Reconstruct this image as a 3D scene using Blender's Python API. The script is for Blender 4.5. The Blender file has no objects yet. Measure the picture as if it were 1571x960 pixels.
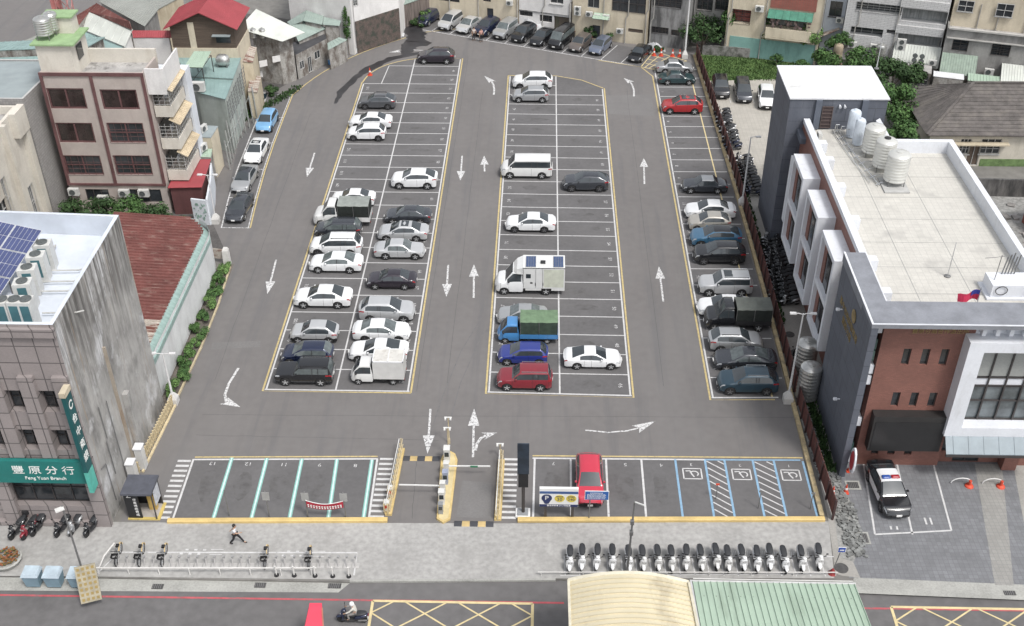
import bpy, bmesh, math, random
from mathutils import Vector, Matrix
random.seed(7)
rad = math.radians
SC = bpy.context.scene
# ---------------------------------------------------------------- camera
CW, CH, F = 785.5, 480.0, 1731.29
CR = Matrix(((0.99963846, -0.01176045, 0.02417932),
             (0.02650044, 0.5830097, -0.81203289),
             (-0.0045469, 0.81238007, 0.58311058)))
HC = 54.0
camd = bpy.data.cameras.new('camera'); cam = bpy.data.objects.new('camera', camd)
SC.collection.objects.link(cam); SC.camera = cam
cam.matrix_world = Matrix.Translation((0, 0, HC)) @ CR.to_4x4()
camd.sensor_width = 36; camd.lens = F / 1571 * 36; camd.clip_end = 3000; camd.clip_start = 0.5
# ---------------------------------------------------------------- light
EL, AZ = 58, 138            # sun height and compass direction it comes from (deg, from +Y clockwise)
w = bpy.data.worlds.new('World'); SC.world = w; w.use_nodes = True
nt = w.node_tree; nt.nodes.clear()
sky = nt.nodes.new('ShaderNodeTexSky'); sky.sky_type = 'NISHITA'; sky.sun_disc = False
sky.sun_elevation = rad(EL); sky.sun_rotation = rad(AZ); sky.air_density = 1.0; sky.dust_density = 3.0; sky.ozone_density = 1.0
hs = nt.nodes.new('ShaderNodeHueSaturation'); hs.inputs['Saturation'].default_value = 0.22
bg = nt.nodes.new('ShaderNodeBackground'); bg.inputs['Strength'].default_value = 0.135
wo = nt.nodes.new('ShaderNodeOutputWorld')
nt.links.new(sky.outputs[0], hs.inputs['Color']); nt.links.new(hs.outputs[0], bg.inputs['Color']); nt.links.new(bg.outputs[0], wo.inputs['Surface'])
sl = bpy.data.lights.new('sun', 'SUN'); sl.energy = 1.45; sl.angle = rad(11); sl.color = (1.0, 0.96, 0.91)
so = bpy.data.objects.new('sun', sl); SC.collection.objects.link(so)
sd = Vector((math.sin(rad(AZ)) * math.cos(rad(EL)), math.cos(rad(AZ)) * math.cos(rad(EL)), math.sin(rad(EL))))
so.rotation_euler = sd.to_track_quat('Z', 'Y').to_euler()
vs = SC.view_settings
vs.view_transform = 'Standard'; vs.look = 'None'; vs.exposure = 0.64; vs.gamma = 1; vs.use_curve_mapping = False

# ---------------------------------------------------------------- survey helpers: sight lines of the survey camera met with real planes
def ray(px, py): return CR @ Vector((px - CW, -(py - CH), -F))
def g(px, py, z=0.0):
    d = ray(px, py); t = (z - HC) / d.z; return (d.x * t, d.y * t)
def onplane(px, py, p0, p1):
    """(u, z) on the vertical plane through ground points p0 -> p1; u metres from p0"""
    d = ray(px, py); ex, ey = p1[0] - p0[0], p1[1] - p0[1]; L = math.hypot(ex, ey); ex /= L; ey /= L
    nx, ny = ey, -ex
    t = (p0[0] * nx + p0[1] * ny) / (d.x * nx + d.y * ny)
    X, Y, Z = d.x * t, d.y * t, HC + d.z * t
    return ((X - p0[0]) * ex + (Y - p0[1]) * ey, Z)
# ---------------------------------------------------------------- materials
def _n(nt, t, **k):
    n = nt.nodes.new(t)
    for a, b in k.items(): setattr(n, a, b)
    return n
def lk(nt, a, b): nt.links.new(a, b)
MC = {}
def mat(name, col, rough=0.7, metal=0.0, var=0.12, scale=1.5, bump=0.0, coat=0.0, stretch=(1, 1, 1), col2=None, thr=(0.35, 0.65), spec=0.5, island=0.0, world=True, fine=0.0):
    if name in MC: return MC[name]
    m = bpy.data.materials.new(name); m.use_nodes = True; nt = m.node_tree
    b = nt.nodes['Principled BSDF']
    b.inputs['Roughness'].default_value = rough; b.inputs['Metallic'].default_value = metal
    b.inputs['Coat Weight'].default_value = coat; b.inputs['Coat Roughness'].default_value = 0.08
    b.inputs['Specular IOR Level'].default_value = spec
    if world: src = _n(nt, 'ShaderNodeNewGeometry').outputs['Position']
    else: src = _n(nt, 'ShaderNodeTexCoord').outputs['Object']
    mp = _n(nt, 'ShaderNodeMapping'); mp.inputs['Scale'].default_value = stretch; lk(nt, src, mp.inputs['Vector'])
    nz = _n(nt, 'ShaderNodeTexNoise'); nz.inputs['Scale'].default_value = scale; nz.inputs['Detail'].default_value = 6; nz.inputs['Roughness'].default_value = 0.62
    lk(nt, mp.outputs[0], nz.inputs['Vector'])
    rp = _n(nt, 'ShaderNodeValToRGB'); e = rp.color_ramp.elements
    c = Vector(col[:3])
    c2 = Vector(col2) if col2 else c * (1 + var)
    c1 = c if col2 else c * (1 - var)
    e[0].position, e[1].position = thr
    e[0].color = (*c1, 1); e[1].color = (*c2, 1)
    lk(nt, nz.outputs['Fac'], rp.inputs['Fac'])
    out = rp.outputs['Color']
    if fine:
        n2 = _n(nt, 'ShaderNodeTexNoise'); n2.inputs['Scale'].default_value = scale * 14; n2.inputs['Detail'].default_value = 3
        lk(nt, mp.outputs[0], n2.inputs['Vector'])
        mr = _n(nt, 'ShaderNodeMapRange'); mr.inputs['From Min'].default_value = 0.3; mr.inputs['From Max'].default_value = 0.7
        mr.inputs['To Min'].default_value = 1 - fine; mr.inputs['To Max'].default_value = 1 + fine
        lk(nt, n2.outputs['Fac'], mr.inputs['Value'])
        mx = _n(nt, 'ShaderNodeVectorMath', operation='SCALE'); lk(nt, out, mx.inputs[0]); lk(nt, mr.outputs[0], mx.inputs['Scale'])
        out = mx.outputs[0]
    if island:
        gi = _n(nt, 'ShaderNodeNewGeometry'); mr = _n(nt, 'ShaderNodeMapRange')
        mr.inputs['To Min'].default_value = 1 - island; mr.inputs['To Max'].default_value = 1 + island
        lk(nt, gi.outputs['Random Per Island'], mr.inputs['Value'])
        mx = _n(nt, 'ShaderNodeVectorMath', operation='SCALE'); lk(nt, out, mx.inputs[0]); lk(nt, mr.outputs[0], mx.inputs['Scale'])
        out = mx.outputs[0]
    lk(nt, out, b.inputs['Base Color'])
    if bump:
        bp = _n(nt, 'ShaderNodeBump'); bp.inputs['Strength'].default_value = bump; bp.inputs['Distance'].default_value = 0.05
        lk(nt, nz.outputs['Fac'], bp.inputs['Height']); lk(nt, bp.outputs[0], b.inputs['Normal'])
    MC[name] = m; m['pb'] = 1
    return m
def add_layer(m, col, scale, stretch, thr, detail=6, world=True, zr=None):
    """a second patchy layer (dirt, rust, stains) mixed over the colour"""
    nt = m.node_tree; b = nt.nodes['Principled BSDF']; prev = b.inputs['Base Color'].links[0].from_socket
    src = _n(nt, 'ShaderNodeNewGeometry').outputs['Position'] if world else _n(nt, 'ShaderNodeTexCoord').outputs['Object']
    mp = _n(nt, 'ShaderNodeMapping'); mp.inputs['Scale'].default_value = stretch; lk(nt, src, mp.inputs['Vector'])
    nz = _n(nt, 'ShaderNodeTexNoise'); nz.inputs['Scale'].default_value = scale; nz.inputs['Detail'].default_value = detail; nz.inputs['Roughness'].default_value = 0.65
    lk(nt, mp.outputs[0], nz.inputs['Vector'])
    mr = _n(nt, 'ShaderNodeMapRange'); mr.inputs['From Min'].default_value, mr.inputs['From Max'].default_value = thr
    lk(nt, nz.outputs['Fac'], mr.inputs['Value'])
    fac = mr.outputs[0]
    if zr:
        sp = _n(nt, 'ShaderNodeSeparateXYZ'); lk(nt, src, sp.inputs[0]); m2 = _n(nt, 'ShaderNodeMapRange'); m2.inputs['From Min'].default_value, m2.inputs['From Max'].default_value = zr; lk(nt, sp.outputs[2], m2.inputs['Value'])
        mu = _n(nt, 'ShaderNodeMath', operation='MULTIPLY'); lk(nt, fac, mu.inputs[0]); lk(nt, m2.outputs[0], mu.inputs[1]); fac = mu.outputs[0]
    mx = _n(nt, 'ShaderNodeMix', data_type='RGBA'); lk(nt, fac, mx.inputs['Factor'])
    lk(nt, prev, mx.inputs[6]); mx.inputs[7].default_value = (*col, 1)
    lk(nt, mx.outputs[2], b.inputs['Base Color'])
    return m
def tilemat(name, col, joint, tw, th, jw=0.02, offset=0.0, rough=0.6, flat=False, var=0.1, shift=(0, 0), bump=0.3):
    """tiles / bricks: on walls the pattern runs along (x+y, z), on floors along (x, y)"""
    m = mat(name, col, rough=rough, var=var, scale=0.8, fine=0.06); nt = m.node_tree; b = nt.nodes['Principled BSDF']
    prev = b.inputs['Base Color'].links[0].from_socket
    ge = _n(nt, 'ShaderNodeNewGeometry'); sp = _n(nt, 'ShaderNodeSeparateXYZ'); lk(nt, ge.outputs['Position'], sp.inputs[0])
    cb = _n(nt, 'ShaderNodeCombineXYZ')
    if flat: lk(nt, sp.outputs[0], cb.inputs[0]); lk(nt, sp.outputs[1], cb.inputs[1])
    else:
        ad = _n(nt, 'ShaderNodeMath', operation='ADD'); lk(nt, sp.outputs[0], ad.inputs[0]); lk(nt, sp.outputs[1], ad.inputs[1])
        lk(nt, ad.outputs[0], cb.inputs[0]); lk(nt, sp.outputs[2], cb.inputs[1])
    mp = _n(nt, 'ShaderNodeMapping'); mp.inputs['Location'].default_value = (shift[0], shift[1], 0); lk(nt, cb.outputs[0], mp.inputs['Vector'])
    br = _n(nt, 'ShaderNodeTexBrick'); br.offset = offset; br.squash = 1
    br.inputs['Scale'].default_value = 1; br.inputs['Brick Width'].default_value = tw; br.inputs['Row Height'].default_value = th
    br.inputs['Mortar Size'].default_value = jw; br.inputs['Mortar Smooth'].default_value = 0.1
    br.inputs['Color1'].default_value = (1 - var, 1 - var, 1 - var, 1); br.inputs['Color2'].default_value = (1 + var, 1 + var, 1 + var, 1)
    lk(nt, mp.outputs[0], br.inputs['Vector'])
    mu = _n(nt, 'ShaderNodeVectorMath', operation='MULTIPLY'); lk(nt, prev, mu.inputs[0]); lk(nt, br.outputs['Color'], mu.inputs[1])
    mx = _n(nt, 'ShaderNodeMix', data_type='RGBA'); lk(nt, br.outputs['Fac'], mx.inputs['Factor'])
    lk(nt, mu.outputs[0], mx.inputs[6]); mx.inputs[7].default_value = (*joint, 1)
    lk(nt, mx.outputs[2], b.inputs['Base Color'])
    if bump:
        bp = _n(nt, 'ShaderNodeBump'); bp.invert = True; bp.inputs['Strength'].default_value = bump; bp.inputs['Distance'].default_value = 0.02
        lk(nt, br.outputs['Fac'], bp.inputs['Height']); lk(nt, bp.outputs[0], b.inputs['Normal'])
    return m
# ---------------------------------------------------------------- mesh builder
WL = {}
def wloc(o):
    return WL.get(o.name, Vector((0, 0, 0)))
class MB:
    def __init__(s): s.v = []; s.f = []; s.m = []
    def quad(s, *p, m=0):
        i = len(s.v); s.v += [tuple(q) for q in p]; s.f.append(tuple(range(i, i + len(p)))); s.m.append(m); return s
    def box(s, x0, x1, y0, y1, z0, z1, m=0):
        i = len(s.v)
        s.v += [(x0, y0, z0), (x1, y0, z0), (x1, y1, z0), (x0, y1, z0), (x0, y0, z1), (x1, y0, z1), (x1, y1, z1), (x0, y1, z1)]
        for f in ((3, 2, 1, 0), (4, 5, 6, 7), (0, 1, 5, 4), (1, 2, 6, 5), (2, 3, 7, 6), (3, 0, 4, 7)): s.f.append(tuple(i + k for k in f)); s.m.append(m)
        return s
    def obox(s, c, d, rz=0, m=0, tilt=None):
        """box centred at c, size d, turned by rz about z (or by matrix tilt)"""
        M = tilt if tilt else Matrix.Rotation(rz, 3, 'Z'); i = len(s.v); c = Vector(c)
        for dz in (-.5, .5):
            for dx, dy in ((-.5, -.5), (.5, -.5), (.5, .5), (-.5, .5)): s.v.append(tuple(c + M @ Vector((dx * d[0], dy * d[1], dz * d[2]))))
        for f in ((3, 2, 1, 0), (4, 5, 6, 7), (0, 1, 5, 4), (1, 2, 6, 5), (2, 3, 7, 6), (3, 0, 4, 7)): s.f.append(tuple(i + k for k in f)); s.m.append(m)
        return s
    def bar(s, p, q, w, h=None, m=0):
        """rectangular bar from p to q"""
        p, q = Vector(p), Vector(q); d = q - p; L = d.length
        if L < 1e-6: return s
        x = d / L; up = Vector((0, 0, 1)) if abs(x.z) < .95 else Vector((0, 1, 0)); y = up.cross(x).normalized(); z = x.cross(y)
        M = Matrix((x, y, z)).transposed()
        return s.obox((p + q) / 2, (L, w, h or w), m=m, tilt=M)
    def tube(s, p, q, r0, r1=None, n=8, m=0, cap=True):
        r1 = r0 if r1 is None else r1; p, q = Vector(p), Vector(q); x = (q - p).normalized()
        up = Vector((0, 0, 1)) if abs(x.z) < .95 else Vector((0, 1, 0)); a = up.cross(x).normalized(); b = x.cross(a); i = len(s.v)
        for c, r in ((p, r0), (q, r1)):
            for k in range(n): t = 2 * math.pi * k / n; s.v.append(tuple(c + (a * math.cos(t) + b * math.sin(t)) * r))
        for k in range(n): s.f.append((i + k, i + (k + 1) % n, i + n + (k + 1) % n, i + n + k)); s.m.append(m)
        if cap: s.f.append(tuple(i + k for k in reversed(range(n)))); s.f.append(tuple(i + n + k for k in range(n))); s.m += [m, m]
        return s
    def path(s, pts, r, n=6, m=0):
        for a, b in zip(pts, pts[1:]): s.tube(a, b, r, r, n, m)
        return s
    def rings(s, rings, m=0, cap=True, close=True):
        """skin a list of equal-length point rings"""
        i = len(s.v); n = len(rings[0])
        for r in rings: s.v += [tuple(p) for p in r]
        for a in range(len(rings) - 1):
            for k in range(n if close else n - 1):
                j = (k + 1) % n
                s.f.append((i + a * n + k, i + a * n + j, i + (a + 1) * n + j, i + (a + 1) * n + k)); s.m.append(m)
        if cap: s.f.append(tuple(i + k for k in reversed(range(n)))); s.f.append(tuple(i + (len(rings) - 1) * n + k for k in range(n))); s.m += [m, m]
        return s
    def lathe(s, c, prof, n=16, m=0, cap=True):
        s.rings([[(c[0] + r * math.cos(2 * math.pi * k / n), c[1] + r * math.sin(2 * math.pi * k / n), c[2] + z) for k in range(n)] for r, z in prof], m, cap); return s
    def ell(s, secs, n=8, m=0, cap=True, pw=1.0):
        """loft along x: secs = (x, y, z, ry, rz)"""
        R = []
        for (x, y, z, ry, rz) in secs:
            R.append([(x, y + ry * math.copysign(abs(math.cos(t)) ** pw, math.cos(t)), z + rz * math.copysign(abs(math.sin(t)) ** pw, math.sin(t))) for t in [2 * math.pi * k / n for k in range(n)]])
        return s.rings(R, m, cap)
    def prism(s, poly, z0, z1, m=0, top=True, bot=True, mtop=None):
        i = len(s.v); n = len(poly)
        s.v += [(p[0], p[1], z0) for p in poly] + [(p[0], p[1], z1) for p in poly]
        for k in range(n): s.f.append((i + k, i + (k + 1) % n, i + n + (k + 1) % n, i + n + k)); s.m.append(m)
        if top: s.f.append(tuple(i + n + k for k in range(n))); s.m.append(m if mtop is None else mtop)
        if bot: s.f.append(tuple(i + k for k in reversed(range(n)))); s.m.append(m)
        return s
    def sheet(s, poly, z, m=0): return s.quad(*[(p[0], p[1], z) for p in poly], m=m)
    def line(s, a, b, w, z=0.012, m=0):
        """painted stripe on the ground"""
        dx, dy = b[0] - a[0], b[1] - a[1]; L = math.hypot(dx, dy) or 1; nx, ny = -dy / L * w / 2, dx / L * w / 2
        return s.quad((a[0] - nx, a[1] - ny, z), (b[0] - nx, b[1] - ny, z), (b[0] + nx, b[1] + ny, z), (a[0] + nx, a[1] + ny, z), m=m)
    def poly(s, pts, w, z=0.012, m=0):
        """painted line through points, mitred"""
        n = len(pts); Lp = []; Rp = []
        for i, p in enumerate(pts):
            a = pts[max(i - 1, 0)]; b = pts[min(i + 1, n - 1)]; dx, dy = b[0] - a[0], b[1] - a[1]; L = math.hypot(dx, dy) or 1
            nx, ny = -dy / L * w / 2, dx / L * w / 2; Lp.append((p[0] + nx, p[1] + ny, z)); Rp.append((p[0] - nx, p[1] - ny, z))
        for i in range(n - 1): s.quad(Rp[i], Rp[i + 1], Lp[i + 1], Lp[i], m=m)
        return s
    def build(s, name, mats, parent=None, smooth=None, label=None):
        me = bpy.data.meshes.new(name)
        off = wloc(parent) if parent else Vector((0, 0, 0))
        me.from_pydata([(v[0] - off.x, v[1] - off.y, v[2] - off.z) for v in s.v], [], s.f)
        if not isinstance(mats, (list, tuple)): mats = [mats]
        for m in mats: me.materials.append(m)
        if len(mats) > 1: me.polygons.foreach_set('material_index', s.m)
        if smooth:
            me.polygons.foreach_set('use_smooth', [True] * len(me.polygons)); me.set_sharp_from_angle(angle=rad(smooth))
        me.update()
        o = bpy.data.objects.new(name, me); SC.collection.objects.link(o)
        if parent: o.parent = parent
        WL[o.name] = off.copy()
        if label: o['label'] = label
        return o
def thing(name, label, cat, loc=(0, 0, 0), rz=0, group=None):
    o = bpy.data.objects.new(name, None); SC.collection.objects.link(o); o.location = loc; o.rotation_euler = (0, 0, rz)
    o.empty_display_size = 0.3
    WL[o.name] = Vector(loc); o['label'] = label; o['category'] = cat
    if group: o['group'] = group
    return o
def tag(o, label, cat, group=None, kind=None):
    o['label'] = label; o['category'] = cat
    if group: o['group'] = group
    if kind: o['kind'] = kind
    return o
def struct(o): o['kind'] = 'structure'; return o
def kids(o): return [c for c in bpy.data.objects if c.parent == o]
def dup(o, parent=None, loc=None, rz=None, label=None, group=None, ch=None):
    """a copy of a thing with its parts and sub-parts"""
    c = o.copy(); SC.collection.objects.link(c)
    if parent: c.parent = parent
    if loc is not None: c.location = loc; WL[c.name] = Vector(loc)
    if rz is not None: c.rotation_euler = (0, 0, rz)
    if label: c['label'] = label
    if group: c['group'] = group
    for k in list(o.children): dup(k, c)
    return c
def text(txt, size, m, M, name='lettering', parent=None, extrude=0.0, font=None, align='CENTER', sx=1.0):
    """flat lettering as a mesh placed by matrix M (local xy plane)"""
    cu = bpy.data.curves.new(name, 'FONT'); cu.body = txt; cu.size = size; cu.extrude = extrude; cu.align_x = align; cu.align_y = 'CENTER'; cu.resolution_u = 2
    ob = bpy.data.objects.new(name, cu); SC.collection.objects.link(ob)
    dg = bpy.context.evaluated_depsgraph_get(); dg.update()
    me = bpy.data.meshes.new_from_object(ob.evaluated_get(dg)); bpy.data.objects.remove(ob); bpy.data.curves.remove(cu)
    off = wloc(parent) if parent else Vector((0, 0, 0))
    me.transform(Matrix.Translation(-off) @ M @ Matrix.Diagonal((sx, 1, 1, 1)))
    me.materials.clear(); me.materials.append(m); me.name = name
    o = bpy.data.objects.new(name, me); SC.collection.objects.link(o)
    if parent: o.parent = parent
    return o
# ================================================================ SETTING
M = {}
M['asphalt'] = mat('asphalt', (.155, .147, .144), rough=.92, var=.05, scale=.10, bump=.1, fine=.05)
add_layer(M['asphalt'], (.128, .125, .127), .9, (1, .05, 1), (.50, .72))
add_layer(M['asphalt'], (.185, .180, .178), .045, (1, .35, 1), (.5, .75))
M['bay'] = mat('bay_asphalt', (.118, .115, .117), rough=.93, var=.12, scale=.22, bump=.1, fine=.07)
add_layer(M['bay'], (.14, .136, .136), .16, (.5, 1, 1), (.5, .8))
M['road'] = mat('road_asphalt', (.125, .121, .122), rough=.92, var=.07, scale=.12, bump=.15, fine=.12)
add_layer(M['road'], (.155, .15, .15), .08, (.3, 1, 1), (.5, .75))
M['wet'] = mat('wet_asphalt', (.035, .034, .037), rough=.35, var=.2, scale=.6)
M['old_asphalt'] = mat('old_asphalt', (.085, .08, .078), rough=.95, var=.25, scale=.35, fine=.2)
M['walk'] = mat('sidewalk_concrete', (.335, .33, .32), rough=.9, var=.10, scale=.22, fine=.14, bump=.1)
add_layer(M['walk'], (.27, .265, .255), .5, (1, 1, 1), (.52, .75))
M['court'] = tilemat('court_pavers', (.175, .18, .19), (.13, .13, .14), .30, .30, .012, flat=True, var=.1)
M['court2'] = tilemat('court_light_pavers', (.27, .265, .25), (.2, .2, .2), .30, .30, .012, flat=True, var=.06)
M['drive'] = mat('driveway_concrete', (.30, .29, .27), rough=.9, var=.08, scale=.5, fine=.08)
M['backlot'] = tilemat('back_lot_pavers', (.40, .38, .34), (.32, .3, .27), .4, .4, .014, flat=True, var=.05)
M['gutter'] = mat('gutter_concrete', (.33, .33, .31), rough=.9, var=.15, scale=.6, fine=.12)
M['soil'] = mat('soil', (.13, .115, .10), rough=.97, var=.3, scale=.8, fine=.25)
M['ground'] = mat('ground', (.16, .155, .145), rough=.95, var=.25, scale=.08, fine=.15)
M['white_paint'] = mat('white_road_paint', (.54, .54, .54), rough=.8, var=.08, scale=3, fine=.05)
add_layer(M['white_paint'], (.34, .335, .335), 5.0, (1, 1, 1), (.56, .68))
M['worn_white'] = mat('worn_white_paint', (.60, .60, .60), rough=.8, var=.1, scale=3)
add_layer(M['worn_white'], (.18, .175, .178), 6.0, (1, 1, 1), (.49, .60))
M['yellow_paint'] = mat('yellow_road_paint', (.50, .40, .19), rough=.8, var=.12, scale=3)
add_layer(M['yellow_paint'], (.25, .22, .16), 5.0, (1, 1, 1), (.52, .7))
M['pale_yellow'] = mat('pale_yellow_paint', (.60, .50, .28), rough=.8, var=.1, scale=3)
M['teal_paint'] = mat('teal_road_paint', (.22, .43, .39), rough=.8, var=.1, scale=2)
M['lightteal'] = mat('light_teal_paint', (.55, .74, .71), rough=.8, var=.06, scale=2)
M['blue_paint'] = mat('blue_road_paint', (.22, .36, .50), rough=.8, var=.12, scale=3)
M['red_paint'] = mat('red_road_paint', (.42, .085, .10), rough=.85, var=.15, scale=2)
add_layer(M['red_paint'], (.22, .12, .125), 4.0, (.4, 1, 1), (.5, .68))
M['kerb_yellow'] = mat('kerb_yellow', (.58, .43, .18), rough=.7, var=.12, scale=1.2, fine=.06)
M['black'] = mat('black_rubber', (.018, .018, .02), rough=.75, var=.1)
M['iron'] = mat('cast_iron', (.07, .068, .068), rough=.7, var=.2, scale=4)
M['grass'] = mat('grass', (.055, .11, .03), rough=.95, var=.4, scale=1.2, col2=(.10, .16, .045), fine=.25)
M['gravel'] = mat('gravel', (.26, .26, .25), rough=.95, var=.3, scale=2.5, fine=.3)

def S(poly, z, m, name): return struct(MB().sheet(poly, z).build(name, M[m]))
S([(-900, -300), (900, -300), (900, 1500), (-900, 1500)], -.16, 'ground', 'ground')
struct(MB().prism([(-200, 46.6), (-11.6, 46.6), (1.0, 47.1), (200, 47.1), (200, 300), (-200, 300)], -.15, -.012, bot=False).build('pavement', M['ground']))
S([(-300, 20), (300, 20), (300, 47.3), (-300, 47.3)], -.15, 'road', 'road')
# car park asphalt
LOT = [(-24.9, 51.3), (-6.9, 51.55), (18.75, 52.35), (19.1, 80), (18.6, 104), (18.3, 130), (13.6, 130.2), (9.6, 136.5), (-14, 142), (-25, 137),
       (-26.6, 125), (-31, 116), (-33.0, 104), (-31.5, 93), (-30.2, 88.7), (-27.0, 82), (-26.6, 64), (-27.5, 56), (-27.2, 51.3)]
S(LOT, 0, 'asphalt', 'car_park_asphalt')
S([(-45, 44.9 + 1.5), (-27.3, 46.65), (-11.5, 46.75), (1.2, 47.15), (18.4, 47.55), (19.0, 52.34), (-1.0, 51.72), (-24, 51.28), (-45, 51.2)], .004, 'walk', 'sidewalk')
S([(-45, 45.35), (-12.1, 45.85), (-11.4, 46.72), (-45, 46.5)], -.142, 'gutter', 'gutter_apron')
struct(MB().prism([(-11.5, 46.6), (1.2, 47.0), (1.2, 47.16), (-11.5, 46.76)], -.14, .0).build('kerb_edge', M['gutter']))
# police forecourt
S([(19.3, 47.6), (40, 46.7), (40, 58.2), (20.9, 58.2), (20.2, 53)], .002, 'court', 'forecourt_pavers')
S([(28.1, 47.2), (29.25, 47.2), (32.0, 58.0), (30.15, 58.0)], .007, 'court2', 'forecourt_light_strip')
S([(32.9, 58.6), (31.2, 50.3), (33.5, 46.9), (60, 46), (60, 64), (33, 64)], .009, 'drive', 'driveway')
S([(19.2, 46.4), (40, 45.75), (40, 46.95), (19.6, 47.62)], .006, 'gutter', 'forecourt_kerb_strip')
S([(18.55, 47.9), (18.9, 47.75), (20.0, 47.6), (19.7, 50), (19.6, 55.5), (19.2, 57), (19.0, 52.4)], .006, 'drive', 'concrete_edge')
S([(19.2, 70), (19.3, 98), (40, 98), (40, 56.6), (20.5, 56.6), (20.4, 70)], .0, 'drive', 'side_alley')
S([(18.9, 96.5), (30.5, 94.0), (30.5, 122.5), (18.4, 121.5)], .006, 'backlot', 'back_lot_pavers')
S([(18.6, 121.3), (34, 122.5), (34, 127.5), (18.4, 129.5)], .009, 'grass', 'lawn')
S([(-75, 112), (-60, 112), (-48, 150), (-60, 200), (-120, 200), (-110, 112)], .0, 'asphalt', 'side_street')
S([(-75, 84), (-26.9, 84), (-30.1, 89), (-31.6, 93.5), (-33.1, 104), (-31.1, 116.0), (-26.7, 125), (-25, 137), (-40, 142), (-75, 110)], -.004, 'old_asphalt', 'old_asphalt_verge')
S([(37, 70), (60, 70), (60, 98), (37, 98)], -.004, 'gravel', 'rubble_yard')

# ---- bay asphalt and markings
X0, XC, X1 = -20.55, -15.2, -9.65
Y0, P = 64.95, 2.494
def arc(p0, p1, p2, n=10):
    return [((1-t)**2*p0[0]+2*t*(1-t)*p1[0]+t*t*p2[0], (1-t)**2*p0[1]+2*t*(1-t)*p1[1]+t*t*p2[1]) for t in [i/n for i in range(n+1)]]
y0k = lambda k: Y0 + P * k
LY = lambda k: 65.0 + 2.4975 * k
leftcurve = arc((X0, 120.2), (-20.0, 125.6), (-14.9, 127.1), 12)
S([(X0, Y0), (X1, Y0), (X1, 127.15)] + leftcurve[::-1], .004, 'bay', 'left_bay_block')
W_, YL, TW, LT, BL, RD, WW, PY = [MB() for _ in range(8)]
# left block
YL.poly([(X1 + .12, Y0 - .16), (X1 + .12, 127.3), (-14.9, 127.25)] , .14); YL.poly([(X1 + .12, Y0 - .16), (X0 - .12, Y0 - .16), (X0 - .12, 120.3)], .14)
YL.poly([(p[0] - .05, p[1] + .1) for p in leftcurve], .14)
W_.poly([(X1 - .12, Y0), (X1 - .12, 127.05)], .13); W_.line((X0, Y0 + .03), (X1, Y0 + .03), .13, .013); W_.line((X0 + .12, Y0 + .1), (X0 + .12, 119.9), .13)
W_.line((XC, Y0 + .1), (XC, 127.05), .12, .0135)
for k in range(1, 23): W_.line((X0 + .2, LY(k)), (XC - .06, LY(k)), .10)
for k in range(1, 25): W_.line((XC + .06, LY(k)), (X1 - .2, LY(k)), .10)
W_.line((-18.1, 125.0), (XC - .06, 125.0), .1); W_.line((-18.4, 119.98), (-18.1, 125.0), .1)
# middle block
A0, AC, A1 = -3.80, 1.6, 6.95
ms = lambda x: .03 * (x - A0)
midcurve = [(1.6, 122.3), (4.5, 121.2), (6.85, 119.0)]
S([(A0, 65.0), (A1, 64.8), (A1, 119.0), (4.5, 121.2), (1.6, 122.3), (A0, 122.3)], .004, 'bay', 'middle_bay_block')
MY = lambda k: 64.9 + 2.4955 * k
YL.poly([(A0 - .12, 122.45), (A0 - .12, 64.84), (A1 + .12, 64.6), (A1 + .12, 119.1)], .14)
YL.poly([(A0 - .12, 122.45), (1.6, 122.45), (4.55, 121.3), (6.95, 119.15)], .14)
W_.line((A0 + .1, 65.0), (A0 + .1, 122.25), .13); W_.line((A1 - .1, 64.8), (A1 - .1, 118.9), .13); W_.line((A0, 65.03), (A1, 64.83), .13, .013)
W_.line((AC, 65.0), (AC, 122.3), .12, .0135)
for k in range(1, 23): W_.line((A0 + .17, MY(k) + .02), (AC - .06, MY(k) - .06), .10)
for k in range(1, 22): W_.line((AC + .06, MY(k) - .06), (A1 - .17, MY(k) - .1), .10)
# right strip
B0, B1 = 12.85, 18.35
S([(B0, 64.6), (18.55, 64.7), (18.6, 126.9), (B0 + .3, 124.3)], .004, 'bay', 'right_bay_strip')
YL.poly([(17.5, 64.6), (B0 - .12, 64.45), (B0 - .05, 122.5), (11.6, 125.2), (6.7, 127.0)], .14)
W_.poly([(B0 + .1, 64.75), (B0 + .32, 124.2)], .13); W_.line((B0, 64.72), (17.8, 64.85), .13, .013)
PY.line((17.35, 64.9), (17.2, 120.5), .12, .0145)
for k in range(1, 25):
    y = 64.6 + 2.497 * k
    if y < 125: W_.line((B0 + .2, y), (18.45, y + .05), .10)
# yellow hatched corner
hp = [(11.65, 125.2), (13.5, 129.8), (17.2, 127.0), (13.3, 124.3)]
for a, b in zip(hp, hp[1:] + hp[:1]): PY.line(a, b, .12)
for t in (.25, .5, .75):
    f = lambda a, b, t: (a[0] + (b[0] - a[0]) * t, a[1] + (b[1] - a[1]) * t)
    PY.line(f(hp[0], hp[1], t), f(hp[3], hp[2], t), .1); PY.line(f(hp[0], hp[3], t), f(hp[1], hp[2], t), .1, .0135)
# back row
r0, r1 = Vector((-16.6, 136.9)), Vector((11.9, 125.1)); rd = (r1 - r0).normalized(); rn = Vector((.44, .90)).normalized()
S([(-17.0, 137.0), (11.9, 125.1), (13.6, 130.0), (-14.6, 141.5)], .004, 'bay', 'back_bay_row')
WW.poly([(-19.5, 137.9), (-16.6, 136.9), (11.9, 125.1)], .13); WW.line((-16.6, 136.9), (-14.4, 141.3), .1)
for i in range(1, 12):
    p = r0 + rd * (i * 2.52 + .3); q = p + rn * 5
    WW.line(p, q, .10)
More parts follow.
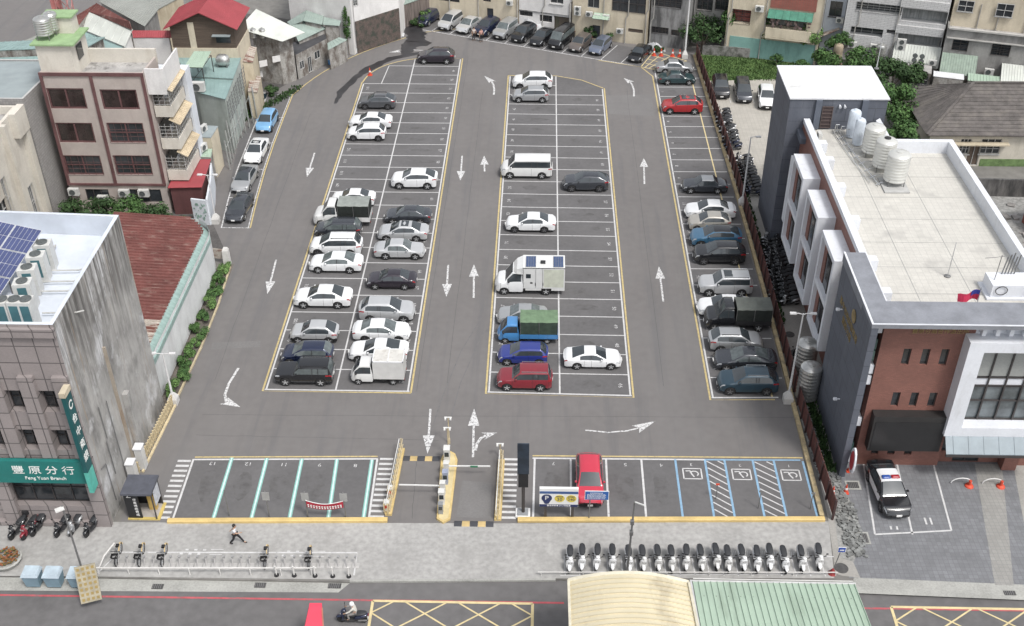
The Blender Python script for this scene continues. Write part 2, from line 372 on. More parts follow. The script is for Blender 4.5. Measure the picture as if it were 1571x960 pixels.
# kerb-side strip on the left, four cars
S([(-29.3, 88.1), (-26.75, 88.1), (-28.3, 116.8), (-31.0, 116.8), (-31.55, 105)], .004, 'bay', 'left_kerb_bays')
lk0 = [(-29.3, 88.1), (-29.9, 93.6), (-30.35, 99.3), (-30.55, 105), (-30.75, 111), (-30.9, 116.9)]; lk1 = [(-26.7, 88.1), (-27.2, 93.6), (-27.6, 99.3), (-27.85, 105), (-28.0, 111), (-28.1, 116.8)]
WW.poly(lk0, .12); WW.poly([(p[0] - .12, p[1]) for p in lk1], .09)
for a, b in zip(lk0, lk1): WW.line(a, b, .10, .0135)
YL.poly([(p[0] + .06, p[1]) for p in lk1] + arc((-27.6, 118), (-24.5, 128.5), (-14.5, 135.6), 12) + [(-11, 136.6), (-9, 136.2)], .13)
# front bays, left group with teal lines
S([(-24.0, 51.3), (-11.05, 51.6), (-11.15, 57.6), (-23.9, 57.3)], .004, 'bay', 'front_left_bays')
S([(-.35, 52.0), (18.7, 52.35), (18.5, 58.1), (-.3, 57.95)], .004, 'bay', 'front_right_bays')
YL.line((-23.9, 57.5), (-11.15, 57.85), .12); W_.line((-23.95, 57.25), (-11.1, 57.6), .14); W_.line((-23.85, 51.5), (-23.95, 57.3), .14, .013); W_.line((-11.0, 51.8), (-11.15, 57.6), .14, .013)
for xb, xt in ((-21.2, -21.3), (-18.7, -18.85), (-16.2, -16.4), (-13.65, -13.95), (-11.35, -11.5)):
    TW.line((xb, 51.6), (xt, 57.5), .27, .0125); LT.line((xb, 51.6), (xt, 57.5), .10, .0155)
# front bays, right group
YL.line((-.35, 58.15), (18.4, 58.35), .12)
BL.line((11.6, 58.0), (18.2, 58.1), .13, .0135); W_.line((-.35, 57.9), (11.6, 58.0), .14, .013)
for x in (-.25, 2.25, 4.7, 7.15): W_.line((x, 52.05), (x + .05, 57.95), .14)
for x in (9.55, 11.6, 12.95, 14.9, 16.35, 18.35): BL.line((x, 52.3), (x, 58.0), .15, .0145)
for xa, xb in ((11.7, 12.87), (15.0, 16.27)):
    for i in range(9):
        y = 52.3 + i * .66
        ya, yb = y + .95, y
        if ya > 57.9: 
            t = (57.9 - yb) / (ya - yb)
            if t <= .1: continue
            W_.line((xb - (xb - xa) * t, 57.9), (xb, yb), .09)
        else: W_.line((xa, ya), (xb, yb), .09)
# wheelchair symbols
def wheelchair(cx, cy):
    for a, b in (((-.62, -.5), (.62, -.5)), ((.62, -.5), (.62, .5)), ((.62, .5), (-.62, .5)), ((-.62, .5), (-.62, -.5))): W_.line((cx + a[0], cy + a[1]), (cx + b[0], cy + b[1]), .09)
    W_.poly([(cx - .45, cy + .25), (cx - .15, cy + .28), (cx - .05, cy - .05), (cx + .1, cy - .32)], .1, .013)
    W_.poly([(cx + .28 * math.cos(t) + .12, cy + .24 * math.sin(t)) for t in [-.9 + .35 * i for i in range(12)]], .09, .0135)
for x in (10.6, 13.95, 17.3): wheelchair(x, 56.6)
# zebra walkways
for x, ya, yb, n in ((-24.55, 51.7, 57.1, 12), (-10.5, 52.1, 57.6, 12), (-1.85, 52.2, 57.75, 12)):
    for i in range(n): W_.line((x - .46 - (.0), ya + (yb - ya) * i / (n - 1)), (x + .46, ya + (yb - ya) * i / (n - 1)), .21)
# arrows
def arrow(x0, y0, x1, y1, w=.16, head=1.9, hw=.42):
    d = Vector((x1 - x0, y1 - y0)); L = d.length; d /= L; n = Vector((-d.y, d.x)); b = Vector((x1, y1)) - d * head
    WW.line((x0, y0), (b.x, b.y), w)
    WW.quad(*[(p.x, p.y, .0125) for p in (b - n * hw, Vector((x1, y1)), b + n * hw)])
for (a, b) in (((-23.2, 102.9), (-23.1, 97.8)), ((-23.2, 82.8), (-22.9, 77.5)), ((-8.05, 102.6), (-7.9, 97.4)), ((-8.0, 82.3), (-7.8, 77.4)), ((-7.9, 63.0), (-7.7, 58.2)),
               ((-5.6, 99.2), (-5.8, 102.6)), ((-5.5, 77.3), (-5.75, 82.4)), ((10.1, 97.0), (10.4, 102.4)), ((10.3, 77.1), (10.35, 82.4)), ((-4.5, 57.9), (-4.7, 63.1))):
    arrow(*a, *b)
def curved(pts, w=.2, hw=.45, head=1.2):
    WW.poly(pts[:-1], w); a, b = Vector(pts[-2]), Vector(pts[-1]); d = (b - a).normalized(); n = Vector((-d.y, d.x)); a2 = a - d * .25
    WW.quad(*[(p.x, p.y, .0127) for p in (a2 - n * hw, b, a2 + n * hw, a2 + d * .35)])
curved([(-5.4, 117.2), (-5.4, 118.6), (-5.55, 119.9), (-5.8, 120.8), (-6.7, 122.3)])
curved([(10.3, 117.0), (10.4, 118.6), (10.3, 120.0), (10.1, 120.9), (9.4, 122.0)])
curved([(-23.1, 67.7), (-23.05, 66.0), (-22.9, 64.6)] if 0 else [(-23.1, 67.5), (-23.4, 65.6), (-23.4, 64.3), (-23.1, 63.5), (-21.9, 62.9)])
curved([(-4.35, 58.6), (-4.3, 59.3), (-4.05, 59.9), (-3.7, 60.2), (-2.9, 60.5)], hw=.4)
curved([(3.4, 60.9), (5.0, 60.7), (6.4, 60.9), (7.2, 61.2), (8.5, 62.0)], w=.13)
curved([(-13.8, 129.6), (-15.6, 129.8), (-16.9, 129.6), (-17.4, 129.4), (-18.6, 129.0)], w=.15)
# bay numbers
NUM = []
def num(t, x, y, rz=0, s=.46, m='worn_white'):
    NUM.append(text(t, s, M[m], Matrix.Translation((x, y, .0165)) @ Matrix.Rotation(rz, 4, 'Z'), 'n', sx=1.15))
for k in range(0, 22): num(str(97 + k), X0 + .75, LY(k) + 1.2, rad(90))
for k in range(0, 24): num(str(72 - k), X1 - .75, LY(k) + 1.2, rad(-90))
for k in range(0, 22): num(str(23 + k), A0 + .8, MY(k) + 1.2, rad(90))
for k in range(0, 21): num(str(46 + k), A1 - .8, MY(k) + 1.1, rad(-90))
for k in range(0, 24): num(str(22 - k if k < 22 else 0), B0 + .75, 64.6 + 2.497 * k + 1.2, rad(90))
for i, t in enumerate(('13', '12', '11', '9', '8')): num(t, -22.5 + i * 2.48, 56.9, rad(180))
for i, t in enumerate(('7', '6', '5', '4')): num(t, 1.1 + i * 2.48, 57.4, rad(180), .42)
for x, t in ((10.6, '3'), (13.95, '2'), (17.3, '1')): num(t, x, 57.5, rad(180), .36)
bm = bmesh.new()
for o in NUM:
    bm.from_mesh(o.data); md = o.data; bpy.data.objects.remove(o); bpy.data.meshes.remove(md)
me = bpy.data.meshes.new('bay_numbers'); bm.to_mesh(me); bm.free(); me.materials.append(M['worn_white'])
o = bpy.data.objects.new('bay_numbers', me); SC.collection.objects.link(o); struct(o)
# sidewalk boxes and street paint
W_.poly([(-27.3, 46.9), (-26.5, 48.65), (-11.35, 48.95), (-11.3, 47.1)], .11)
for x in (-21.8, -15.3):
    for j in range(6):
        W_.line((x + j * .28 - .8, 48.62 + .35 * (j % 2)), (x + j * .28 - .6, 48.62 + .35 * (j % 2)), .13)
    W_.line((x + 1.1, 49.02), (x + 1.9, 49.02), .05); W_.line((x + 1.1, 48.6), (x + 1.9, 48.6), .05)
W_.line((1.5, 47.35), (18.4, 47.9), .06)
for i in range(19):
    x = 1.75 + i * .893
    W_.line((x + .05, 47.4 + i * .015), (x, 48.95 + i * .018), .07)
    if i > 5: W_.line((x, 48.95 + i * .018), (x + .89, 48.95 + (i + 1) * .018), .07, .0135)
for i in range(7):
    for j in range(3): W_.line((11.3 + i * .92 + j * .14, 49.25), (11.4 + i * .92 + j * .14, 49.65), .04)
RD.line((-60, 45.05), (1.7, 45.35), .14, -.138); RD.line((18.2, 45.35), (50, 45.5), .14, -.138)
def boxjunction(xa, xb, ya, yb, n):
    for a, b in (((xa, ya), (xb, ya)), ((xa, yb), (xb, yb)), ((xa, ya), (xa, yb)), ((xb, ya), (xb, yb))): PY.line(a, b, .17, -.134)
    h = yb - ya; wd = (xb - xa) / n
    for i in range(n + 4):
        for s in (1, -1):
            xs = xa + (i - 2) * wd + wd * .5
            xe = xs + s * h * 1.45
            lo, hi = (xs, xe) if s > 0 else (xe, xs); a, b = max(lo, xa), min(hi, xb)
            if b - a < .3: continue
            fy = (lambda x: ya + (x - xs) / 1.45) if s > 0 else (lambda x: ya + (xs - x) / 1.45)
            PY.line((a, fy(a)), (b, fy(b)), .10, -.131 if s > 0 else -.128)
boxjunction(-9.9, -.2, 41.0, 45.25, 3)
boxjunction(21.4, 38, 41.0, 45.5, 5)
# police bays
for a, b in (((22.5, 57.9), (21.75, 51.25)), ((24.8, 57.9), (24.15, 51.3)), ((27.3, 57.9), (26.75, 51.7)), ((21.75, 51.25), (26.75, 51.7))): W_.line(a, b, .12)
for x in (25.3, 25.65): W_.line((x, 52.2), (x + .02, 52.8), .12)
for x in (22.9, 23.3): W_.line((x, 51.7), (x + .02, 52.0), .12)
for x in (20.9, 23.5, 26.2): W_.line((x, 115.5), (x - .1, 121.3), .08)
for mb, nm, m in ((W_, 'white_bay_lines', 'white_paint'), (WW, 'worn_white_markings', 'worn_white'), (YL, 'yellow_bay_outline', 'yellow_paint'), (TW, 'teal_bay_lines', 'teal_paint'), (LT, 'pale_bay_lines', 'lightteal'),
                  (BL, 'blue_bay_lines', 'blue_paint'), (RD, 'red_kerb_line', 'red_paint'), (PY, 'yellow_hatching', 'pale_yellow')):
    struct(mb.build(nm, M[m]))
# spilled water
random.seed(3)
def blob(pts, ws, z):
    Lp, Rp = [], []
    for i, p in enumerate(pts):
        a = Vector(pts[max(i - 1, 0)]); b = Vector(pts[min(i + 1, len(pts) - 1)]); d = (b - a).normalized(); n = Vector((-d.y, d.x))
        w1, w2 = ws[i] * random.uniform(.7, 1.3), ws[i] * random.uniform(.7, 1.3); Lp.append(Vector(p) + n * w1); Rp.append(Vector(p) - n * w2)
    mb = MB()
    for i in range(len(pts) - 1): mb.quad(*[(q.x, q.y, z) for q in (Rp[i], Rp[i + 1], Lp[i + 1], Lp[i])])
    return mb
def dens(pts, ws, k=5):
    P_, W2 = [], []
    for i in range(len(pts) - 1):
        for j in range(k):
            t = j / k; P_.append((pts[i][0] + (pts[i+1][0] - pts[i][0]) * t, pts[i][1] + (pts[i+1][1] - pts[i][1]) * t)); W2.append(ws[i] + (ws[i+1] - ws[i]) * t)
    return P_ + [pts[-1]], W2 + [ws[-1]]
struct(blob(*dens([(-22.9, 114.6), (-22.7, 117.5), (-21.6, 121.5), (-20.4, 124.2), (-18.2, 127.0), (-16.0, 128.4), (-13.5, 129.4)], [.15, .4, .4, .55, .5, .4, .2]), .010).build('spilled_water', M['wet']))
struct(blob(*dens([(-16.6, 128.4), (-16.4, 130.5), (-15.4, 132.3), (-15.9, 134.5), (-16.5, 137.0), (-17.5, 139.5)], [.4, 1.0, 1.4, 1.2, 1.1, .8]), .0145).build('spilled_water', M['wet']))
# tyre marks where cars queue and swing out of the gate
M['tyremark'] = mat('tyre_marks', (.132, .129, .130), rough=.9, var=.1, scale=2); add_layer(M['tyremark'], (.150, .146, .147), 3, (1, 1, 1), (.42, .6))
tm = MB()
for pts in ([(-7.9, 58.5), (-7.2, 64), (-6.1, 70), (-4.7, 74.5)], [(-6.5, 60.5), (-5.9, 66), (-4.6, 72), (-3.0, 75)]):
    P2, _ = dens(pts, [1] * len(pts), 4); tm.poly(P2, .08, .0048)
struct(tm.build('tyre_marks', M['tyremark']))
M['oil'] = mat('oil_stain', (.092, .089, .089), rough=.8, var=.15, scale=2); add_layer(M['oil'], (.117, .114, .116), 1.3, (1, 1, 1), (.38, .58))
random.seed(12); om = MB()
for (xc_, n_, yf) in ((-17.9, 22, LY), (-12.4, 24, LY), (-1.1, 22, MY), (4.2, 21, MY), (15.0, 24, lambda k: 64.6 + 2.497*k)):
    for k in range(n_):
        if random.random() < .75:
            cx_, cy_, ra_, rb_ = xc_ + random.uniform(-1, 1), yf(k) + 1.25, random.uniform(.5, 1.3), random.uniform(.25, .6); om.quad(*[(cx_ + ra_*random.uniform(.7, 1.1)*math.cos(2*math.pi*j/11), cy_ + rb_*random.uniform(.7, 1.1)*math.sin(2*math.pi*j/11), .0075) for j in range(11)])
for i in range(4):
    om.quad(*[(1.0 + 2.47*i + random.uniform(.45, .7)*math.cos(2*math.pi*j/12), 55.2 + random.uniform(1.3, 1.7)*math.sin(2*math.pi*j/12), .0075) for j in range(12)])
    om.quad(*[(-22.4 + 2.47*i + random.uniform(.45, .7)*math.cos(2*math.pi*j/12), 54.8 + random.uniform(1.2, 1.7)*math.sin(2*math.pi*j/12), .0075) for j in range(12)])
struct(om.build('oil_stains', M['oil']))
M['patch'] = mat('asphalt_patch', (.165, .16, .158), rough=.93, var=.06, scale=.5, fine=.08); pm = MB()
for q in ([(7.3, 112.5), (12.2, 112.0), (12.3, 117.6), (7.2, 117.2)], [(-25.8, 69.8), (-22.0, 70.2), (-22.1, 71.0), (-25.9, 70.7)], [(-5.3, 52.2), (-3.0, 52.1), (-3.1, 55.4), (-5.1, 55.6)]): pm.quad(*[(*p, .0046) for p in q])
struct(pm.build('asphalt_patches', M['patch']))
M['seam'] = mat('asphalt_seam', (.085, .083, .084), rough=.9); sm_ = MB()
for a, b in (((-24.5, 62.0), (18.5, 62.6)), ((-24.4, 59.8), (-7, 59.6)), ((-9.1, 65), (-8.9, 128)), ((-6.9, 66), (-6.7, 118)), ((9.4, 66), (9.6, 119)), ((-24.6, 66), (-25.2, 112)), ((-8.2, 52), (-8.4, 57.4))):
    P2, _ = dens([a, b], [1, 1], 14); P2 = [(p[0] + random.uniform(-.04, .04), p[1] + random.uniform(-.04, .04)) for p in P2]; sm_.poly(P2, .025, .0052)
struct(sm_.build('paving_seams', M['seam']))
# yellow wheel-stop beams along the front
def beamthing(a, b, h, w, name, label, m='kerb_yellow'):
    n = Vector((-(b[1] - a[1]), b[0] - a[0])).normalized() * w / 2
    bv = .04; prof = [(-1, 0), (-1, h - bv), (-.7, h), (.7, h), (1, h - bv), (1, 0)]
    mb = MB(); N = max(2, int(math.hypot(b[0] - a[0], b[1] - a[1]) / 3))
    R = []
    for i in range(N + 1):
        t = i / N; R.append([(a[0] + (b[0] - a[0]) * t + n.x * px, a[1] + (b[1] - a[1]) * t + n.y * px, pz) for px, pz in prof])
    mb.rings(R)
    return tag(mb.build(name, M[m]), label, 'kerb')
beamthing((-24.1, 51.35), (-9.75, 51.75), .22, .35, 'kerb_beam', 'long yellow concrete kerb below the teal-lined bays and the red banner')
beamthing((-1.25, 51.95), (18.75, 52.45), .22, .35, 'kerb_beam', 'long yellow concrete kerb in front of the wheelchair bays and the parking sign')
# left verge kerb
S([(-28.4, 62.2), (-26.75, 62.2), (-26.75, 82.0), (-27.9, 82.0), (-28.5, 80)], .006, 'soil', 'planting_soil')
lpts = [(-26.85, 63.6), (-26.6, 70), (-26.65, 76), (-26.95, 81.5)]
mb = MB()
for a, b in zip(lpts, lpts[1:]): mb.bar((a[0], a[1], .07), (b[0], b[1], .07), .14, .14)
M['kerb_pale'] = mat('faded_yellow_kerb', (.46, .39, .26), rough=.8, var=.15, scale=2, fine=.1)
struct(mb.build('verge_kerb', M['kerb_pale']))
mb = MB(); fb = [(18.62, 52.7), (18.75, 64), (18.85, 75), (18.85, 87), (18.75, 100), (18.4, 118), (18.2, 128.5)]
for a, b in zip(fb, fb[1:]): mb.bar((a[0], a[1], .1), (b[0], b[1], .1), .3, .2)
M['dirty_yellow'] = mat('dirty_yellow_concrete', (.42, .34, .2), rough=.85, var=.2, scale=1, fine=.15); add_layer(M['dirty_yellow'], (.2, .17, .13), 1.5, (1, 1, 1), (.52, .68))
struct(mb.build('fence_footing', M['dirty_yellow']))
# drains and manholes
def grate(x, y, sx, sy, z=.012, rz=0):
    mb = MB(); mb.obox((x, y, z), (sx, sy, .02), rz)
    o = mb.build('drain_grate', M['iron']); return o
def drain(x, y, sx, sy, z, label, frame=False):
    t = thing('drain', label, 'drain', (x, y, z))
    mb = MB().box(x - sx/2, x + sx/2, y - sy/2, y + sy/2, z, z + .012); mb.build('grate_plate', M['iron'], t)
    b2 = MB()
    n = int(sx / .12)
    for i in range(n): b2.box(x - sx/2 + .06 + i * .12 - .02, x - sx/2 + .06 + i * .12 + .02, y - sy/2 + .04, y + sy/2 - .04, z + .012, z + .03)
    b2.build('grate_bars', MSTEEL, t)
    if frame:
        b3 = MB()
        for a in ((x - sx/2 - .12, x + sx/2 + .12, y - sy/2 - .12, y - sy/2), (x - sx/2 - .12, x + sx/2 + .12, y + sy/2, y + sy/2 + .12), (x - sx/2 - .12, x - sx/2, y - sy/2, y + sy/2), (x + sx/2, x + sx/2 + .12, y - sy/2, y + sy/2)): b3.box(*a, z, z + .03)
        b3.build('grate_frame', M['gutter'], t)
    return t
MSTEEL = mat('grey_steel', (.22, .22, .22), rough=.5, metal=.5, var=.1)
drain(-23.3, 46.05, .7, .4, -.13, 'dark double drain grate in the gutter below the bike docks, nearest the left')
drain(-17.0, 46.3, .7, .4, -.13, 'blue-grey drain cover in the gutter below the middle of the bike docks')
drain(-12.4, 46.35, .8, .4, -.13, 'drain grate by the corner where the gutter strip ends')
drain(21.3, 55.7, .75, .6, .012, 'framed drain by the foot of the dark wall beside the orange cone', True)
drain(20.9, 50.9, .6, .8, .012, 'framed drain near the white corner of the police bays', True)
drain(28.8, 46.6, .7, .35, .012, 'drain grate in the pale kerb strip before the police station')
t = MB().lathe((19.0, 48.35, .005), [(.0, 0), (.42, 0), (.42, .03), (.36, .045), (0, .045)], 20).build('manhole_cover', M['iron']); tag(t, 'round dark manhole cover beside the blue scooter parking sign', 'manhole cover')
for (x, y) in ((20.0, 68.1), (19.95, 70.3), (20.0, 72.7)):
    tag(MB().lathe((x, y, .005), [(.0, 0), (.38, 0), (.38, .03), (0, .035)], 16).build('manhole_cover', M['iron']), {68.1: 'manhole cover in the alley nearest the steel tanks', 70.3: 'middle one of the three manhole covers in the alley', 72.7: 'manhole cover in the alley nearest the parked scooters'}[y], 'manhole cover', 'manhole covers in the alley')
# ================================================================ VEHICLES
def paint(name, col, rough=.32, metal=.0):
    m = mat('paint_' + name, col, rough=rough, metal=metal, var=.04, scale=1.3, coat=1.0, spec=.5, world=False); return m
PT = {k: paint(k, *v) for k, v in dict(
    white=((.72, .73, .74),), pearl=((.66, .665, .66),), silver=((.40, .41, .42), .35, .45), lightsilver=((.52, .53, .54), .35, .35), grey=((.11, .115, .125), .32, .4), darkgrey=((.05, .055, .066), .25, .4),
    black=((.014, .015, .018), .22, .2), navy=((.016, .024, .06), .25, .3), purple=((.03, .024, .034), .25, .3), red=((.34, .018, .022), .3), darkred=((.20, .014, .025), .3), brightred=((.50, .03, .06), .3), blue=((.02, .035, .21), .28),
    lightblue=((.20, .42, .68), .3, .2), teal=((.02, .05, .075), .3, .3), skyblue=((.05, .14, .24), .3, .2), beige=((.42, .40, .36), .35, .3), brown=((.14, .12, .11), .3, .3), truckblue=((.06, .22, .48), .45), bluegrey=((.16, .19, .26), .32, .4), green=((.02, .045, .05), .3)).items()}
GL = mat('car_glass', (.038, .046, .052), rough=.05, var=.1, spec=.9, world=False)  # base colour raised to stand in for sky reflected in the windscreens
GL2 = mat('car_glass_pale', (.10, .118, .12), rough=.08, var=.25, scale=2, spec=.9, world=False)
TYRE = mat('tyre_rubber', (.02, .02, .021), rough=.85, var=.1, world=False)
RIM = mat('alloy_rim', (.58, .59, .60), rough=.35, metal=.5, var=.05, world=False)
RIMD = mat('dark_rim', (.20, .20, .21), rough=.4, metal=.7, var=.05, world=False)
TRIM = mat('black_trim', (.02, .02, .022), rough=.6, var=.1, world=False)
LAMPM = mat('headlamp_glass', (.62, .65, .68), rough=.12, metal=.4, var=.15, scale=8, world=False)
TAILM = mat('tail_lamp', (.30, .015, .02), rough=.2, var=.15, scale=8, world=False)
PLATE = mat('plate_white', (.70, .70, .69), rough=.5, var=.05, world=False)
CHROME = mat('chrome_trim', (.6, .61, .62), rough=.2, metal=.9, var=.03, world=False)
_wheel = {}
def wheel_meshes(r, w, dark=False):
    key = (r, w, dark)
    if key in _wheel: return _wheel[key]
    t = MB(); n = 20; R = []
    for yy, rr in ((-w/2, r*.66), (-w/2, r*.93), (-w*.36, r), (w*.36, r), (w/2, r*.93), (w/2, r*.66)):
        R.append([(rr*math.cos(2*math.pi*k/n), yy, rr*math.sin(2*math.pi*k/n)) for k in range(n)])
    t.rings(R); o = t.build('tyre', TYRE, smooth=40); tm = o.data; bpy.data.objects.remove(o)
    q = MB()
    for s in (-1, 1):
        y = s * w * .5
        q.rings([[(rr*math.cos(2*math.pi*k/n), yy, rr*math.sin(2*math.pi*k/n)) for k in range(n)] for rr, yy in ((r*.67, y + s*.004), (r*.60, y + s*.006), (r*.58, y - s*.03), (r*.1, y - s*.03))][::s], m=0)
        for k in range(5):
            a = 2*math.pi*k/5 + .3; Mx = Matrix.Rotation(-a, 3, 'Y')
            q.obox(Mx @ Vector((r*.33, y - s*.006, 0)), (r*.60, .03, r*.20), m=1, tilt=Mx)
        q.tube((0, y - s*.03, 0), (0, y + s*.008, 0), r*.14, n=8, m=1)
    o = q.build('rim', [TRIM, RIMD if dark else RIM], smooth=30); rm = o.data; bpy.data.objects.remove(o)
    _wheel[key] = (tm, rm); return _wheel[key]
def put(name, me, parent, loc=(0, 0, 0), rz=0):
    o = bpy.data.objects.new(name, me); SC.collection.objects.link(o); o.parent = parent; o.location = loc; o.rotation_euler = (0, 0, rz); return o
def wheels(root, xs, y, r, w=.21, dark=False):
    tm, rm = wheel_meshes(r, w, dark)
    for x in xs:
        for s in (-1, 1):
            t = put('wheel', tm, root, (x, s * (y - w/2), r)); put('rim', rm, t)
KIND = dict(
    sedan=dict(L=4.62, W=1.78, H=1.45, nose=.70, cowl=.96, xc=1.20, xw=2.02, xr=3.15, xb=3.90, deck=1.06, belt=(.86, .96), wr=.70, wb=(.88, 3.56)),
    oldsedan=dict(L=4.40, W=1.69, H=1.40, nose=.70, cowl=.92, xc=1.22, xw=1.85, xr=2.95, xb=3.45, deck=.98, belt=(.82, .88), wr=.70, wb=(.82, 3.35)),
    coupe=dict(L=4.68, W=1.80, H=1.42, nose=.68, cowl=.95, xc=1.28, xw=2.10, xr=3.02, xb=3.98, deck=1.05, belt=(.84, .95), wr=.68, wb=(.88, 3.58)),
    hatch=dict(L=4.05, W=1.70, H=1.50, nose=.76, cowl=1.02, xc=.98, xw=1.78, xr=3.42, xb=3.92, deck=1.05, belt=(.90, 1.0), wr=.72, wb=(.76, 3.32)),
    round=dict(L=3.95, W=1.68, H=1.53, nose=.78, cowl=1.04, xc=1.0, xw=1.70, xr=3.0, xb=3.72, deck=1.02, belt=(.92, .98), wr=.70, wb=(.74, 3.22)),
    suv=dict(L=4.45, W=1.82, H=1.66, nose=.90, cowl=1.12, xc=1.12, xw=1.92, xr=3.62, xb=4.25, deck=1.16, belt=(1.02, 1.14), wr=.72, wb=(.86, 3.52)),
    cuv=dict(L=4.42, W=1.82, H=1.58, nose=.86, cowl=1.08, xc=1.14, xw=1.95, xr=3.35, xb=4.18, deck=1.18, belt=(.98, 1.12), wr=.70, wb=(.86, 3.50)),
    boxy=dict(L=4.30, W=1.76, H=1.68, nose=.98, cowl=1.06, xc=1.42, xw=1.82, xr=4.02, xb=4.20, deck=1.08, belt=(1.02, 1.04), wr=.80, wb=(.78, 3.40), square=True),
    suvbox=dict(L=4.40, W=1.78, H=1.74, nose=.95, cowl=1.14, xc=1.22, xw=1.82, xr=4.02, xb=4.28, deck=1.12, belt=(1.04, 1.10), wr=.78, wb=(.82, 3.44)),
    mpv=dict(L=4.60, W=1.76, H=1.68, nose=.84, cowl=1.10, xc=.98, xw=1.86, xr=4.00, xb=4.45, deck=1.14, belt=(.96, 1.06), wr=.76, wb=(.82, 3.58)),
    van=dict(L=4.95, W=1.88, H=1.95, nose=.98, cowl=1.20, xc=.72, xw=1.36, xr=4.72, xb=4.88, deck=1.15, belt=(1.10, 1.12), wr=.82, wb=(.90, 3.92)),
    minivan=dict(L=4.40, W=1.66, H=1.86, nose=.96, cowl=1.14, xc=.55, xw=1.15, xr=4.2, xb=4.34, deck=1.1, belt=(1.0, 1.05), wr=.82, wb=(.70, 3.30)),
    cab=dict(L=1.75, W=1.60, H=1.78, nose=.98, cowl=1.06, xc=.22, xw=.78, xr=1.60, xb=1.72, deck=1.1, belt=(.98, 1.0), wr=.80, wb=(.62, 9.0)),
    bigcab=dict(L=2.35, W=2.0, H=2.25, nose=1.02, cowl=1.32, xc=.85, xw=1.50, xr=2.2, xb=2.33, deck=1.3, belt=(1.18, 1.25), wr=.80, wb=(.78, 9.0)),
)
def lerp(a, b, t): return a + (b - a) * t
def sm(t): t = max(0, min(1, t)); return t * t * (3 - 2 * t)
def car(kind, color, roofc=None, glass=None, rails=False, sunroof=False, sc=1.0, darkrim=False, wscale=1.0, name='parked_car', wheels_on=True, lower=None, backlights=True, splitrear=True, root=None, hoodc=None):
    K = dict(KIND[kind]); L, W, H = K['L'], K['W'], K['H']
    xc, xw, xr, xb = K['xc'], K['xw'], K['xr'], K['xb']; sq = K.get('square')
    glass = glass or GL; rt = root or thing(name, 'car', 'car')
    r = .365 if H > 1.55 else .34
    if kind == 'bigcab': r = .36
    if kind == 'cab': r = .27
    ra = r * 1.14; fa, rb = K['wb']
    z0 = .24 if H > 1.6 else .20
    xm = (xw + xr) / 2 - .08; xm2 = xr if xb - xr < .6 and xr > 3.3 else None
    X = {0, .05, .14, .3, .55, xc, xc + .28*(xw-xc), lerp(xc, xw, .65), xw, xw + .2, xm - .035, xm + .035, xr - .2, xr, lerp(xr, xb, .35), lerp(xr, xb, .75), xb, L - .32, L - .14, L - .05, L}
    q3 = None
    if kind in ('boxy', 'suvbox', 'mpv', 'van', 'minivan', 'suv'):
        q3 = xr - (.75 if kind not in ('van', 'minivan') else 1.25); X |= {q3 - .035, q3 + .035}
    for a in (fa, rb):
        if a < L: X |= {a + ra * t for t in (-1, -.93, -.7, -.35, 0, .35, .7, .93, 1)}
    xs = sorted(X); xs2 = [xs[0]]
    for x in xs[1:]:
        if x > L + .001: continue
        if x - xs2[-1] > .018: xs2.append(x)
    xs = xs2
    def belt(x): return lerp(K['belt'][0], K['belt'][1], x / L)
    def ztop(x):
        if x < xc:
            t = x / xc; z = lerp(K['nose'], K['cowl'], (t ** .75 if not sq else t))
            if not sq: z -= .24 * (1 - sm(x / .32)) ** 2
            else: z -= .10 * (1 - sm(x / .08))
            return z
        if x < xw: t = (x - xc) / (xw - xc); return lerp(K['cowl'], H - .03, t ** .92)
        if x <= xr:
            t = (x - xw) / (xr - xw); return H - .03 * (1 - sm(t / .3)) if t < .5 else H - (.035 if kind in ('sedan', 'coupe', 'cuv', 'round') else .015) * sm((t - .4) / .6)
        zr = H - (.035 if kind in ('sedan', 'coupe', 'cuv', 'round') else .015)
        if x < xb: t = (x - xr) / (xb - xr); return lerp(zr, K['deck'], t ** 1.15)
        t = (x - xb) / max(L - xb, .01); return K['deck'] - .04 * t - (.16 * sm((t - .6) / .4) if L - xb > .3 else .06 * t)
    def hw(x):
        e = W / 2
        if x < .6: e *= lerp(.80 if not sq else .93, 1, sm(x / .6) ** .6)
        if x > L - .55 and 'cab' not in kind: e *= lerp(.86 if not sq else .95, 1, sm((L - x) / .55) ** .6)
        return e
    def arch(x):
        z = 0
        for a in (fa, rb):
            if abs(x - a) <= ra + 1e-4: z = max(z, r + math.sqrt(max(ra * ra - (x - a) ** 2, 0)))
        return z
    secs = []
    for x in xs:
        e = hw(x); zt = ztop(x); zb = min(belt(x), zt - .02); a = arch(x)
        incab = xc <= x <= xb + .001
        c = max(0, min(1, (zt - zb - .06) / (H - zb - .06))) if incab else 0
        by = e * .955; wr = W / 2 * K['wr']; yr = lerp(by * .93, wr, c)
        f = 0
        if x < .05: z00 = .34
        elif x > L - .05: z00 = .36
        else: z00 = z0
        pts = [(e * .90, max(z00, a)), (e * .975, max(z00 + .10, a + .005)), (e, max(.56, a + .02) if zb > .62 else .5), (e * .985, max(zb - .10, a + .04)), (by, max(zb, a + .05))]
        d = zt - zb
        if c > 0:
            for fr in (.10, .84): pts.append((lerp(by, yr, fr), zb + (d - .05 * c) * fr))
            pts += [(yr, zt - .055 * c - .01), (yr - .07, zt - .012), (yr * .5, zt + .012 * c), (0, zt + .018 * c)]
        else:
            pts += [(by * .97, zb + d * .45), (by * .94, zb + d * .75), (by * .90, zb + d * .9), (by * .82, zt), (by * .42, zt + .012), (0, zt + .018)]
        secs.append(pts)
    nj = 11; n = len(xs)
    V = []; 
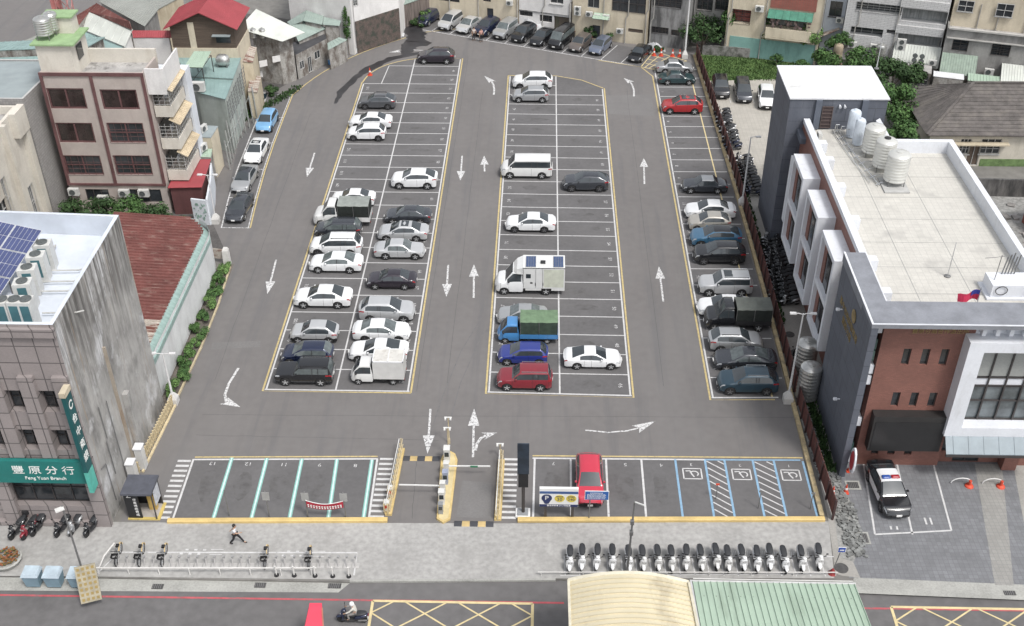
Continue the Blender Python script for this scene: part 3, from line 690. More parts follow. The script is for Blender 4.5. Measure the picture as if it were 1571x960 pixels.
    for i, x in enumerate(xs):
        # nose and tail bow in plan
        for j, (y, z) in enumerate(secs[i]):
            k = 0
            if x < .32: k = (y / (W/2)) ** 2 * (.16 if not sq else .03) * (1 - x / .32)
            if x > L - .32 and 'cab' not in kind: k = -(y / (W/2)) ** 2 * (.12 if not sq else .03) * (1 - (L - x) / .32)
            V.append((x + k - L/2, -y, z))
    idx = lambda i, j: i * nj + j
    parts = {k: MB() for k in ('body', 'roof', 'windscreen', 'rear_window', 'ws0', 'ws1', 'ws2', 'wn0', 'wn1', 'wn2', 'hl0', 'hl1', 'tl0', 'tl1', 'trim', 'hood')}
    def add(key, ids, side):
        P_ = [V[k] for k in ids]
        if side: P_ = [(p[0], -p[1], p[2]) for p in reversed(P_)]
        parts[key].quad(*P_)
    for i in range(n - 1):
        xa, xb2 = xs[i], xs[i+1]; xm_ = (xa + xb2) / 2
        for j in range(nj - 1):
            for side in (0, 1):
                key = 'body'
                if j == 5 and xc + .25*(xw-xc) < xm_ < lerp(xr, xb, .38 if not (sq or xb - xr < .4) else 0) and abs(xm_ - xm) > .036 and not (q3 and abs(xm_ - q3) < .036):
                    seg = 0 if xm_ < xm else (1 if not q3 or xm_ < q3 else 2)
                    if kind in ('cab', 'bigcab') : seg = 0
                    key = ('ws' if side == 0 else 'wn') + str(seg)
                elif j == 5 and (abs(xm_ - xm) <= .036 or (q3 and abs(xm_ - q3) <= .036)): key = 'trim'
                elif j >= 8 and xc < xm_ < xw: key = 'windscreen'
                elif j >= 8 and xr < xm_ < xb and not (kind in ('cab', 'bigcab') and False): key = 'rear_window'
                elif j >= 7 and xw <= xm_ <= xr: key = 'roof'
                elif j == 0 : key = 'trim'
                elif j in (2, 3) and j == 3 and .03 < xm_ < .42 and 'cab' not in kind: key = 'hl%d' % side
                elif j in (3, 4) and xm_ < .14 and 'cab' in kind: key = 'hl%d' % side
                elif j in (3,) and L - .45 < xm_ < L - .0 and backlights and 'cab' not in kind: key = 'tl%d' % side
                elif lower and j == 1: key = 'trim'
                add(key, (idx(i, j), idx(i+1, j), idx(i+1, j+1), idx(i, j+1)), side)
    bodyv = parts['body']
    for e_, i in ((0, 0), (1, n - 1)):                 # nose and tail faces
        for j in range(nj - 1):
            a, b = V[idx(i, j)], V[idx(i, j+1)]; P_ = [a, b, (b[0], -b[1], b[2]), (a[0], -a[1], a[2])]
            if e_: P_ = P_[::-1]
            key = 'body'
            if e_ == 0 and j in (0, 1): key = 'trim'
            if e_ == 1 and j == 0: key = 'trim'
            parts[key].quad(*P_)
    def wel(mb, nm, m, parent=rt, smooth=38):
        if not mb.f: return None
        # weld doubles so the shading is continuous
        bm = bmesh.new(); vs_ = {}; 
        for f in mb.f:
            vv = []
            for k in f:
                key = tuple(round(c, 4) for c in mb.v[k])
                if key not in vs_: vs_[key] = bm.verts.new(mb.v[k])
                if vs_[key] not in vv: vv.append(vs_[key])
            if len(vv) >= 3:
                try: bm.faces.new(vv)
                except ValueError: pass
        me = bpy.data.meshes.new(nm); bm.to_mesh(me); bm.free(); me.materials.append(m)
        me.polygons.foreach_set('use_smooth', [True] * len(me.polygons)); me.set_sharp_from_angle(angle=rad(smooth))
        o = bpy.data.objects.new(nm, me); SC.collection.objects.link(o); o.parent = parent; return o
    if not roofc:
        for k, f in enumerate(parts['roof'].f): parts['body'].quad(*[parts['roof'].v[q] for q in f])
    body = wel(parts['body'], 'body', color)
    if roofc: wel(parts['roof'], 'roof', roofc)
    wel(parts['windscreen'], 'windscreen', glass); wel(parts['rear_window'], 'rear_window', glass)
    for k in ('ws0', 'ws1', 'ws2', 'wn0', 'wn1', 'wn2'): wel(parts[k], 'side_window', glass)
    for k in ('hl0', 'hl1'): wel(parts[k], 'headlight', LAMPM)
    for k in ('tl0', 'tl1'): wel(parts[k], 'taillight', TAILM)
    T = parts['trim']
    # dark floor and wheel wells
    T.box(.16 - L/2, L/2 - .16, -W*.40, W*.40, z0 + .0, .66)
    # door seams, handles
    def seam(x, j0=1, j1=4):
        i = min(range(n), key=lambda q: abs(xs[q] - x))
        for s in (-1, 1):
            for j in range(j0, j1):
                a, b = V[idx(i, j)], V[idx(i, j+1)]
                T.quad((a[0]-.008, (a[1]-.004)*s, a[2]), (a[0]+.008, (a[1]-.004)*s, a[2]), (b[0]+.008, (b[1]-.004)*s, b[2]), (b[0]-.008, (b[1]-.004)*s, b[2]))
    for x in ([xc + .02, xm, xr + .05] if 'cab' not in kind else [.45]): seam(x)
    wel(T, 'trim', TRIM)
    if 'cab' not in kind:
        gr = MB().box(-L/2 - .012, -L/2 + .05, -W*.24, W*.24, K['nose'] - .33, K['nose'] - .24); gr.build('grille', TRIM, rt)
    pl = MB().box(-L/2 - .03, -L/2 + .02, -.17, .17, .40, .53); pl.build('licence_plate', PLATE, rt)
    if 'cab' not in kind: MB().box(L/2 - .02, L/2 + .012, -.17, .17, .58, .71).build('licence_plate', PLATE, rt)
    for s in (-1, 1):
        y = s * (W/2 * .955 + .06); xx = xc + .32 * (xw - xc) + .1 - L/2; zz = belt(xc) + .12
        m_ = MB(); m_.ell([(xx - .07, y, zz, .03, .03), (xx - .05, y, zz, .085, .06), (xx + .05, y, zz, .09, .065), (xx + .07, y, zz, .06, .045)], 8, pw=.7)
        m_.build('mirror', color if 'cab' not in kind else TRIM, rt, smooth=50)
    if 'cab' not in kind:
        for s in (-1, 1):
            for x in (xm - .22, xr - .12):
                hd = MB().box(x - L/2 - .09, x - L/2 + .09, s*W*.478 - .02 + (s*.012), s*W*.478 + .02 + (s*.012), belt(x) - .13, belt(x) - .10)
                hd.build('door_handle', color if color not in (PT['black'],) else TRIM, rt)
    if rails:
        for s in (-1, 1):
            rl = MB()
            y = s * (W/2*K['wr'] - .05); rl.bar((xw + .15 - L/2, y, H + .035), (xr - .1 - L/2, y, H + .035), .035, .03)
            for x in (xw + .2, xr - .15): rl.box(x - L/2 - .03, x - L/2 + .03, y - .015, y + .015, H - .03, H + .03)
            rl.build('roof_rail', CHROME if rails == 2 else TRIM, rt)
    if sunroof:
        MB().box(xw + .18 - L/2, (xw + .85 if sunroof == 1 else xr - .15) - L/2, -W*.26, W*.26, H - .02, H + .012).build('sunroof', GL, rt)
    if wheels_on: wheels(rt, [a - L/2 for a in (fa, rb) if a < L], W/2 + .012, r, .21 if H < 1.6 else .23, darkrim)
    rt['L'] = L
    return rt
CARP = {}
def place(kind, color, pl, pr, pby, face, label, group=None, cat='car', **kw):
    """pl, pr: picture columns of the car's two ends; pby: row of the near tyres' foot"""
    xa, ya = g(pl, pby - 14, .45); xb_, _ = g(pr, pby - 14, .45); yb = g((pl + pr) / 2, pby)[1]
    o = car(kind, color, **kw); L = o['L']; del o['L']
    s = (xb_ - xa) / L; s = max(.86, min(1.14, s))
    W = KIND[kind]['W']
    o.location = ((xa + xb_) / 2, yb + W / 2 * .97 * min(s, 1.05), 0.006); o.rotation_euler = (0, 0, 0 if face == 'L' else math.pi)
    o.scale = (s, min(max(s, .95), 1.05), min(max(s, .95), 1.05))
    o['label'] = label; o['category'] = cat; o['group'] = group or 'cars parked in the marked bays'
    return o
def place_at(kind, color, x, y, rz, label, s=1.0, group=None, cat='car', **kw):
    o = car(kind, color, **kw); del o['L']; o.location = (x, y, .006); o.rotation_euler = (0, 0, rz); o.scale = (s, s, s); o['label'] = label; o['category'] = cat
    o['group'] = group or 'cars parked in the marked bays'
    return o
p_ = PT
# left block, left column
place('cuv', p_['grey'], 551, 609, 168.5, 'L', 'grey crossover alone near the top left of the left parking block', glass=GL, darkrim=True, rails=True)
place('sedan', p_['white'], 536, 603, 199, 'L', 'white sedan directly behind the white hatchback with dark tailgate', darkrim=True)
place('hatch', p_['white'], 533, 593.5, 217, 'L', 'white hatchback with dark tailgate glass beside the white sedan', darkrim=True)
place('sedan', p_['white'], 508, 577, 318, 'L', 'white sedan almost hidden behind the dark canopied truck')
place('mpv', p_['darkgrey'], 483, 556, 367, 'L', 'dark grey wagon squeezed between the canopied truck and the white people carrier', glass=GL2)
place('mpv', p_['white'], 475, 557, 394, 'L', 'white people carrier with roof rails next to the dark wagon', rails=True, darkrim=True)
place('sedan', p_['white'], 474, 557.5, 420, 'L', 'white sedan below the white people carrier', glass=GL2)
place('sedan', p_['white'], 450, 541, 474, 'L', 'large white sedan standing alone in the middle of the left column', glass=GL, sc=1.05)
place('round', p_['lightsilver'], 445, 520, 528, 'L', 'small round silver hatchback with grey lower sides', lower=True)
place('hatch', p_['navy'], 430.5, 512, 562, 'L', 'dark blue hatchback behind the black boxy off-roader', glass=GL2)
place('boxy', p_['black'], 423.5, 512, 592.5, 'L', 'black boxy off-road car with roof bars in the bottom left corner bay', rails=True, glass=GL2)
# left block, right column
place('suv', p_['purple'], 641, 699, 99, 'L', 'dark plum sport utility car in the topmost bay of the left block', glass=GL)
place('cuv', p_['white'], 600, 672, 291, 'L', 'white crossover standing alone beside the centre lane arrows', glass=GL)
place('sedan', p_['darkgrey'], 589.5, 663, 345, 'L', 'dark blue-grey fastback behind the silver sedan with sunroof')
place('sedan', p_['lightsilver'], 579, 658, 371.5, 'L', 'silver sedan with a dark sunroof', sunroof=1)
place('oldsedan', p_['lightsilver'], 574, 653, 399, 'R', 'older pale silver sedan with its boot to the left', glass=GL2)
place('sedan', p_['purple'], 562, 640, 445, 'L', 'dark plum sedan with red tail lamps beside the large white sedan', glass=GL)
place('suv', p_['lightsilver'], 551, 637, 496, 'R', 'silver crossover facing right with a silver roof', glass=GL)
place('sedan', p_['white'], 541, 630, 526, 'R', 'white sedan facing right below the silver crossover', glass=GL2, darkrim=True)
place('coupe', p_['white'], 534, 627, 557, 'L', 'white sedan behind the small white box truck')
# middle block
place('suv', p_['white'], 786, 848, 138, 'L', 'white sport utility car in the top left bay of the middle block', darkrim=True)
place('hatch', p_['silver'], 785.5, 842.5, 158, 'L', 'silver hatchback in front of the white sport utility car')
place('van', p_['pearl'], 768, 848, 275, 'L', 'white passenger van with long dark side windows', cat='van', darkrim=False)
place('sedan', p_['white'], 775, 853, 357.5, 'L', 'white sedan alone in the left column of the middle block', darkrim=True)
place('sedan', p_['silver'], 762, 840, 500, 'L', 'grey sedan hidden behind the blue truck with green canopy', glass=GL2)
place('hatch', p_['blue'], 763.5, 841, 561.5, 'L', 'bright blue hatchback between the blue truck and the dark red people carrier')
place('suvbox', p_['darkred'], 762, 848, 600.5, 'L', 'dark red car with roof rails in the bottom left bay of the middle block', rails=2)
place('cuv', p_['darkgrey'], 863, 934, 295, 'L', 'dark grey crossover in the right column of the middle block', darkrim=True)
place('coupe', p_['white'], 864, 954, 567.5, 'R', 'white coupe facing right at the bottom of the middle block')
# right strip
place('oldsedan', p_['silver'], 1005, 1063, 114, 'R', 'old silver sedan nearest the yellow hatched corner', glass=GL)
place('oldsedan', p_['green'], 1009, 1066, 131, 'R', 'dark green-black sedan just in front of the old silver sedan')
place('suv', p_['red'], 1014, 1077, 176, 'L', 'red sport utility car with a panoramic glass roof', sunroof=2)
place('oldsedan', p_['darkgrey'], 1045, 1116, 298, 'L', 'old black and grey sedan next to the brown fence', glass=GL, roofc=p_['silver'])
place('sedan', p_['white'], 1050, 1128, 338, 'L', 'white sedan with a black rear window beside the old black sedan', darkrim=True)
place('cuv', p_['beige'], 1055, 1120, 356, 'L', 'small beige-silver crossover behind the blue car with black roof')
place('cuv', p_['skyblue'], 1058.5, 1137, 381, 'L', 'blue crossover with a black roof by the fence', roofc=p_['black'])
place('suv', p_['black'], 1063, 1143, 407, 'L', 'black sport utility car in front of the blue crossover', darkrim=True)
place('suvbox', p_['lightsilver'], 1071, 1154, 455.5, 'L', 'boxy silver off-road car with roof rails', rails=2, sunroof=1)
place('sedan', p_['white'], 1069.5, 1156, 488, 'L', 'white sedan behind the black truck with a dark cargo cover')
place('suv', p_['silver'], 1087, 1170, 542, 'R', 'silver-grey sport utility car with rear to the lane', rails=True)
place('coupe', p_['darkgrey'], 1095, 1192, 571, 'L', 'dark grey saloon behind the teal car', glass=GL2)
place('suv', p_['teal'], 1101, 1194, 607, 'L', 'teal blue sport utility car in the bottom bay of the right strip', rails=2, darkrim=True)
# kerbside strip on the left, noses to the camera
N_ = rad(90)
place_at('hatch', p_['lightblue'], -29.25, 108.9, N_ - .05, 'light blue hatchback in the kerbside strip on the left', darkrim=True)
place_at('sedan', p_['white'], -28.95, 102.2, N_ - .04, 'white sedan with dark sunroof parked along the left kerb', sunroof=1)
place_at('sedan', p_['silver'], -28.85, 96.4, N_ - .06, 'silver sedan with dark roof parked along the left kerb', roofc=p_['darkgrey'])
place_at('sedan', p_['darkgrey'], -28.15, 90.9, N_ - .06, 'dark grey car at the front of the left kerbside strip')
place_at('suv', p_['brightred'], 3.5, 55.2, N_, 'red car parked nose out behind the parking price sign', glass=GL)
# police station cars
pc = place_at('sedan', p_['black'], 23.35, 54.9, N_ + .06, 'black and white police car with a blue and red roof bar', 1.07, roofc=p_['white'], group='cars at the police station', darkrim=True)
place_at('suv', p_['black'], 20.05, 118.3, N_ - .05, 'black car with silver roof rails in the back lot, nearest the fence', rails=2, group='cars at the police station')
place_at('mpv', p_['darkgrey'], 22.4, 117.3, N_ - .05, 'dark grey people carrier in the middle of the back lot', group='cars at the police station')
place_at('suv', p_['white'], 24.75, 115.6, N_ - .1, 'white sport utility car in the back lot beside the grey tower roof', group='cars at the police station')
place_at('sedan', p_['white'], 24.9, 100.2, N_ + rad(90), 'white car mostly hidden behind the grey tower', group='cars at the police station')
# back row
rr = math.atan2(rn.y, rn.x)      # cars point out towards the lane
spec = [('hatch', 'navy', 0, 'dark blue hatchback at the left end of the back row', {}), ('mpv', 'lightsilver', 1, 'silver people carrier with dark windscreen, second from the left end of the back row', {}),
 ('sedan', 'lightsilver', 2, 'silver sedan with open-looking pale windscreen in the back row', dict(glass=GL2)), ('suv', 'navy', 3, 'dark blue car beside two people in the back row', {}), ('suvbox', 'silver', 4, 'grey estate car just right of the two people', dict(glass=GL2)),
 ('suv', 'black', 5, 'black sport utility car with bright head lamps in the back row', {}), ('sedan', 'black', 6, 'black sedan to the left of the black van', {}), ('minivan', 'black', 7, 'tall black van in the back row', dict(glass=GL2)),
 ('hatch', 'brown', 8, 'small brown hatchback right of the black van', {}), ('hatch', 'bluegrey', 9, 'blue-grey hatchback beside the one free bay of the back row', dict(glass=GL)), ('oldsedan', 'black', 11, 'black car next to the yellow hatched corner', {})]
for kd, co, i, lb, kw in spec:
    p = r0 + rd * (i * 2.52 + 1.62) + rn * (2.65 if i != 8 else 2.5)
    if i == 0: p += rd * -.7
    place_at(kd, p_[co], p.x, p.y, rr, lb, {'minivan': 1.08, 'hatch': 1.0}.get(kd, 1.0), group='cars in the back row', **kw)
# police car livery: white doors, light bar
K = KIND['sedan']; L = K['L']
for s in (-1, 1):
    dm = MB()
    y = s * (K['W']/2 + .006)
    dm.quad((1.35 - L/2, y, .42), (3.1 - L/2, y, .42), (3.5 - L/2, y*.985, .86), (1.25 - L/2, y*.985, .86))
    ob = dm.build('door_panel', p_['white']); ob.parent = pc
for nm, m, ya, yb in (('light_bar_blue', mat('lamp_blue', (.02, .07, .30), rough=.2, world=False), .02, .55), ('light_bar_red', mat('lamp_red', (.30, .02, .03), rough=.2, world=False), -.55, -.02)):
    ob = MB().ell([(2.2 - L/2, (ya+yb)/2, 1.50, abs(yb-ya)/2, .05), (2.24 - L/2, (ya+yb)/2, 1.50, abs(yb-ya)/2, .075), (2.42 - L/2, (ya+yb)/2, 1.50, abs(yb-ya)/2, .075), (2.46 - L/2, (ya+yb)/2, 1.50, abs(yb-ya)/2, .05)], 10, pw=.5).build('light_bar', m); ob.parent = pc
# ---------------------------------------------------------------- trucks
def addto(rt, mb, name, m, smooth=None):
    o = mb.build(name, m, smooth=smooth); o.parent = rt; return o
def truck(kindcab, cabc, pl, pr, pby, label, bedL, bedW, z0, z1, style, boxm, roofm, cat='truck'):
    xa, _ = g(pl, pby - 14, .6); xb_, _ = g(pr, pby - 14, .6); yb = g((pl+pr)/2, pby)[1]
    LT_ = xb_ - xa; KC = KIND[kindcab]; cl = KC['L']; bl = LT_ - cl - .03
    rt = thing('parked_truck', label, cat)
    cab = car(kindcab, cabc, root=rt, wheels_on=False)
    del rt['L']
    for o in rt.children: o.location.x = -LT_/2 + cl/2
    r = .28 if kindcab == 'cab' else .36
    W = bedW; xs0 = -LT_/2 + cl + .04; xe = LT_/2
    ch = MB()
    ch.box(-LT_/2 + .3, xe - .1, -.38, .38, .34, .50); ch.box(xs0 - .1, xe - .05, -W/2 + .12, W/2 - .12, .50, .60)
    ch.box(xs0 + .5, xs0 + .9, -W/2 + .15, -W/2 + .5, .28, .50); ch.box(xe - .06, xe, -W/2 + .1, W/2 - .1, .38, .56)
    addto(rt, ch, 'chassis', TRIM)
    wheels(rt, [-LT_/2 + KC['wb'][0], xe - .85 if kindcab == 'cab' else xe - 1.0], KC['W']/2 - .03, r, .2)
    for s in (-1, 1): addto(rt, MB().box(xe - .01, xe + .02, s*(W/2 - .2) - .09, s*(W/2 - .2) + .09, .45, .56), 'taillight', TAILM)
    if style == 'canopy':        # drop-side bed with a square canopy on a frame
        bd = MB(); t = .04
        bd.box(xs0, xe, -W/2, W/2, .60, .66)
        for a in ((xs0, xe, -W/2, -W/2 + t), (xs0, xe, W/2 - t, W/2), (xs0, xs0 + t, -W/2 + t, W/2 - t), (xe - t, xe, -W/2 + t, W/2 - t)): bd.box(*a, .66, z0)
        for i in range(5):
            x = lerp(xs0, xe - .06, i / 4)
            for s in (-1, 1): bd.box(x, x + .06, s*(W/2 + .012) - .012, s*(W/2 + .012) + .012, .62, z0 + .02)
        addto(rt, bd, 'cargo_bed', boxm[1])
        cv = MB(); w2 = W/2 - .02
        prof = [(-w2, z0 + .01), (-w2, z1 - .12), (-w2 + .10, z1 - .02), (0, z1 + .05), (w2 - .10, z1 - .02), (w2, z1 - .12), (w2, z0 + .01)]
        N = 7
        R = [[(lerp(xs0 + .02, xe - .03, i / N), y, z - (.035 if i % 2 and j not in (0, 6) else 0) * (1 if 0 < i < N else 0)) for j, (y, z) in enumerate(prof)] for i in range(N + 1)]
        cv.rings(R, cap=True, close=False)
        side = MB(); top = MB()
        for f in cv.f:
            zz = [cv.v[k][2] for k in f]; (top if min(zz) > z1 - .3 else side).quad(*[cv.v[k] for k in f])
        addto(rt, side, 'canopy_side', boxm[0]); addto(rt, top, 'canopy_roof', roofm)
        fr = MB()
        for x in (xs0 + .03, (xs0 + xe)/2, xe - .05):
            for s in (-1, 1): fr.bar((x, s*(W/2 + .005), z0 - .05), (x, s*(W/2 + .005), z1 - .1), .035)
        addto(rt, fr, 'canopy_frame', MSTEEL if style else TRIM)
    else:
        bx = MB(); bx.box(xs0, xe, -W/2, W/2, .62, z1); 
        for i in range(14):
            x = lerp(xs0 + .08, xe - .08, i / 13)
            for s in (-1, 1): bx.box(x - .012, x + .012, s*(W/2 + .006) - .006, s*(W/2 + .006) + .006, .68, z1 - .05)
        addto(rt, bx, 'cargo_box', boxm[0])
        ed = MB()
        for a in ((xs0, xe, -W/2 - .02, -W/2 + .06), (xs0, xe, W/2 - .06, W/2 + .02), (xs0 - .01, xs0 + .06, -W/2 - .02, W/2 + .02), (xe - .06, xe + .015, -W/2 - .02, W/2 + .02), ((xs0 + xe)/2 - .03, (xs0 + xe)/2 + .03, -W/2, W/2)): ed.box(*a, z1 - .06, z1 + .035)
        addto(rt, ed, 'box_edging', boxm[1])
        addto(rt, MB().box(xs0 + .06, xe - .06, -W/2 + .06, W/2 - .06, z1 + .002, z1 + .012), 'box_roof', roofm)
    rt.location = ((xa + xb_)/2, yb + KC['W']/2 * .97, .006)
    rt['group'] = 'trucks parked in the bays'
    return rt
CLOTH_DK = mat('dark_canopy_mesh', (.016, .02, .018), rough=.8, var=.3, scale=4, world=False); CLOTH_TOP = mat('grey_green_canopy', (.24, .26, .245), rough=.75, var=.12, scale=2, world=False)
CLOTH_GR = mat('green_tarpaulin', (.13, .20, .12), rough=.75, var=.18, scale=2.2, world=False); CLOTH_GS = mat('dark_green_tarpaulin', (.035, .055, .04), rough=.75, var=.3, scale=2.2, world=False)
CLOTH_B = mat('dark_tarpaulin', (.10, .11, .10), rough=.75, var=.15, scale=2, world=False)
BOXW = mat('white_box_panel', (.58, .58, .57), rough=.5, var=.06, scale=1.5, world=False); BOXT = mat('stained_box_roof', (.56, .55, .52), rough=.7, var=.1, scale=2, world=False); add_layer(BOXT, (.40, .375, .34), 3, (1, 1, 1), (.52, .7), world=False)
truck('bigcab', p_['pearl'], 480.5, 569, 349, 'white-cab truck with a dark canopy over its bed', 3, 1.9, 1.05, 2.35, 'canopy', (CLOTH_DK, p_['pearl']), CLOTH_TOP)
truck('cab', p_['pearl'], 537.5, 621, 591, 'small white box truck in the bottom right bay of the left block', 3, 1.62, 1, 2.25, 'box', (BOXW, p_['white']), BOXT)
truck('cab', p_['truckblue'], 763, 856, 528, 'blue truck with a green canopy', 3, 1.75, 1.0, 2.3, 'canopy', (CLOTH_GS, p_['truckblue']), CLOTH_GR)
truck('bigcab', p_['black'], 1081, 1182, 509, 'black truck with silver cab roof and dark covered bed', 3, 1.85, 1.0, 2.2, 'canopy', (CLOTH_DK, TRIM), CLOTH_B)
# the black truck's pale cab roof, the blue truck's white cab roof
for o in bpy.data.objects:
    pass
def camper():
    pl, pr, pby = 759.5, 866, 453
    xa, _ = g(pl, pby - 14, .6); xb_, _ = g(pr, pby - 14, .6); yb = g((pl+pr)/2, pby)[1]; LT_ = xb_ - xa
    rt = thing('camper_truck', 'white camper truck with two solar panels on its roof', 'camper'); cab = car('bigcab', p_['white'], root=rt, wheels_on=False); del rt['L']
    for o in rt.children: o.location.x = -LT_/2 + 2.35/2
    xs0 = -LT_/2 + 2.05; xe = LT_/2; W = 2.0; z1 = 2.75
    wheels(rt, [-LT_/2 + .78, xe - 1.55], .98, .36, .22)
    addto(rt, MB().box(-LT_/2 + .3, xe - .1, -.6, .6, .34, .62).box(xs0 + .3, xe - .3, -.95, .95, .5, .7), 'chassis', TRIM)
    b = MB(); b.box(xs0 + .28, xe, -W/2, W/2, .72, z1)
    R = [[(xs0 - .62, y*.8, 2.05 + z) for y, z in ((-.95, 0), (.95, 0), (.85, .06), (-.85, .06))], [(xs0 - .2, y*.95, 2.1 + z) for y, z in ((-.98, 0), (.98, 0), (.92, .42), (-.92, .42))], [(xs0 + .29, y, 2.1 + z) for y, z in ((-.99, 0), (.99, 0), (.97, z1 - 2.12), (-.97, z1 - 2.12))]]
    b.rings(R); b.box(xs0 + .5, xe - 1.95, -W/2 + .01, W/2 - .01, .5, .72); b.box(xe - 1.1, xe, -W/2 + .01, W/2 - .01, .5, .72)
    addto(rt, b, 'living_box', p_['pearl'])
    addto(rt, MB().box(xe - 1.75, xe - .1, -W/2 - .006, -W/2 + .01, .85, z1 - .15), 'side_panel', mat('cream_panel', (.52, .54, .46), rough=.5, world=False))
    t = MB()
    for a in ((xs0 + .33, 0), (xs0 + 1.35, 0), (xe - 1.85, 0)): t.box(a[0], a[0] + .02, -W/2 - .012, -W/2 + .01, .8, z1 - .1)
    t.box(xs0 + .28, xe + .01, -W/2 - .015, -W/2 + .01, z1 - .05, z1 + .005); t.box(xs0 + .9, xs0 + 1.1, -W/2 - .012, -W/2, 1.2, 1.35)
    for x in (xs0 + 1.3, xs0 + 1.95): t.box(x, x + .04, -W/2 - .02, -W/2, 1.0, 1.3)
    addto(rt, t, 'trim', TRIM)
    addto(rt, MB().box(xs0 + .55, xs0 + .95, -W/2 - .014, -W/2 + .01, 1.75, 2.15), 'side_window', GL)
    sp = mat('solar_cells', (.05, .08, .17), rough=.25, var=.1, world=False, spec=.7)
    for x in (xs0 + .55, xe - .95):
        o = addto(rt, MB().box(x - .02, x + .82, -.9, .75, z1 + .03, z1 + .06), 'solar_panel_frame', CHROME)
        s_ = MB()
        for i in range(4):
            for j in range(8): s_.box(x + .01 + i*.2, x + .19 + i*.2, -.88 + j*.2, -.70 + j*.2, z1 + .061, z1 + .066)
        q = s_.build('solar_cells', sp); q.parent = o
    addto(rt, MB().box(xs0 + 1.75, xs0 + 2.15, -.35, .05, z1, z1 + .1), 'roof_hatch', TRIM)
    rt.location = ((xa + xb_)/2, yb + .98, .006); rt['group'] = 'trucks parked in the bays'
camper()
# ================================================================ BUILDING KIT
def WM(name, col, stain=None, sc=.5, st=(1, 1, .25), th=(.5, .72), **k):
    m = mat(name, col, rough=k.pop('rough', .85), var=k.pop('var', .08), scale=k.pop('scale', .5), fine=k.pop('fine', .05), **k)
    if stain: add_layer(m, stain, sc, st, th)
    return m
wm = dict(
    cream=WM('cream_wall', (.56, .50, .39), (.42, .37, .28), .8), grimy=WM('grimy_concrete_wall', (.26, .26, .26), (.09, .09, .09), .7, th=(.45, .62)), white=WM('white_wall', (.66, .65, .64), (.52, .51, .50), .6),
    whitetile=tilemat('white_tile_wall', (.52, .52, .52), (.38, .38, .38), .5, .2, .02, offset=.5, var=.04), grey=WM('grey_plaster_wall', (.30, .295, .285), (.16, .155, .15), .5, (1, 1, .5), (.45, .65)),
    beige=WM('beige_wall', (.57, .54, .48), (.44, .40, .34), .7), brickred=tilemat('red_brick_wall', (.30, .085, .065), (.2, .12, .1), .4, .12, .02, offset=.5), pale_blue=WM('pale_blue_wall', (.42, .46, .52), (.34, .37, .42), .6),
    pink=WM('pinkish_plaster_wall', (.42, .37, .34), (.35, .30, .275), .5), bluewhite=WM('bluish_white_wall', (.62, .65, .69), (.52, .55, .60), .4), darkwood=WM('dark_timber_wall', (.075, .055, .042), (.12, .09, .07), 2, (.2, .2, 6), (.4, .65), fine=.2),
    tan=WM('tan_render_wall', (.50, .44, .33), (.33, .27, .19), 1), dirty=WM('dirty_shack_wall', (.33, .32, .30), (.13, .11, .095), 1.2, (1, 1, .6), (.42, .62), fine=.2), teal=WM('teal_wall', (.20, .36, .33), (.13, .24, .22), .8),
    steeltile=tilemat('granite_tile_wall', (.275, .245, .24), (.10, .09, .09), 1.22, 1.22, .035, var=.05, rough=.45, shift=(0, .12)), greytile=tilemat('grey_mosaic_wall', (.32, .31, .30), (.25, .24, .235), .25, .25, .02, var=.08))
wm['bankside'] = WM('stained_bank_wall', (.40, .39, .375), (.28, .275, .265), .5, (1, 1, .6), (.4, .7), fine=.05)
add_layer(wm['bankside'], (.17, .165, .16), .55, (1, 1.2, .55), (.46, .70)); add_layer(wm['bankside'], (.56, .56, .57), .42, (1, 1, .7), (.54, .66)); add_layer(wm['bankside'], (.09, .085, .08), 1.6, (1, 2.2, .12), (.42, .60), zr=(7, 15.5)); add_layer(wm['bankside'], (.30, .24, .18), 1.2, (1, 2.5, .10), (.60, .70)); add_layer(wm['bankside'], (.10, .10, .09), 1.5, (1, 1, .5), (.48, .62), zr=(1.6, -.4)); 
rm = dict(
    white=mat('white_roof_coating', (.66, .67, .69), rough=.6, var=.08, scale=.5, fine=.03), bluewhite=mat('bluish_roof_coating', (.58, .62, .68), rough=.6, var=.1, scale=.4),
    rust=mat('rusty_red_sheet', (.15, .055, .048), rough=.8, var=.2, scale=.5, fine=.15), redsheet=mat('red_painted_sheet', (.31, .06, .07), rough=.5, var=.1, scale=.6), teal=mat('teal_sheet', (.24, .34, .33), rough=.55, var=.12, scale=.5),
    palegreen=mat('pale_green_sheet', (.36, .46, .37), rough=.5, var=.06, scale=.4), cream=mat('cream_sheet', (.62, .56, .41), rough=.5, var=.05, scale=.4), grey=mat('grey_sheet', (.27, .28, .26), rough=.7, var=.1, scale=.4, fine=.08), whitesheet=mat('white_sheet', (.56, .58, .54), rough=.6, var=.1, scale=.5),
    greengrey=mat('grey_green_sheet', (.26, .32, .29), rough=.65, var=.12, scale=.8, fine=.08), bluegrey=mat('blue_grey_roof', (.27, .31, .32), rough=.7, var=.1, scale=.5), tile=mat('grey_clay_tiles', (.105, .095, .09), rough=.85, var=.25, scale=1.2, fine=.2), concrete=mat('roof_concrete', (.36, .35, .34), rough=.9, var=.2, scale=.6, fine=.12),
    greenpaint=mat('green_roof_paint', (.26, .38, .20), rough=.85, var=.12, scale=1.2, fine=.1), rustyw=mat('rust_bleached_sheet', (.44, .40, .35), rough=.85, var=.15, scale=.8, fine=.15), dark=mat('dark_roof', (.06, .06, .065), rough=.8, var=.2))
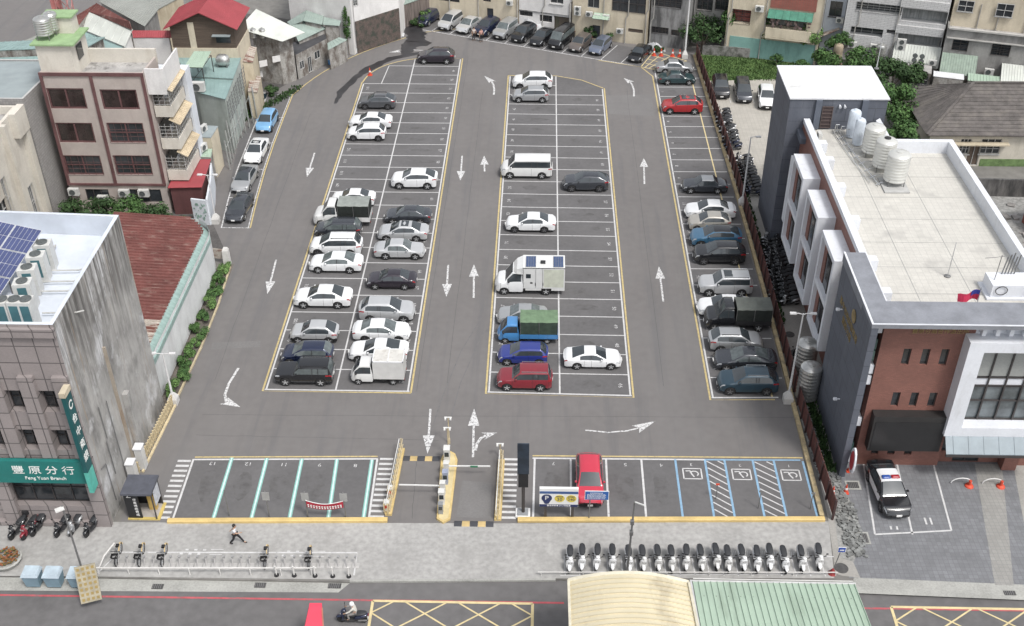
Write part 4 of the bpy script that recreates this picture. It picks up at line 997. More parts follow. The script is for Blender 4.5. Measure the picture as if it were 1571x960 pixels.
add_layer(rm['rust'], (.30, .21, .18), 1.4, (.5, 1.6, 1), (.55, .74)); add_layer(rm['rustyw'], (.16, .06, .045), 1.6, (.4, 2, 1), (.48, .62)); add_layer(rm['cream'], (.42, .37, .27), .5, (1, .25, 1), (.56, .74)); add_layer(rm['palegreen'], (.25, .32, .25), .6, (1.5, .2, 1), (.55, .74)); add_layer(rm['white'], (.50, .50, .49), .5, (1, 1, 1), (.55, .7)); add_layer(rm['concrete'], (.14, .135, .13), 1.0, (1, 1, 1), (.5, .66)); add_layer(rm['tile'], (.16, .145, .13), .8, (1, 1, 1), (.5, .7))
PANE = mat('window_pane', (.035, .04, .045), rough=.12, var=.4, scale=.6, spec=.8, fine=.1); PANEB = mat('window_pane_brown', (.028, .018, .018), rough=.12, var=.5, scale=.9, spec=.7, fine=.1)
PANEG = mat('window_pane_green', (.06, .11, .10), rough=.12, var=.3, scale=.8, spec=.8); PANEC = mat('curtained_pane', (.26, .27, .27), rough=.3, var=.25, scale=1.5, stretch=(4, 4, .3))
FRW = mat('white_window_frame', (.45, .45, .44), rough=.5); FRD = mat('dark_window_frame', (.05, .045, .045), rough=.5); FRP = mat('maroon_trim', (.13, .065, .065), rough=.6, var=.2, scale=1); FRA = mat('aluminium_frame', (.30, .31, .31), rough=.4, metal=.4)
def inset(poly, d):
    n = len(poly); out = []
    for i in range(n):
        a, b, c = Vector(poly[i-1][:2]), Vector(poly[i][:2]), Vector(poly[(i+1) % n][:2]); e1 = (b - a).normalized(); e2 = (c - b).normalized()
        n1 = Vector((-e1.y, e1.x)); n2 = Vector((-e2.y, e2.x)); k = (n1 + n2); k = k / max(k.dot(n1), .2); q = b + k * d; out.append((q.x, q.y))
    return out
def window(root, p0, p1, u0, u1, z0, z1, depth=.14, nx=2, ny=1, fr=FRW, pane=PANE, fw=.06, sill=False, bars=0, barm=None, name='window', label=None):
    """frame with mullions and a recessed pane, in an opening of the wall p0 -> p1"""
    ex, ey = p1[0] - p0[0], p1[1] - p0[1]; L = math.hypot(ex, ey); ex /= L; ey /= L; rz = math.atan2(ey, ex); nx_, ny_ = ey, -ex
    def pt(u, z, o): return (p0[0] + ex * u + nx_ * o, p0[1] + ey * u + ny_ * o, z)
    f = MB(); o = -depth + .04
    def hb(ua, ub, za, zb, oo=o, t=.07): f.obox(pt((ua+ub)/2, (za+zb)/2, oo), (ub-ua, t, zb-za), rz)
    hb(u0, u1, z0, z0 + fw); hb(u0, u1, z1 - fw, z1); hb(u0, u0 + fw, z0 + fw, z1 - fw); hb(u1 - fw, u1, z0 + fw, z1 - fw)
    for i in range(1, nx): u = lerp(u0, u1, i / nx); hb(u - fw*.5, u + fw*.5, z0 + fw, z1 - fw, o + .004)
    for i in range(1, ny): z = lerp(z0, z1, i / ny); hb(u0 + fw, u1 - fw, z - fw*.4, z + fw*.4, o - .004)
    if sill: hb(u0 - .08, u1 + .08, z0 - .1, z0 - .004, .04, .14)
    if bars:
        for i in range(bars + 1): z = lerp(z0, z1, i / bars); f.bar(pt(u0, z, .04), pt(u1, z, .04), .025)
        for i in range(max(2, int((u1-u0)/.6)) + 1): u = lerp(u0, u1, i / max(2, int((u1-u0)/.6))); f.bar(pt(u, z0, .045), pt(u, z1, .045), .02)
    w_ = f.build(name, fr, root, label=label)
    WL[w_.name] = wloc(root)
    MB().quad(pt(u0, z0, -depth), pt(u1, z0, -depth), pt(u1, z1, -depth), pt(u0, z1, -depth)).build('pane', pane, w_)
    return w_
def facade(mb, p0, p1, z0, z1, ops, depth=.14):
    ex, ey = p1[0] - p0[0], p1[1] - p0[1]; L = math.hypot(ex, ey); ex /= L; ey /= L; nx_, ny_ = ey, -ex
    pt = lambda u, z, o=0: (p0[0] + ex * u + nx_ * o, p0[1] + ey * u + ny_ * o, z)
    ops = [(max(.02, a), min(L - .02, b), max(z0 + .01, c), min(z1 - .01, d)) for a, b, c, d in ops]
    us = sorted({0, L} | {round(v, 4) for o in ops for v in o[:2]}); vs_ = sorted({z0, z1} | {round(v, 4) for o in ops for v in o[2:]})
    for i in range(len(us) - 1):
        for j in range(len(vs_) - 1):
            um, vm = (us[i] + us[i+1]) / 2, (vs_[j] + vs_[j+1]) / 2
            if any(o[0] < um < o[1] and o[2] < vm < o[3] for o in ops): continue
            mb.quad(pt(us[i], vs_[j]), pt(us[i+1], vs_[j]), pt(us[i+1], vs_[j+1]), pt(us[i], vs_[j+1]))
    for a, b, c, d in ops:
        mb.quad(pt(a, c), pt(a, d), pt(a, d, -depth), pt(a, c, -depth)); mb.quad(pt(b, c, -depth), pt(b, d, -depth), pt(b, d), pt(b, c))
        mb.quad(pt(a, d), pt(b, d), pt(b, d, -depth), pt(a, d, -depth)); mb.quad(pt(a, c, -depth), pt(b, c, -depth), pt(b, c), pt(a, c))
def building(label, foot, z1, wall, roofm=None, wins=(), parapet=0.0, pt_=.2, z0=-.02, name='building', cat='building', group=None, capm=None, wallmats=None, proof=True):
    """foot: counter-clockwise; wins: (edge, boxes, style); a box is a picture rectangle of 4 numbers or ('u', u0, u1, z0, z1)"""
    root = thing(name, label, cat, (foot[0][0], foot[0][1], 0), group=group)
    n = len(foot); todo = []; per = {}
    for e, boxes, style in wins:
        p0, p1 = foot[e], foot[(e + 1) % n]
        for b in boxes:
            if b[0] == 'u': q = b[1:5]
            else:
                (ua, za), (ub, zb) = onplane(b[0], b[1], p0, p1), onplane(b[2], b[3], p0, p1); q = (min(ua, ub), max(ua, ub), min(za, zb), max(za, zb))
            L = math.hypot(p1[0]-p0[0], p1[1]-p0[1]); q = (max(.05, q[0]), min(L - .05, q[1]), max(z0 + .05, q[2]), min(z1 - .1, q[3]))
            if q[1] - q[0] < .15 or q[3] - q[2] < .15: continue
            per.setdefault(e, []).append(q); todo.append((p0, p1, q, dict(style)))
    wallmb = MB(); extra = {}
    for e in range(n):
        d = max([t[3].get('depth', .14) for t in todo if t[0] == foot[e]] + [.14])
        tgt = wallmb
        if wallmats and e in wallmats: tgt = extra.setdefault(e, MB())
        facade(tgt, foot[e], foot[(e+1) % n], z0, z1, per.get(e, []), d)
    if parapet:
        ins = inset(foot, pt_)
        for i in range(n):
            a, b = foot[i], foot[(i+1) % n]; c, d = ins[(i+1) % n], ins[i]
            wallmb.quad((*c, z1), (*d, z1), (*d, z1 - parapet), (*c, z1 - parapet))
        cap = MB()
        for i in range(n):
            a, b = foot[i], foot[(i+1) % n]; c, d = ins[(i+1) % n], ins[i]
            cap.quad((*a, z1 + .003), (*b, z1 + .003), (*c, z1 + .003), (*d, z1 + .003))
        cap.build('parapet_cap', capm or wall, root); rf = [(*p, z1 - parapet) for p in ins]
    else: rf = [(*p, z1) for p in foot]
    wallmb.build('wall', wall, root)
    for e, mb in extra.items(): mb.build('wall', wallmats[e], root)
    if proof: MB().quad(*rf).build('roof', roofm or rm['concrete'], root)
    for p0, p1, q, st in todo:
        kw = {k: v for k, v in st.items() if k in ('nx', 'ny', 'fr', 'pane', 'fw', 'sill', 'bars', 'depth', 'name')}
        if 'depth' in kw: pass
        else: kw['depth'] = max([t[3].get('depth', .14) for t in todo if t[0] == p0])
        window(root, p0, p1, *q, **kw)
    return root
def C3(c): return Vector(c[1:]) if c[0] == 'w' else Vector((*g(c[0], c[1], c[2]), c[2]))
def ribbed(mb, c, n, h=.05, w=.06, th=.05, m=0):
    """sheet c0 c1 c2 c3 (counter-clockwise from above) with n ribs running c0->c3"""
    c0, c1, c2, c3 = c; nrm = (c1 - c0).cross(c3 - c0).normalized()
    if nrm.z < 0: nrm = -nrm
    d = nrm * th
    mb.rings([[c0, c1, c2, c3], [c0 + d, c1 + d, c2 + d, c3 + d]], m)
    for i in range(n + 1):
        t = i / n if n else 0; a = c0.lerp(c1, t) + d; b = c3.lerp(c2, t) + d; s = (c1 - c0).normalized() * w / 2
        if i == 0: a += s; b += s
        if i == n: a -= s; b -= s
        mb.rings([[a - s, a + s, b + s, b - s], [a - s*.5 + nrm*h, a + s*.5 + nrm*h, b + s*.5 + nrm*h, b - s*.5 + nrm*h]], m)
def shed(label, quads, wallm=None, base=-.02, name='shed', cat='shed', ins=.25, group=None, skip=()):
    cs = [[C3(c) for c in q[0]] for q in quads]
    o0 = cs[0][0]; root = thing(name, label, cat, (o0.x, o0.y, 0), group=group)
    wl_ = MB()
    for q, c in zip(quads, cs):
        mb = MB(); n = q[1]; ribbed(mb, c, n, *(q[3] if len(q) > 3 else ())); mb.build('roof', q[2], root)
        if wallm:
            cen = sum(c, Vector()) / 4; cc = [p + (cen - p) * min(.4, ins / max((cen - p).length, .1)) for p in c]
            for i in range(4):
                a, b = cc[i], cc[(i+1) % 4]
                wl_.quad((a.x, a.y, base), (b.x, b.y, base), (b.x, b.y, b.z - .01), (a.x, a.y, a.z - .01))
    if wallm: wl_.build('wall', wallm, root)
    return root
# air conditioners
ACM = mat('ac_casing', (.55, .55, .53), rough=.5, var=.08, scale=3, world=False); ACF = mat('ac_fan', (.10, .11, .11), rough=.5, world=False)
_ac = {}
def ac(x, y, z, rz, label, w=.85, h=.6, d=.32, fans=1, group='air conditioners on the walls', s=1.0):
    key = (w, h, d, fans)
    if key not in _ac:
        rt = thing('air_conditioner', label, 'air conditioner')
        MB().box(-w/2, w/2, -d/2, d/2, 0, h).build('casing', ACM, rt)
        for i in range(fans):
            zc = h * (i + .5) / fans; r = min(h / fans, w) * .40; xc = -w*.1 if fans == 1 else 0
            f = MB(); f.rings([[(xc + rr*math.cos(2*math.pi*k/14), -d/2 - yy, zc + rr*math.sin(2*math.pi*k/14)) for k in range(14)] for rr, yy in ((r, .004), (r, .03), (r*.85, .03), (r*.82, .008), (r*.22, .008), (r*.2, .03), (.001, .03))])
            f.build('fan_grille', ACF, rt, smooth=40)
        MB().box(-w*.4, -w*.35, -d/2, d/2 + .2, -.05, -.002).box(w*.35, w*.4, -d/2, d/2 + .2, -.05, -.002).build('bracket', MSTEEL, rt)
        _ac[key] = rt; o = rt
    else: o = dup(_ac[key])
    o.location = (x, y, z); o.rotation_euler = (0, 0, rz); o.scale = (s, s, s); o['label'] = label; o['category'] = 'air conditioner'; o['group'] = group; return o
def ac_on(px, py, p0, p1, label, off=.3, **k):
    u, z = onplane(px, py, p0, p1); ex, ey = p1[0]-p0[0], p1[1]-p0[1]; L = math.hypot(ex, ey); ex /= L; ey /= L
    return ac(p0[0] + ex*u + ey*off, p0[1] + ey*u - ex*off, z - .3, math.atan2(ey, ex), label, **k)
STEEL = mat('stainless_steel', (.55, .55, .53), rough=.28, metal=.75, var=.08, scale=2, world=False)
def tank(x, y, z, r, h, label, name='water_tank', bands=6, m=None, legs=True, group=None, lidm=None):
    rt = thing(name, label, 'water tank', (x, y, z), group=group); m = m or STEEL; lz = .35 if legs else .02
    pr = [(r*.3, lz), (r*.97, lz + .05)]
    for i in range(bands): a = lz + .08 + (h - .3) * i / bands; b = (h - .3) / bands; pr += [(r*.97, a), (r, a + b*.15), (r, a + b*.35), (r*.97, a + b*.5)]
    pr += [(r*.97, lz + h - .22), (r*.80, lz + h - .08), (r*.40, lz + h), (.001, lz + h + .01)]
    MB().lathe((x, y, z), pr, 20).build('shell', m, rt, smooth=35)
    MB().lathe((x, y, z + lz + h - .01), [(.001, 0), (r*.32, 0), (r*.32, .06), (r*.1, .1), (.001, .1)], 14).build('lid', lidm or m, rt, smooth=35)
    if legs:
        for k in range(4):
            a = math.pi/4 + k*math.pi/2; MB().bar((x + r*.95*math.cos(a), y + r*.95*math.sin(a), z), (x + r*.95*math.cos(a), y + r*.95*math.sin(a), z + lz + .25), .06).build('leg', MSTEEL, rt)
    return rt
# ================================================================ BANK (bottom left)
bankf = [(-52, 51.1), (-27.7, 51.1), (-27.7, 63.3), (-52, 64.6)]
bw = []
for cx_, z_ in [(i, zz) for zz in (6.45, 9.55) for i in range(9)]:
    u = 24.3 - .95 - 2.05 * cx_; bw.append(('u', u - 1.12, u, z_, z_ + 1.65))
bank = building('granite-tiled bank building with solar panels on its white roof and a tall stained side wall', bankf, 16.1, wm['steeltile'], rm['bluewhite'], [
    (0, bw, dict(nx=2, ny=2, fr=FRD, pane=PANE, depth=.55, fw=.05)), (0, [('u', 18.3, 23.3, 1.55, 4.0), ('u', 12.2, 17.4, 1.55, 4.0), ('u', 5, 11.3, 1.55, 4.0)], dict(nx=4, ny=2, fr=FRD, pane=PANE, depth=.55))],
    parapet=1.5, pt_=.25, name='bank_building', wallmats={1: wm['bankside'], 2: wm['bankside']}, capm=rm['bluewhite'])
# inner faces of the parapet are white
ip = MB(); ins_ = inset(bankf, .26)
for i in range(4):
    a, b = ins_[i], ins_[(i+1) % 4]; ip.quad((*b, 14.61), (*a, 14.61), (*a, 16.1), (*b, 16.1))
ip.build('parapet_lining', rm['bluewhite'], bank)
mb = MB()     # projecting piers between the window bays and at the corner
for i in range(10):
    u = -27.7 - 2.05 * i; mb.box(u - .93, u + (-.02 if i else .02), 50.82, 51.099, 5.98, 12.4)
mb.box(-28.5, -27.64, 50.8, 51.099, -.1, 5.98); mb.box(-34.4, -33.5, 50.8, 51.099, -.1, 4.1); mb.box(-40.6, -39.6, 50.8, 51.099, -.1, 4.1); mb.box(-52, -27.66, 50.86, 51.099, 15.3, 15.9); mb.box(-52, -28.5, 50.75, 51.099, .05, .35)
mb.build('pier', wm['steeltile'], bank)
SIGNG = mat('teal_sign_board', (.015, .16, .145), rough=.45, var=.08, scale=1); SIGNG2 = mat('light_teal_sign', (.10, .42, .35), rough=.4); WLET = mat('white_lettering', (.75, .76, .74), rough=.5)
sg = thing('bank_sign', 'long teal fascia sign with white characters over the bank windows', 'sign', (-40, 50.7, 4))
MB().box(-52, -28.0, 50.55, 50.84, 4.12, 5.95).build('sign_board', SIGNG, sg)
for i in range(6): MB().box(-36.0 + i*.42, -35.82 + i*.42 + .0, 50.51, 50.549, 4.2, 5.9).build('sign_fin', SIGNG2, sg)
FACE = Matrix.Rotation(rad(90), 4, 'X')
text('豐 原 分 行', .72, WLET, Matrix.Translation((-30.75, 50.535, 5.2)) @ FACE, 'lettering', sg, .012, sx=1.15)
text('Feng Yuan Branch', .36, WLET, Matrix.Translation((-30.75, 50.535, 4.55)) @ FACE, 'lettering', sg, .012)
vsn = thing('vertical_bank_sign', 'tall narrow teal sign with white characters standing out from the bank corner', 'sign', (-27.9, 50.3, 4))
MB().box(-27.92, -27.66, 49.98, 50.79, 5.6, 11.6).build('sign_board', mat('dark_teal_board', (.012, .085, .09), rough=.45), vsn)
MB().box(-27.92, -27.655, 49.97, 50.785, 3.9, 5.59).build('sign_base', SIGNG2, vsn)
MB().box(-27.97, -27.6, 49.93, 50.85, 11.61, 11.95).build('sign_cap', wm['tan'], vsn)
sp_ = MB()
for z in (4.6, 7, 9.4, 11.2): sp_.bar((-27.8, 50.78, z), (-27.8, 51.12, z), .08)
sp_.build('bracket', MSTEEL, vsn)
SIDE = Matrix.Rotation(rad(90), 4, 'Z') @ FACE
for i, ch in enumerate('台中商銀'): text(ch, .68, WLET, Matrix.Translation((-27.645, 50.38, 9.7 - i * 1.02)) @ SIDE, 'lettering', vsn, .01)
mb = MB(); mb.rings([[(-27.64, 50.38 + .27*rr*math.cos(t), 10.8 + .32*rr*math.sin(t)) for t in [(.4 + 5.6*k/20) for k in range(21)]] for rr in (1, .62)], cap=False, close=False); mb.build('emblem', WLET, vsn)
# side wall details: rusty cover strip, conduits
mb = MB(); mb.bar((-27.62, 56.2, .1), (-27.62, 56.2, 10.6), .22, .14)
mb.build('cover_strip', WM('rust_streaked_strip', (.33, .29, .24), (.22, .15, .1), 1), bank)
mb = MB(); mb.path([(-27.6, 53.2, 2.5), (-27.6, 53.2, 5.2), (-27.6, 53.4, 5.4), (-27.6, 53.4, 8.0)], .04); mb.path([(-27.6, 54.6, .3), (-27.6, 54.6, 7.5)], .035); mb.path([(-27.6, 52.3, 1.0), (-27.6, 52.3, 4.2), (-27.6, 51.6, 4.4)], .035)
mb.build('conduit', MSTEEL, bank)
mb = MB().box(-27.68, -27.3, 57.0, 57.5, 0, 6.0); mb.build('buttress', wm['bankside'], bank)
# roof plant
SOLAR = mat('solar_glass', (.06, .075, .17), rough=.22, var=.08, spec=.7, world=False); ALU = mat('aluminium', (.62, .63, .64), rough=.4, metal=.3, world=False)
sol = thing('solar_array', 'tilted field of blue solar panels on the bank roof', 'solar panels', (-36.5, 57, 14.6))
C_ = Vector((*g(65, 354, 16.9), 16.9)); dl = (Vector((*g(8, 342, 17.3), 17.3)) - C_).normalized(); dd = (Vector((*g(2, 450, 15.5), 15.5)) - C_).normalized(); nr = dd.cross(dl).normalized(); nr = nr if nr.z > 0 else -nr
fr_ = MB()
for i in range(6):
    for j in range(4):
        P_ = lambda x, y, z: tuple(C_ + dl * (x + i * 1.72) + dd * (y + j * 2.05) + nr * z)
        fr_.rings([[P_(0, 0, 0), P_(1.68, 0, 0), P_(1.68, 2.0, 0), P_(0, 2.0, 0)], [P_(0, 0, .05), P_(1.68, 0, .05), P_(1.68, 2.0, .05), P_(0, 2.0, .05)]])
        pn = MB()
        for a in range(6):
            for b in range(2): xa, ya = .03 + a*.272, .03 + b*.985; pn.quad(P_(xa, ya, .056), P_(xa + .255, ya, .056), P_(xa + .255, ya + .96, .056), P_(xa, ya + .96, .056))
        pn.build('solar_panel', SOLAR, sol)
fr_.build('panel_frame', ALU, sol)
for i in range(4):
    for j in range(3):
        q = C_ + dl * (i*3.2 + .3) + dd * (j*3.6 + .3)
        if q.z > 15: MB().bar((q.x, q.y, 14.6), tuple(q), .08).build('support', MSTEEL, sol)
def vrf(x, y, z, rz, label, two=False, s=1.0):
    rt = thing('rooftop_air_conditioner', label, 'air conditioner', group='air conditioners on the bank roof'); w_ = 1.25 if two else .95
    MB().box(-w_/2, w_/2, -.38, .38, 0, 1.7).build('casing', ACM, rt)
    for xc in ((-.31, .31) if two else (0,)):
        f = MB().lathe((xc, 0, 1.7), [(.30, 0), (.32, .06), (.26, .06), (.24, .01), (.06, .01), (.05, .05), (.001, .05)], 16); f.build('fan', ACF, rt, smooth=40)
    for xc in ((-.3, .3) if two else (0,)): MB().box(xc - .24, xc + .24, -.39, -.378, .35, 1.5).build('coil', mat('teal_coil', (.06, .15, .17), rough=.4, world=False), rt)
    rt.location = (x, y, z); rt.rotation_euler = (0, 0, rz); rt.scale = (s, s, s); return rt
for i, nm in enumerate(('farthest of the four in a slanting row', 'second farthest of the four in a slanting row', 'third of the four in a slanting row', 'nearest of the four in a slanting row')):
    a, b = onplane(160 // 1, 100, (0, 0), (1, 1)) if False else (0, 0)
    px, py = ((70, 392), (60, 410), (47, 430), (40, 452))[i][0], ((70, 392), (60, 410), (47, 430), (40, 452))[i][1]
    x, y = g(px, py, 15.5); vrf(x, y, 14.62, rad(8), 'roof air conditioner by the solar panels, ' + nm, s=1.1)
for px, lb in ((37, 'double-fan roof air conditioner by the front parapet, right one'), (0, 'double-fan roof air conditioner by the front parapet, left one')):
    x, y = g(px, 480, 15.5); vrf(x, y, 14.62, 0, lb, True, 1.1)
mb = MB()
for i, (px, py) in enumerate(((80, 415), (75, 432), (62, 447), (75, 480))):
    x, y = g(px, py, 14.9); mb.path([(x - .4, y, 14.9), (x + 1.6, y + .1, 14.9), (x + 1.9, y + .5, 14.75)], .05)
mb.box(-31.6, -31.5, 53, 61.5, 14.8, 14.9); tag(mb.build('roof_pipes', mat('pipe_lagging', (.45, .45, .43), rough=.7)), 'pale pipes running from the roof air conditioners across the bank roof', 'pipes')
# ================================================================ rust-roofed hall behind the bank
hall = thing('red_roofed_hall', 'low hall with a rusty red corrugated roof and a teal skylight strip', 'building', (-28, 64, 0))
rp = [(-27.95, 63.4), (-27.88, 70), (-27.88, 80.2), (-28.1, 81.2), (-28.6, 82.1), (-29.4, 82.8), (-30.6, 83.0), (-36.6, 83.0), (-36.6, 64.7), (-33, 64.1)]
wmb = MB().prism(rp, -.02, 3.9, top=False, bot=False); wmb.build('wall', WM('whitewashed_wall', (.60, .61, .61), (.48, .48, .48), .8), hall)
rf = MB(); rw_ = MB()
zr = lambda x, y: 4.0 + min(1.1, max(0, (-28.9 - x) * .16)) + .0
def rx(y): return -27.95 - max(0, y - 80.3)**1.6 * .40
y = 63.4; i = 0
while y < 82.9:
    x1 = rx(y) - .5; x0 = -36.7; tgt = rw_ if y < 68.0 else rf
    tgt.rings([[(x0, y, 4.5), (x1, y, 4.05), (x1, y + .42, 4.05), (x0, y + .42, 4.5)], [(x0, y, 4.56), (x1, y, 4.11), (x1, y + .42, 4.11), (x0, y + .42, 4.56)]])
    tgt.rings([[(x0, y + .15, 4.56), (x1, y + .15, 4.11), (x1, y + .27, 4.11), (x0, y + .27, 4.56)], [(x0, y + .18, 4.64), (x1, y + .18, 4.2), (x1, y + .24, 4.2), (x0, y + .24, 4.64)]])
    y += .42; i += 1
rf.build('roof', rm['rust'], hall); rw_.build('roof', rm['rustyw'], hall, label='bleached front part of the rusty roof')
sk = MB(); ys = [63.4, 66, 70, 74, 77.5, 80.3, 81.0, 81.6, 82.2, 82.8]
for a, b in zip(ys, ys[1:]):
    sk.quad((rx(a) - .55, a, 4.13), (rx(a) + .12, a, 3.72), (rx(b) + .12, b, 3.72), (rx(b) - .55, b, 4.13)); sk.quad((rx(a) + .12, a, 3.72), (rx(a) + .12, a, 3.3), (rx(b) + .12, b, 3.3), (rx(b) + .12, b, 3.72))
sk.build('skylight_strip', mat('teal_skylight', (.26, .36, .335), rough=.4, var=.15, scale=1.5, stretch=(1, 3, 1)), hall)
MB().quad((-35.6, 72, 4.32), (-34.3, 72, 4.24), (-33.4, 82.9, 4.2), (-34.9, 82.9, 4.27)).quad((-34.9, 83.02, 4.3), (-33.4, 83.02, 4.2), (-33.4, 83.02, 3.4), (-34.9, 83.02, 3.4)).build('pale_roof_sheet', mat('pale_roof_strip', (.34, .32, .25), rough=.7), hall)
for o in list(hall.children)[-1:]: o.location.z += .2
# low extension in front of it, teal and white
shed('small white and teal lean-to between the stained bank wall and the hall', [(( ('w', -31.5, 63.9, 3.6), ('w', -28.0, 63.9, 3.2), ('w', -28.2, 66.9, 3.35), ('w', -31.5, 66.9, 3.75)), 8, rm['whitesheet'])], wm['white'], name='lean_to', cat='lean-to')
# ================================================================ APARTMENT HOUSE
apt = building('pinkish four storey apartment block with maroon-edged panels and green-floored roof tower', [(-43.7, 90.7), (-34.6, 90.7), (-34.45, 94.4), (-43.7, 94.4)], 14.0, wm['pink'], rm['concrete'], [
    (0, [(70, 135, 135, 167), (152, 137, 215, 168)], dict(nx=2, fr=FRP, pane=PANEB, fw=.14)), (0, [(84, 188, 148, 219)], dict(nx=2, fr=FRP, pane=PANEB, fw=.14)), (0, [(163, 188, 225, 219), (96, 238, 160, 268), (173, 238, 235, 268)], dict(nx=2, ny=2, fr=FRP, pane=PANE, fw=.12, bars=3)),
    (0, [(130, 290, 170, 308), (188, 290, 250, 310)], dict(nx=3, fr=FRD, pane=PANE))], parapet=.5, name='apartment_block')
mb = MB()
for x in (-43.62, -39.25, -34.72): mb.box(x - .13, x + .13, 90.58, 90.698, 3.1, 13.98)
mb.box(-43.75, -34.59, 90.57, 90.697, 13.72, 14.02).box(-43.75, -34.59, 90.57, 90.697, 2.9, 3.1)
mb.build('maroon_bands', FRP, apt)
MB().box(-40.4, -34.4, 94.15, 94.42, 13.5, 14.75).build('roof_rail_wall', wm['beige'], apt)
# stair tower
MB().prism([(-43.6, 91.0), (-40.6, 91.0), (-40.4, 94.3), (-43.6, 94.3)], 13.5, 16.4, bot=False).build('stair_tower', wm['beige'], apt)
MB().box(-43.9, -40.1, 90.7, 94.7, 16.4, 16.55).build('tower_roof', rm['greenpaint'], apt)
MB().box(-43.2, -40.9, 93.2, 94.6, 16.551, 18.0).build('upper_tower', wm['beige'], apt); MB().box(-43.5, -40.7, 93.0, 94.8, 18.0, 18.12).build('upper_roof', rm['greenpaint'], apt)
MB().box(-40.63, -40.58, 92.0, 93.2, 14.6, 15.9).build('tower_window', PANE, apt).location.x += .15
tank(-42.9, 92.0, 16.6, .75, 1.6, 'ribbed steel water tank on the green roof of the apartment stair tower, front one'); tank(-42.6, 93.1, 16.6, .6, 1.6, 'ribbed steel water tank on the green roof, behind the front one')
# balconies on the right side
TANS = mat('tan_corrugated', (.50, .42, .30), rough=.7, var=.2, scale=1)
for z in (3.1, 6.3, 9.5):
    b = thing('balcony_front', 'x', 'balcony'); bpy.data.objects.remove(b)
bal = MB(); grl = MB(); din = MB()
for i, z in enumerate((3.15, 6.35, 9.55)):
    x1 = -32.6 - .15 * i; y0_, y1_ = 91.3, 95.6
    bal = MB(); bal.box(-34.45, x1, y0_, y1_, z, z + .15); bal.box(-34.45, x1, y0_, y0_ + .12, z + .151, z + 1.05); bal.box(x1 - .12, x1, y0_ + .121, y1_, z + .151, z + 1.05); bal.box(-34.45, x1, y1_ - .12, y1_ - .001, z + .151, z + 1.05)
    for k in range(4): zz = z + 1.2 + k * .35; grl.bar((-34.4, y0_ + .05, zz), (x1 - .05, y0_ + .05, zz), .03); grl.bar((x1 - .05, y0_ + .05, zz), (x1 - .05, y1_, zz), .03)
    for k in range(4): grl.bar((lerp(-34.4, x1 - .05, k/3), y0_ + .05, z + 1), (lerp(-34.4, x1 - .05, k/3), y0_ + .05, z + 2.5), .03)
    for k in range(9): grl.bar((x1 - .05, lerp(y0_, y1_, k/8), z + 1), (x1 - .05, lerp(y0_, y1_, k/8), z + 2.5), .03)
    a, b, c, d = Vector((x1 + .35, y0_ - .1, z + 2.45)), Vector((x1 + .35, y1_, z + 2.45)), Vector((x1 - .6, y1_, z + 2.95)), Vector((x1 - .6, y0_ - .1, z + 2.95))
    bal.build('balcony', wm['beige'], apt); awn = MB(); ribbed(awn, (a, b, c, d), 14); awn.build('awning', TANS, apt)
    din.box(-34.42, -34.36, y0_ + .5, y1_ - .6, z + .9, z + 2.3)
grl.build('balcony_grille', FRW, apt); din.build('balcony_door', PANE, apt)
MB().box(-34.44, -32.6, 95.7, 97.2, 0, 12).box(-36, -34.5, 94.5, 97.2, 0, 12).build('side_wing', wm['bluewhite'], apt)
MB().box(-34.55, -32.9, 90.9, 91.05, 11.9, 14.3).box(-33.05, -32.9, 91.051, 95.6, 12.3, 14.3).box(-34.44, -33.051, 91.051, 95.6, 12.2, 12.35).build('roof_terrace', wm['white'], apt)
for px, py, lb in ((115, 292, 'leftmost air conditioner on the apartment ground floor'), (160, 303, 'lower air conditioner standing proud of the apartment ground floor'), (192, 294, 'third air conditioner from the left on the apartment ground floor'), (222, 294, 'rightmost air conditioner on the apartment ground floor')): ac_on(px, py, (-43.7, 90.7), (-34.6, 90.7), lb, s=1.15, group='air conditioners on the apartment block')
# red-roofed annexe at its foot
shed('small annexe with a bright red flat roof at the foot of the apartment block', [((('w', -34.3, 90.2, 2.9), ('w', -31.2, 90.4, 2.9), ('w', -31.6, 95.6, 3.05), ('w', -34.3, 95.4, 3.05)), 0, rm['redsheet'])], WM('dark_red_wall', (.12, .05, .05), (.07, .03, .03)), name='annexe', cat='annexe')
bw_ = thing('boundary_wall', 'tall white boundary wall beside the kerbside parking strip, painted with a plant at its near end', 'wall', (-30.3, 89, 0))
mb = MB()
for a, b in (((-30.4, 88.6), (-31.0, 92.5)), ((-31.0, 92.5), (-32.4, 98.6)), ((-31.9, 88.9), (-30.4, 88.6))): mb.bar((a[0], a[1], 1.3), (b[0], b[1], 1.3), .18, 2.6)
mb.build('wall', wm['bluewhite'], bw_)
mb = MB(); random.seed(5)
for i in range(26):
    x, z = random.uniform(-31.7, -30.6), random.uniform(.5, 2.2); r_ = random.uniform(.08, .2); a = random.uniform(0, 3)
    mb.quad(*[(x + r_*math.cos(a + t)*(1 if k % 2 else .4), 88.9 - (x + 31.9)*.2 - .125, z + r_*math.sin(a + t)) for k, t in enumerate((0, 1.57, 3.14, 4.71))])
mb.build('painted_leaves', mat('mural_green', (.22, .33, .28), rough=.8, var=.3, scale=3), bw_)
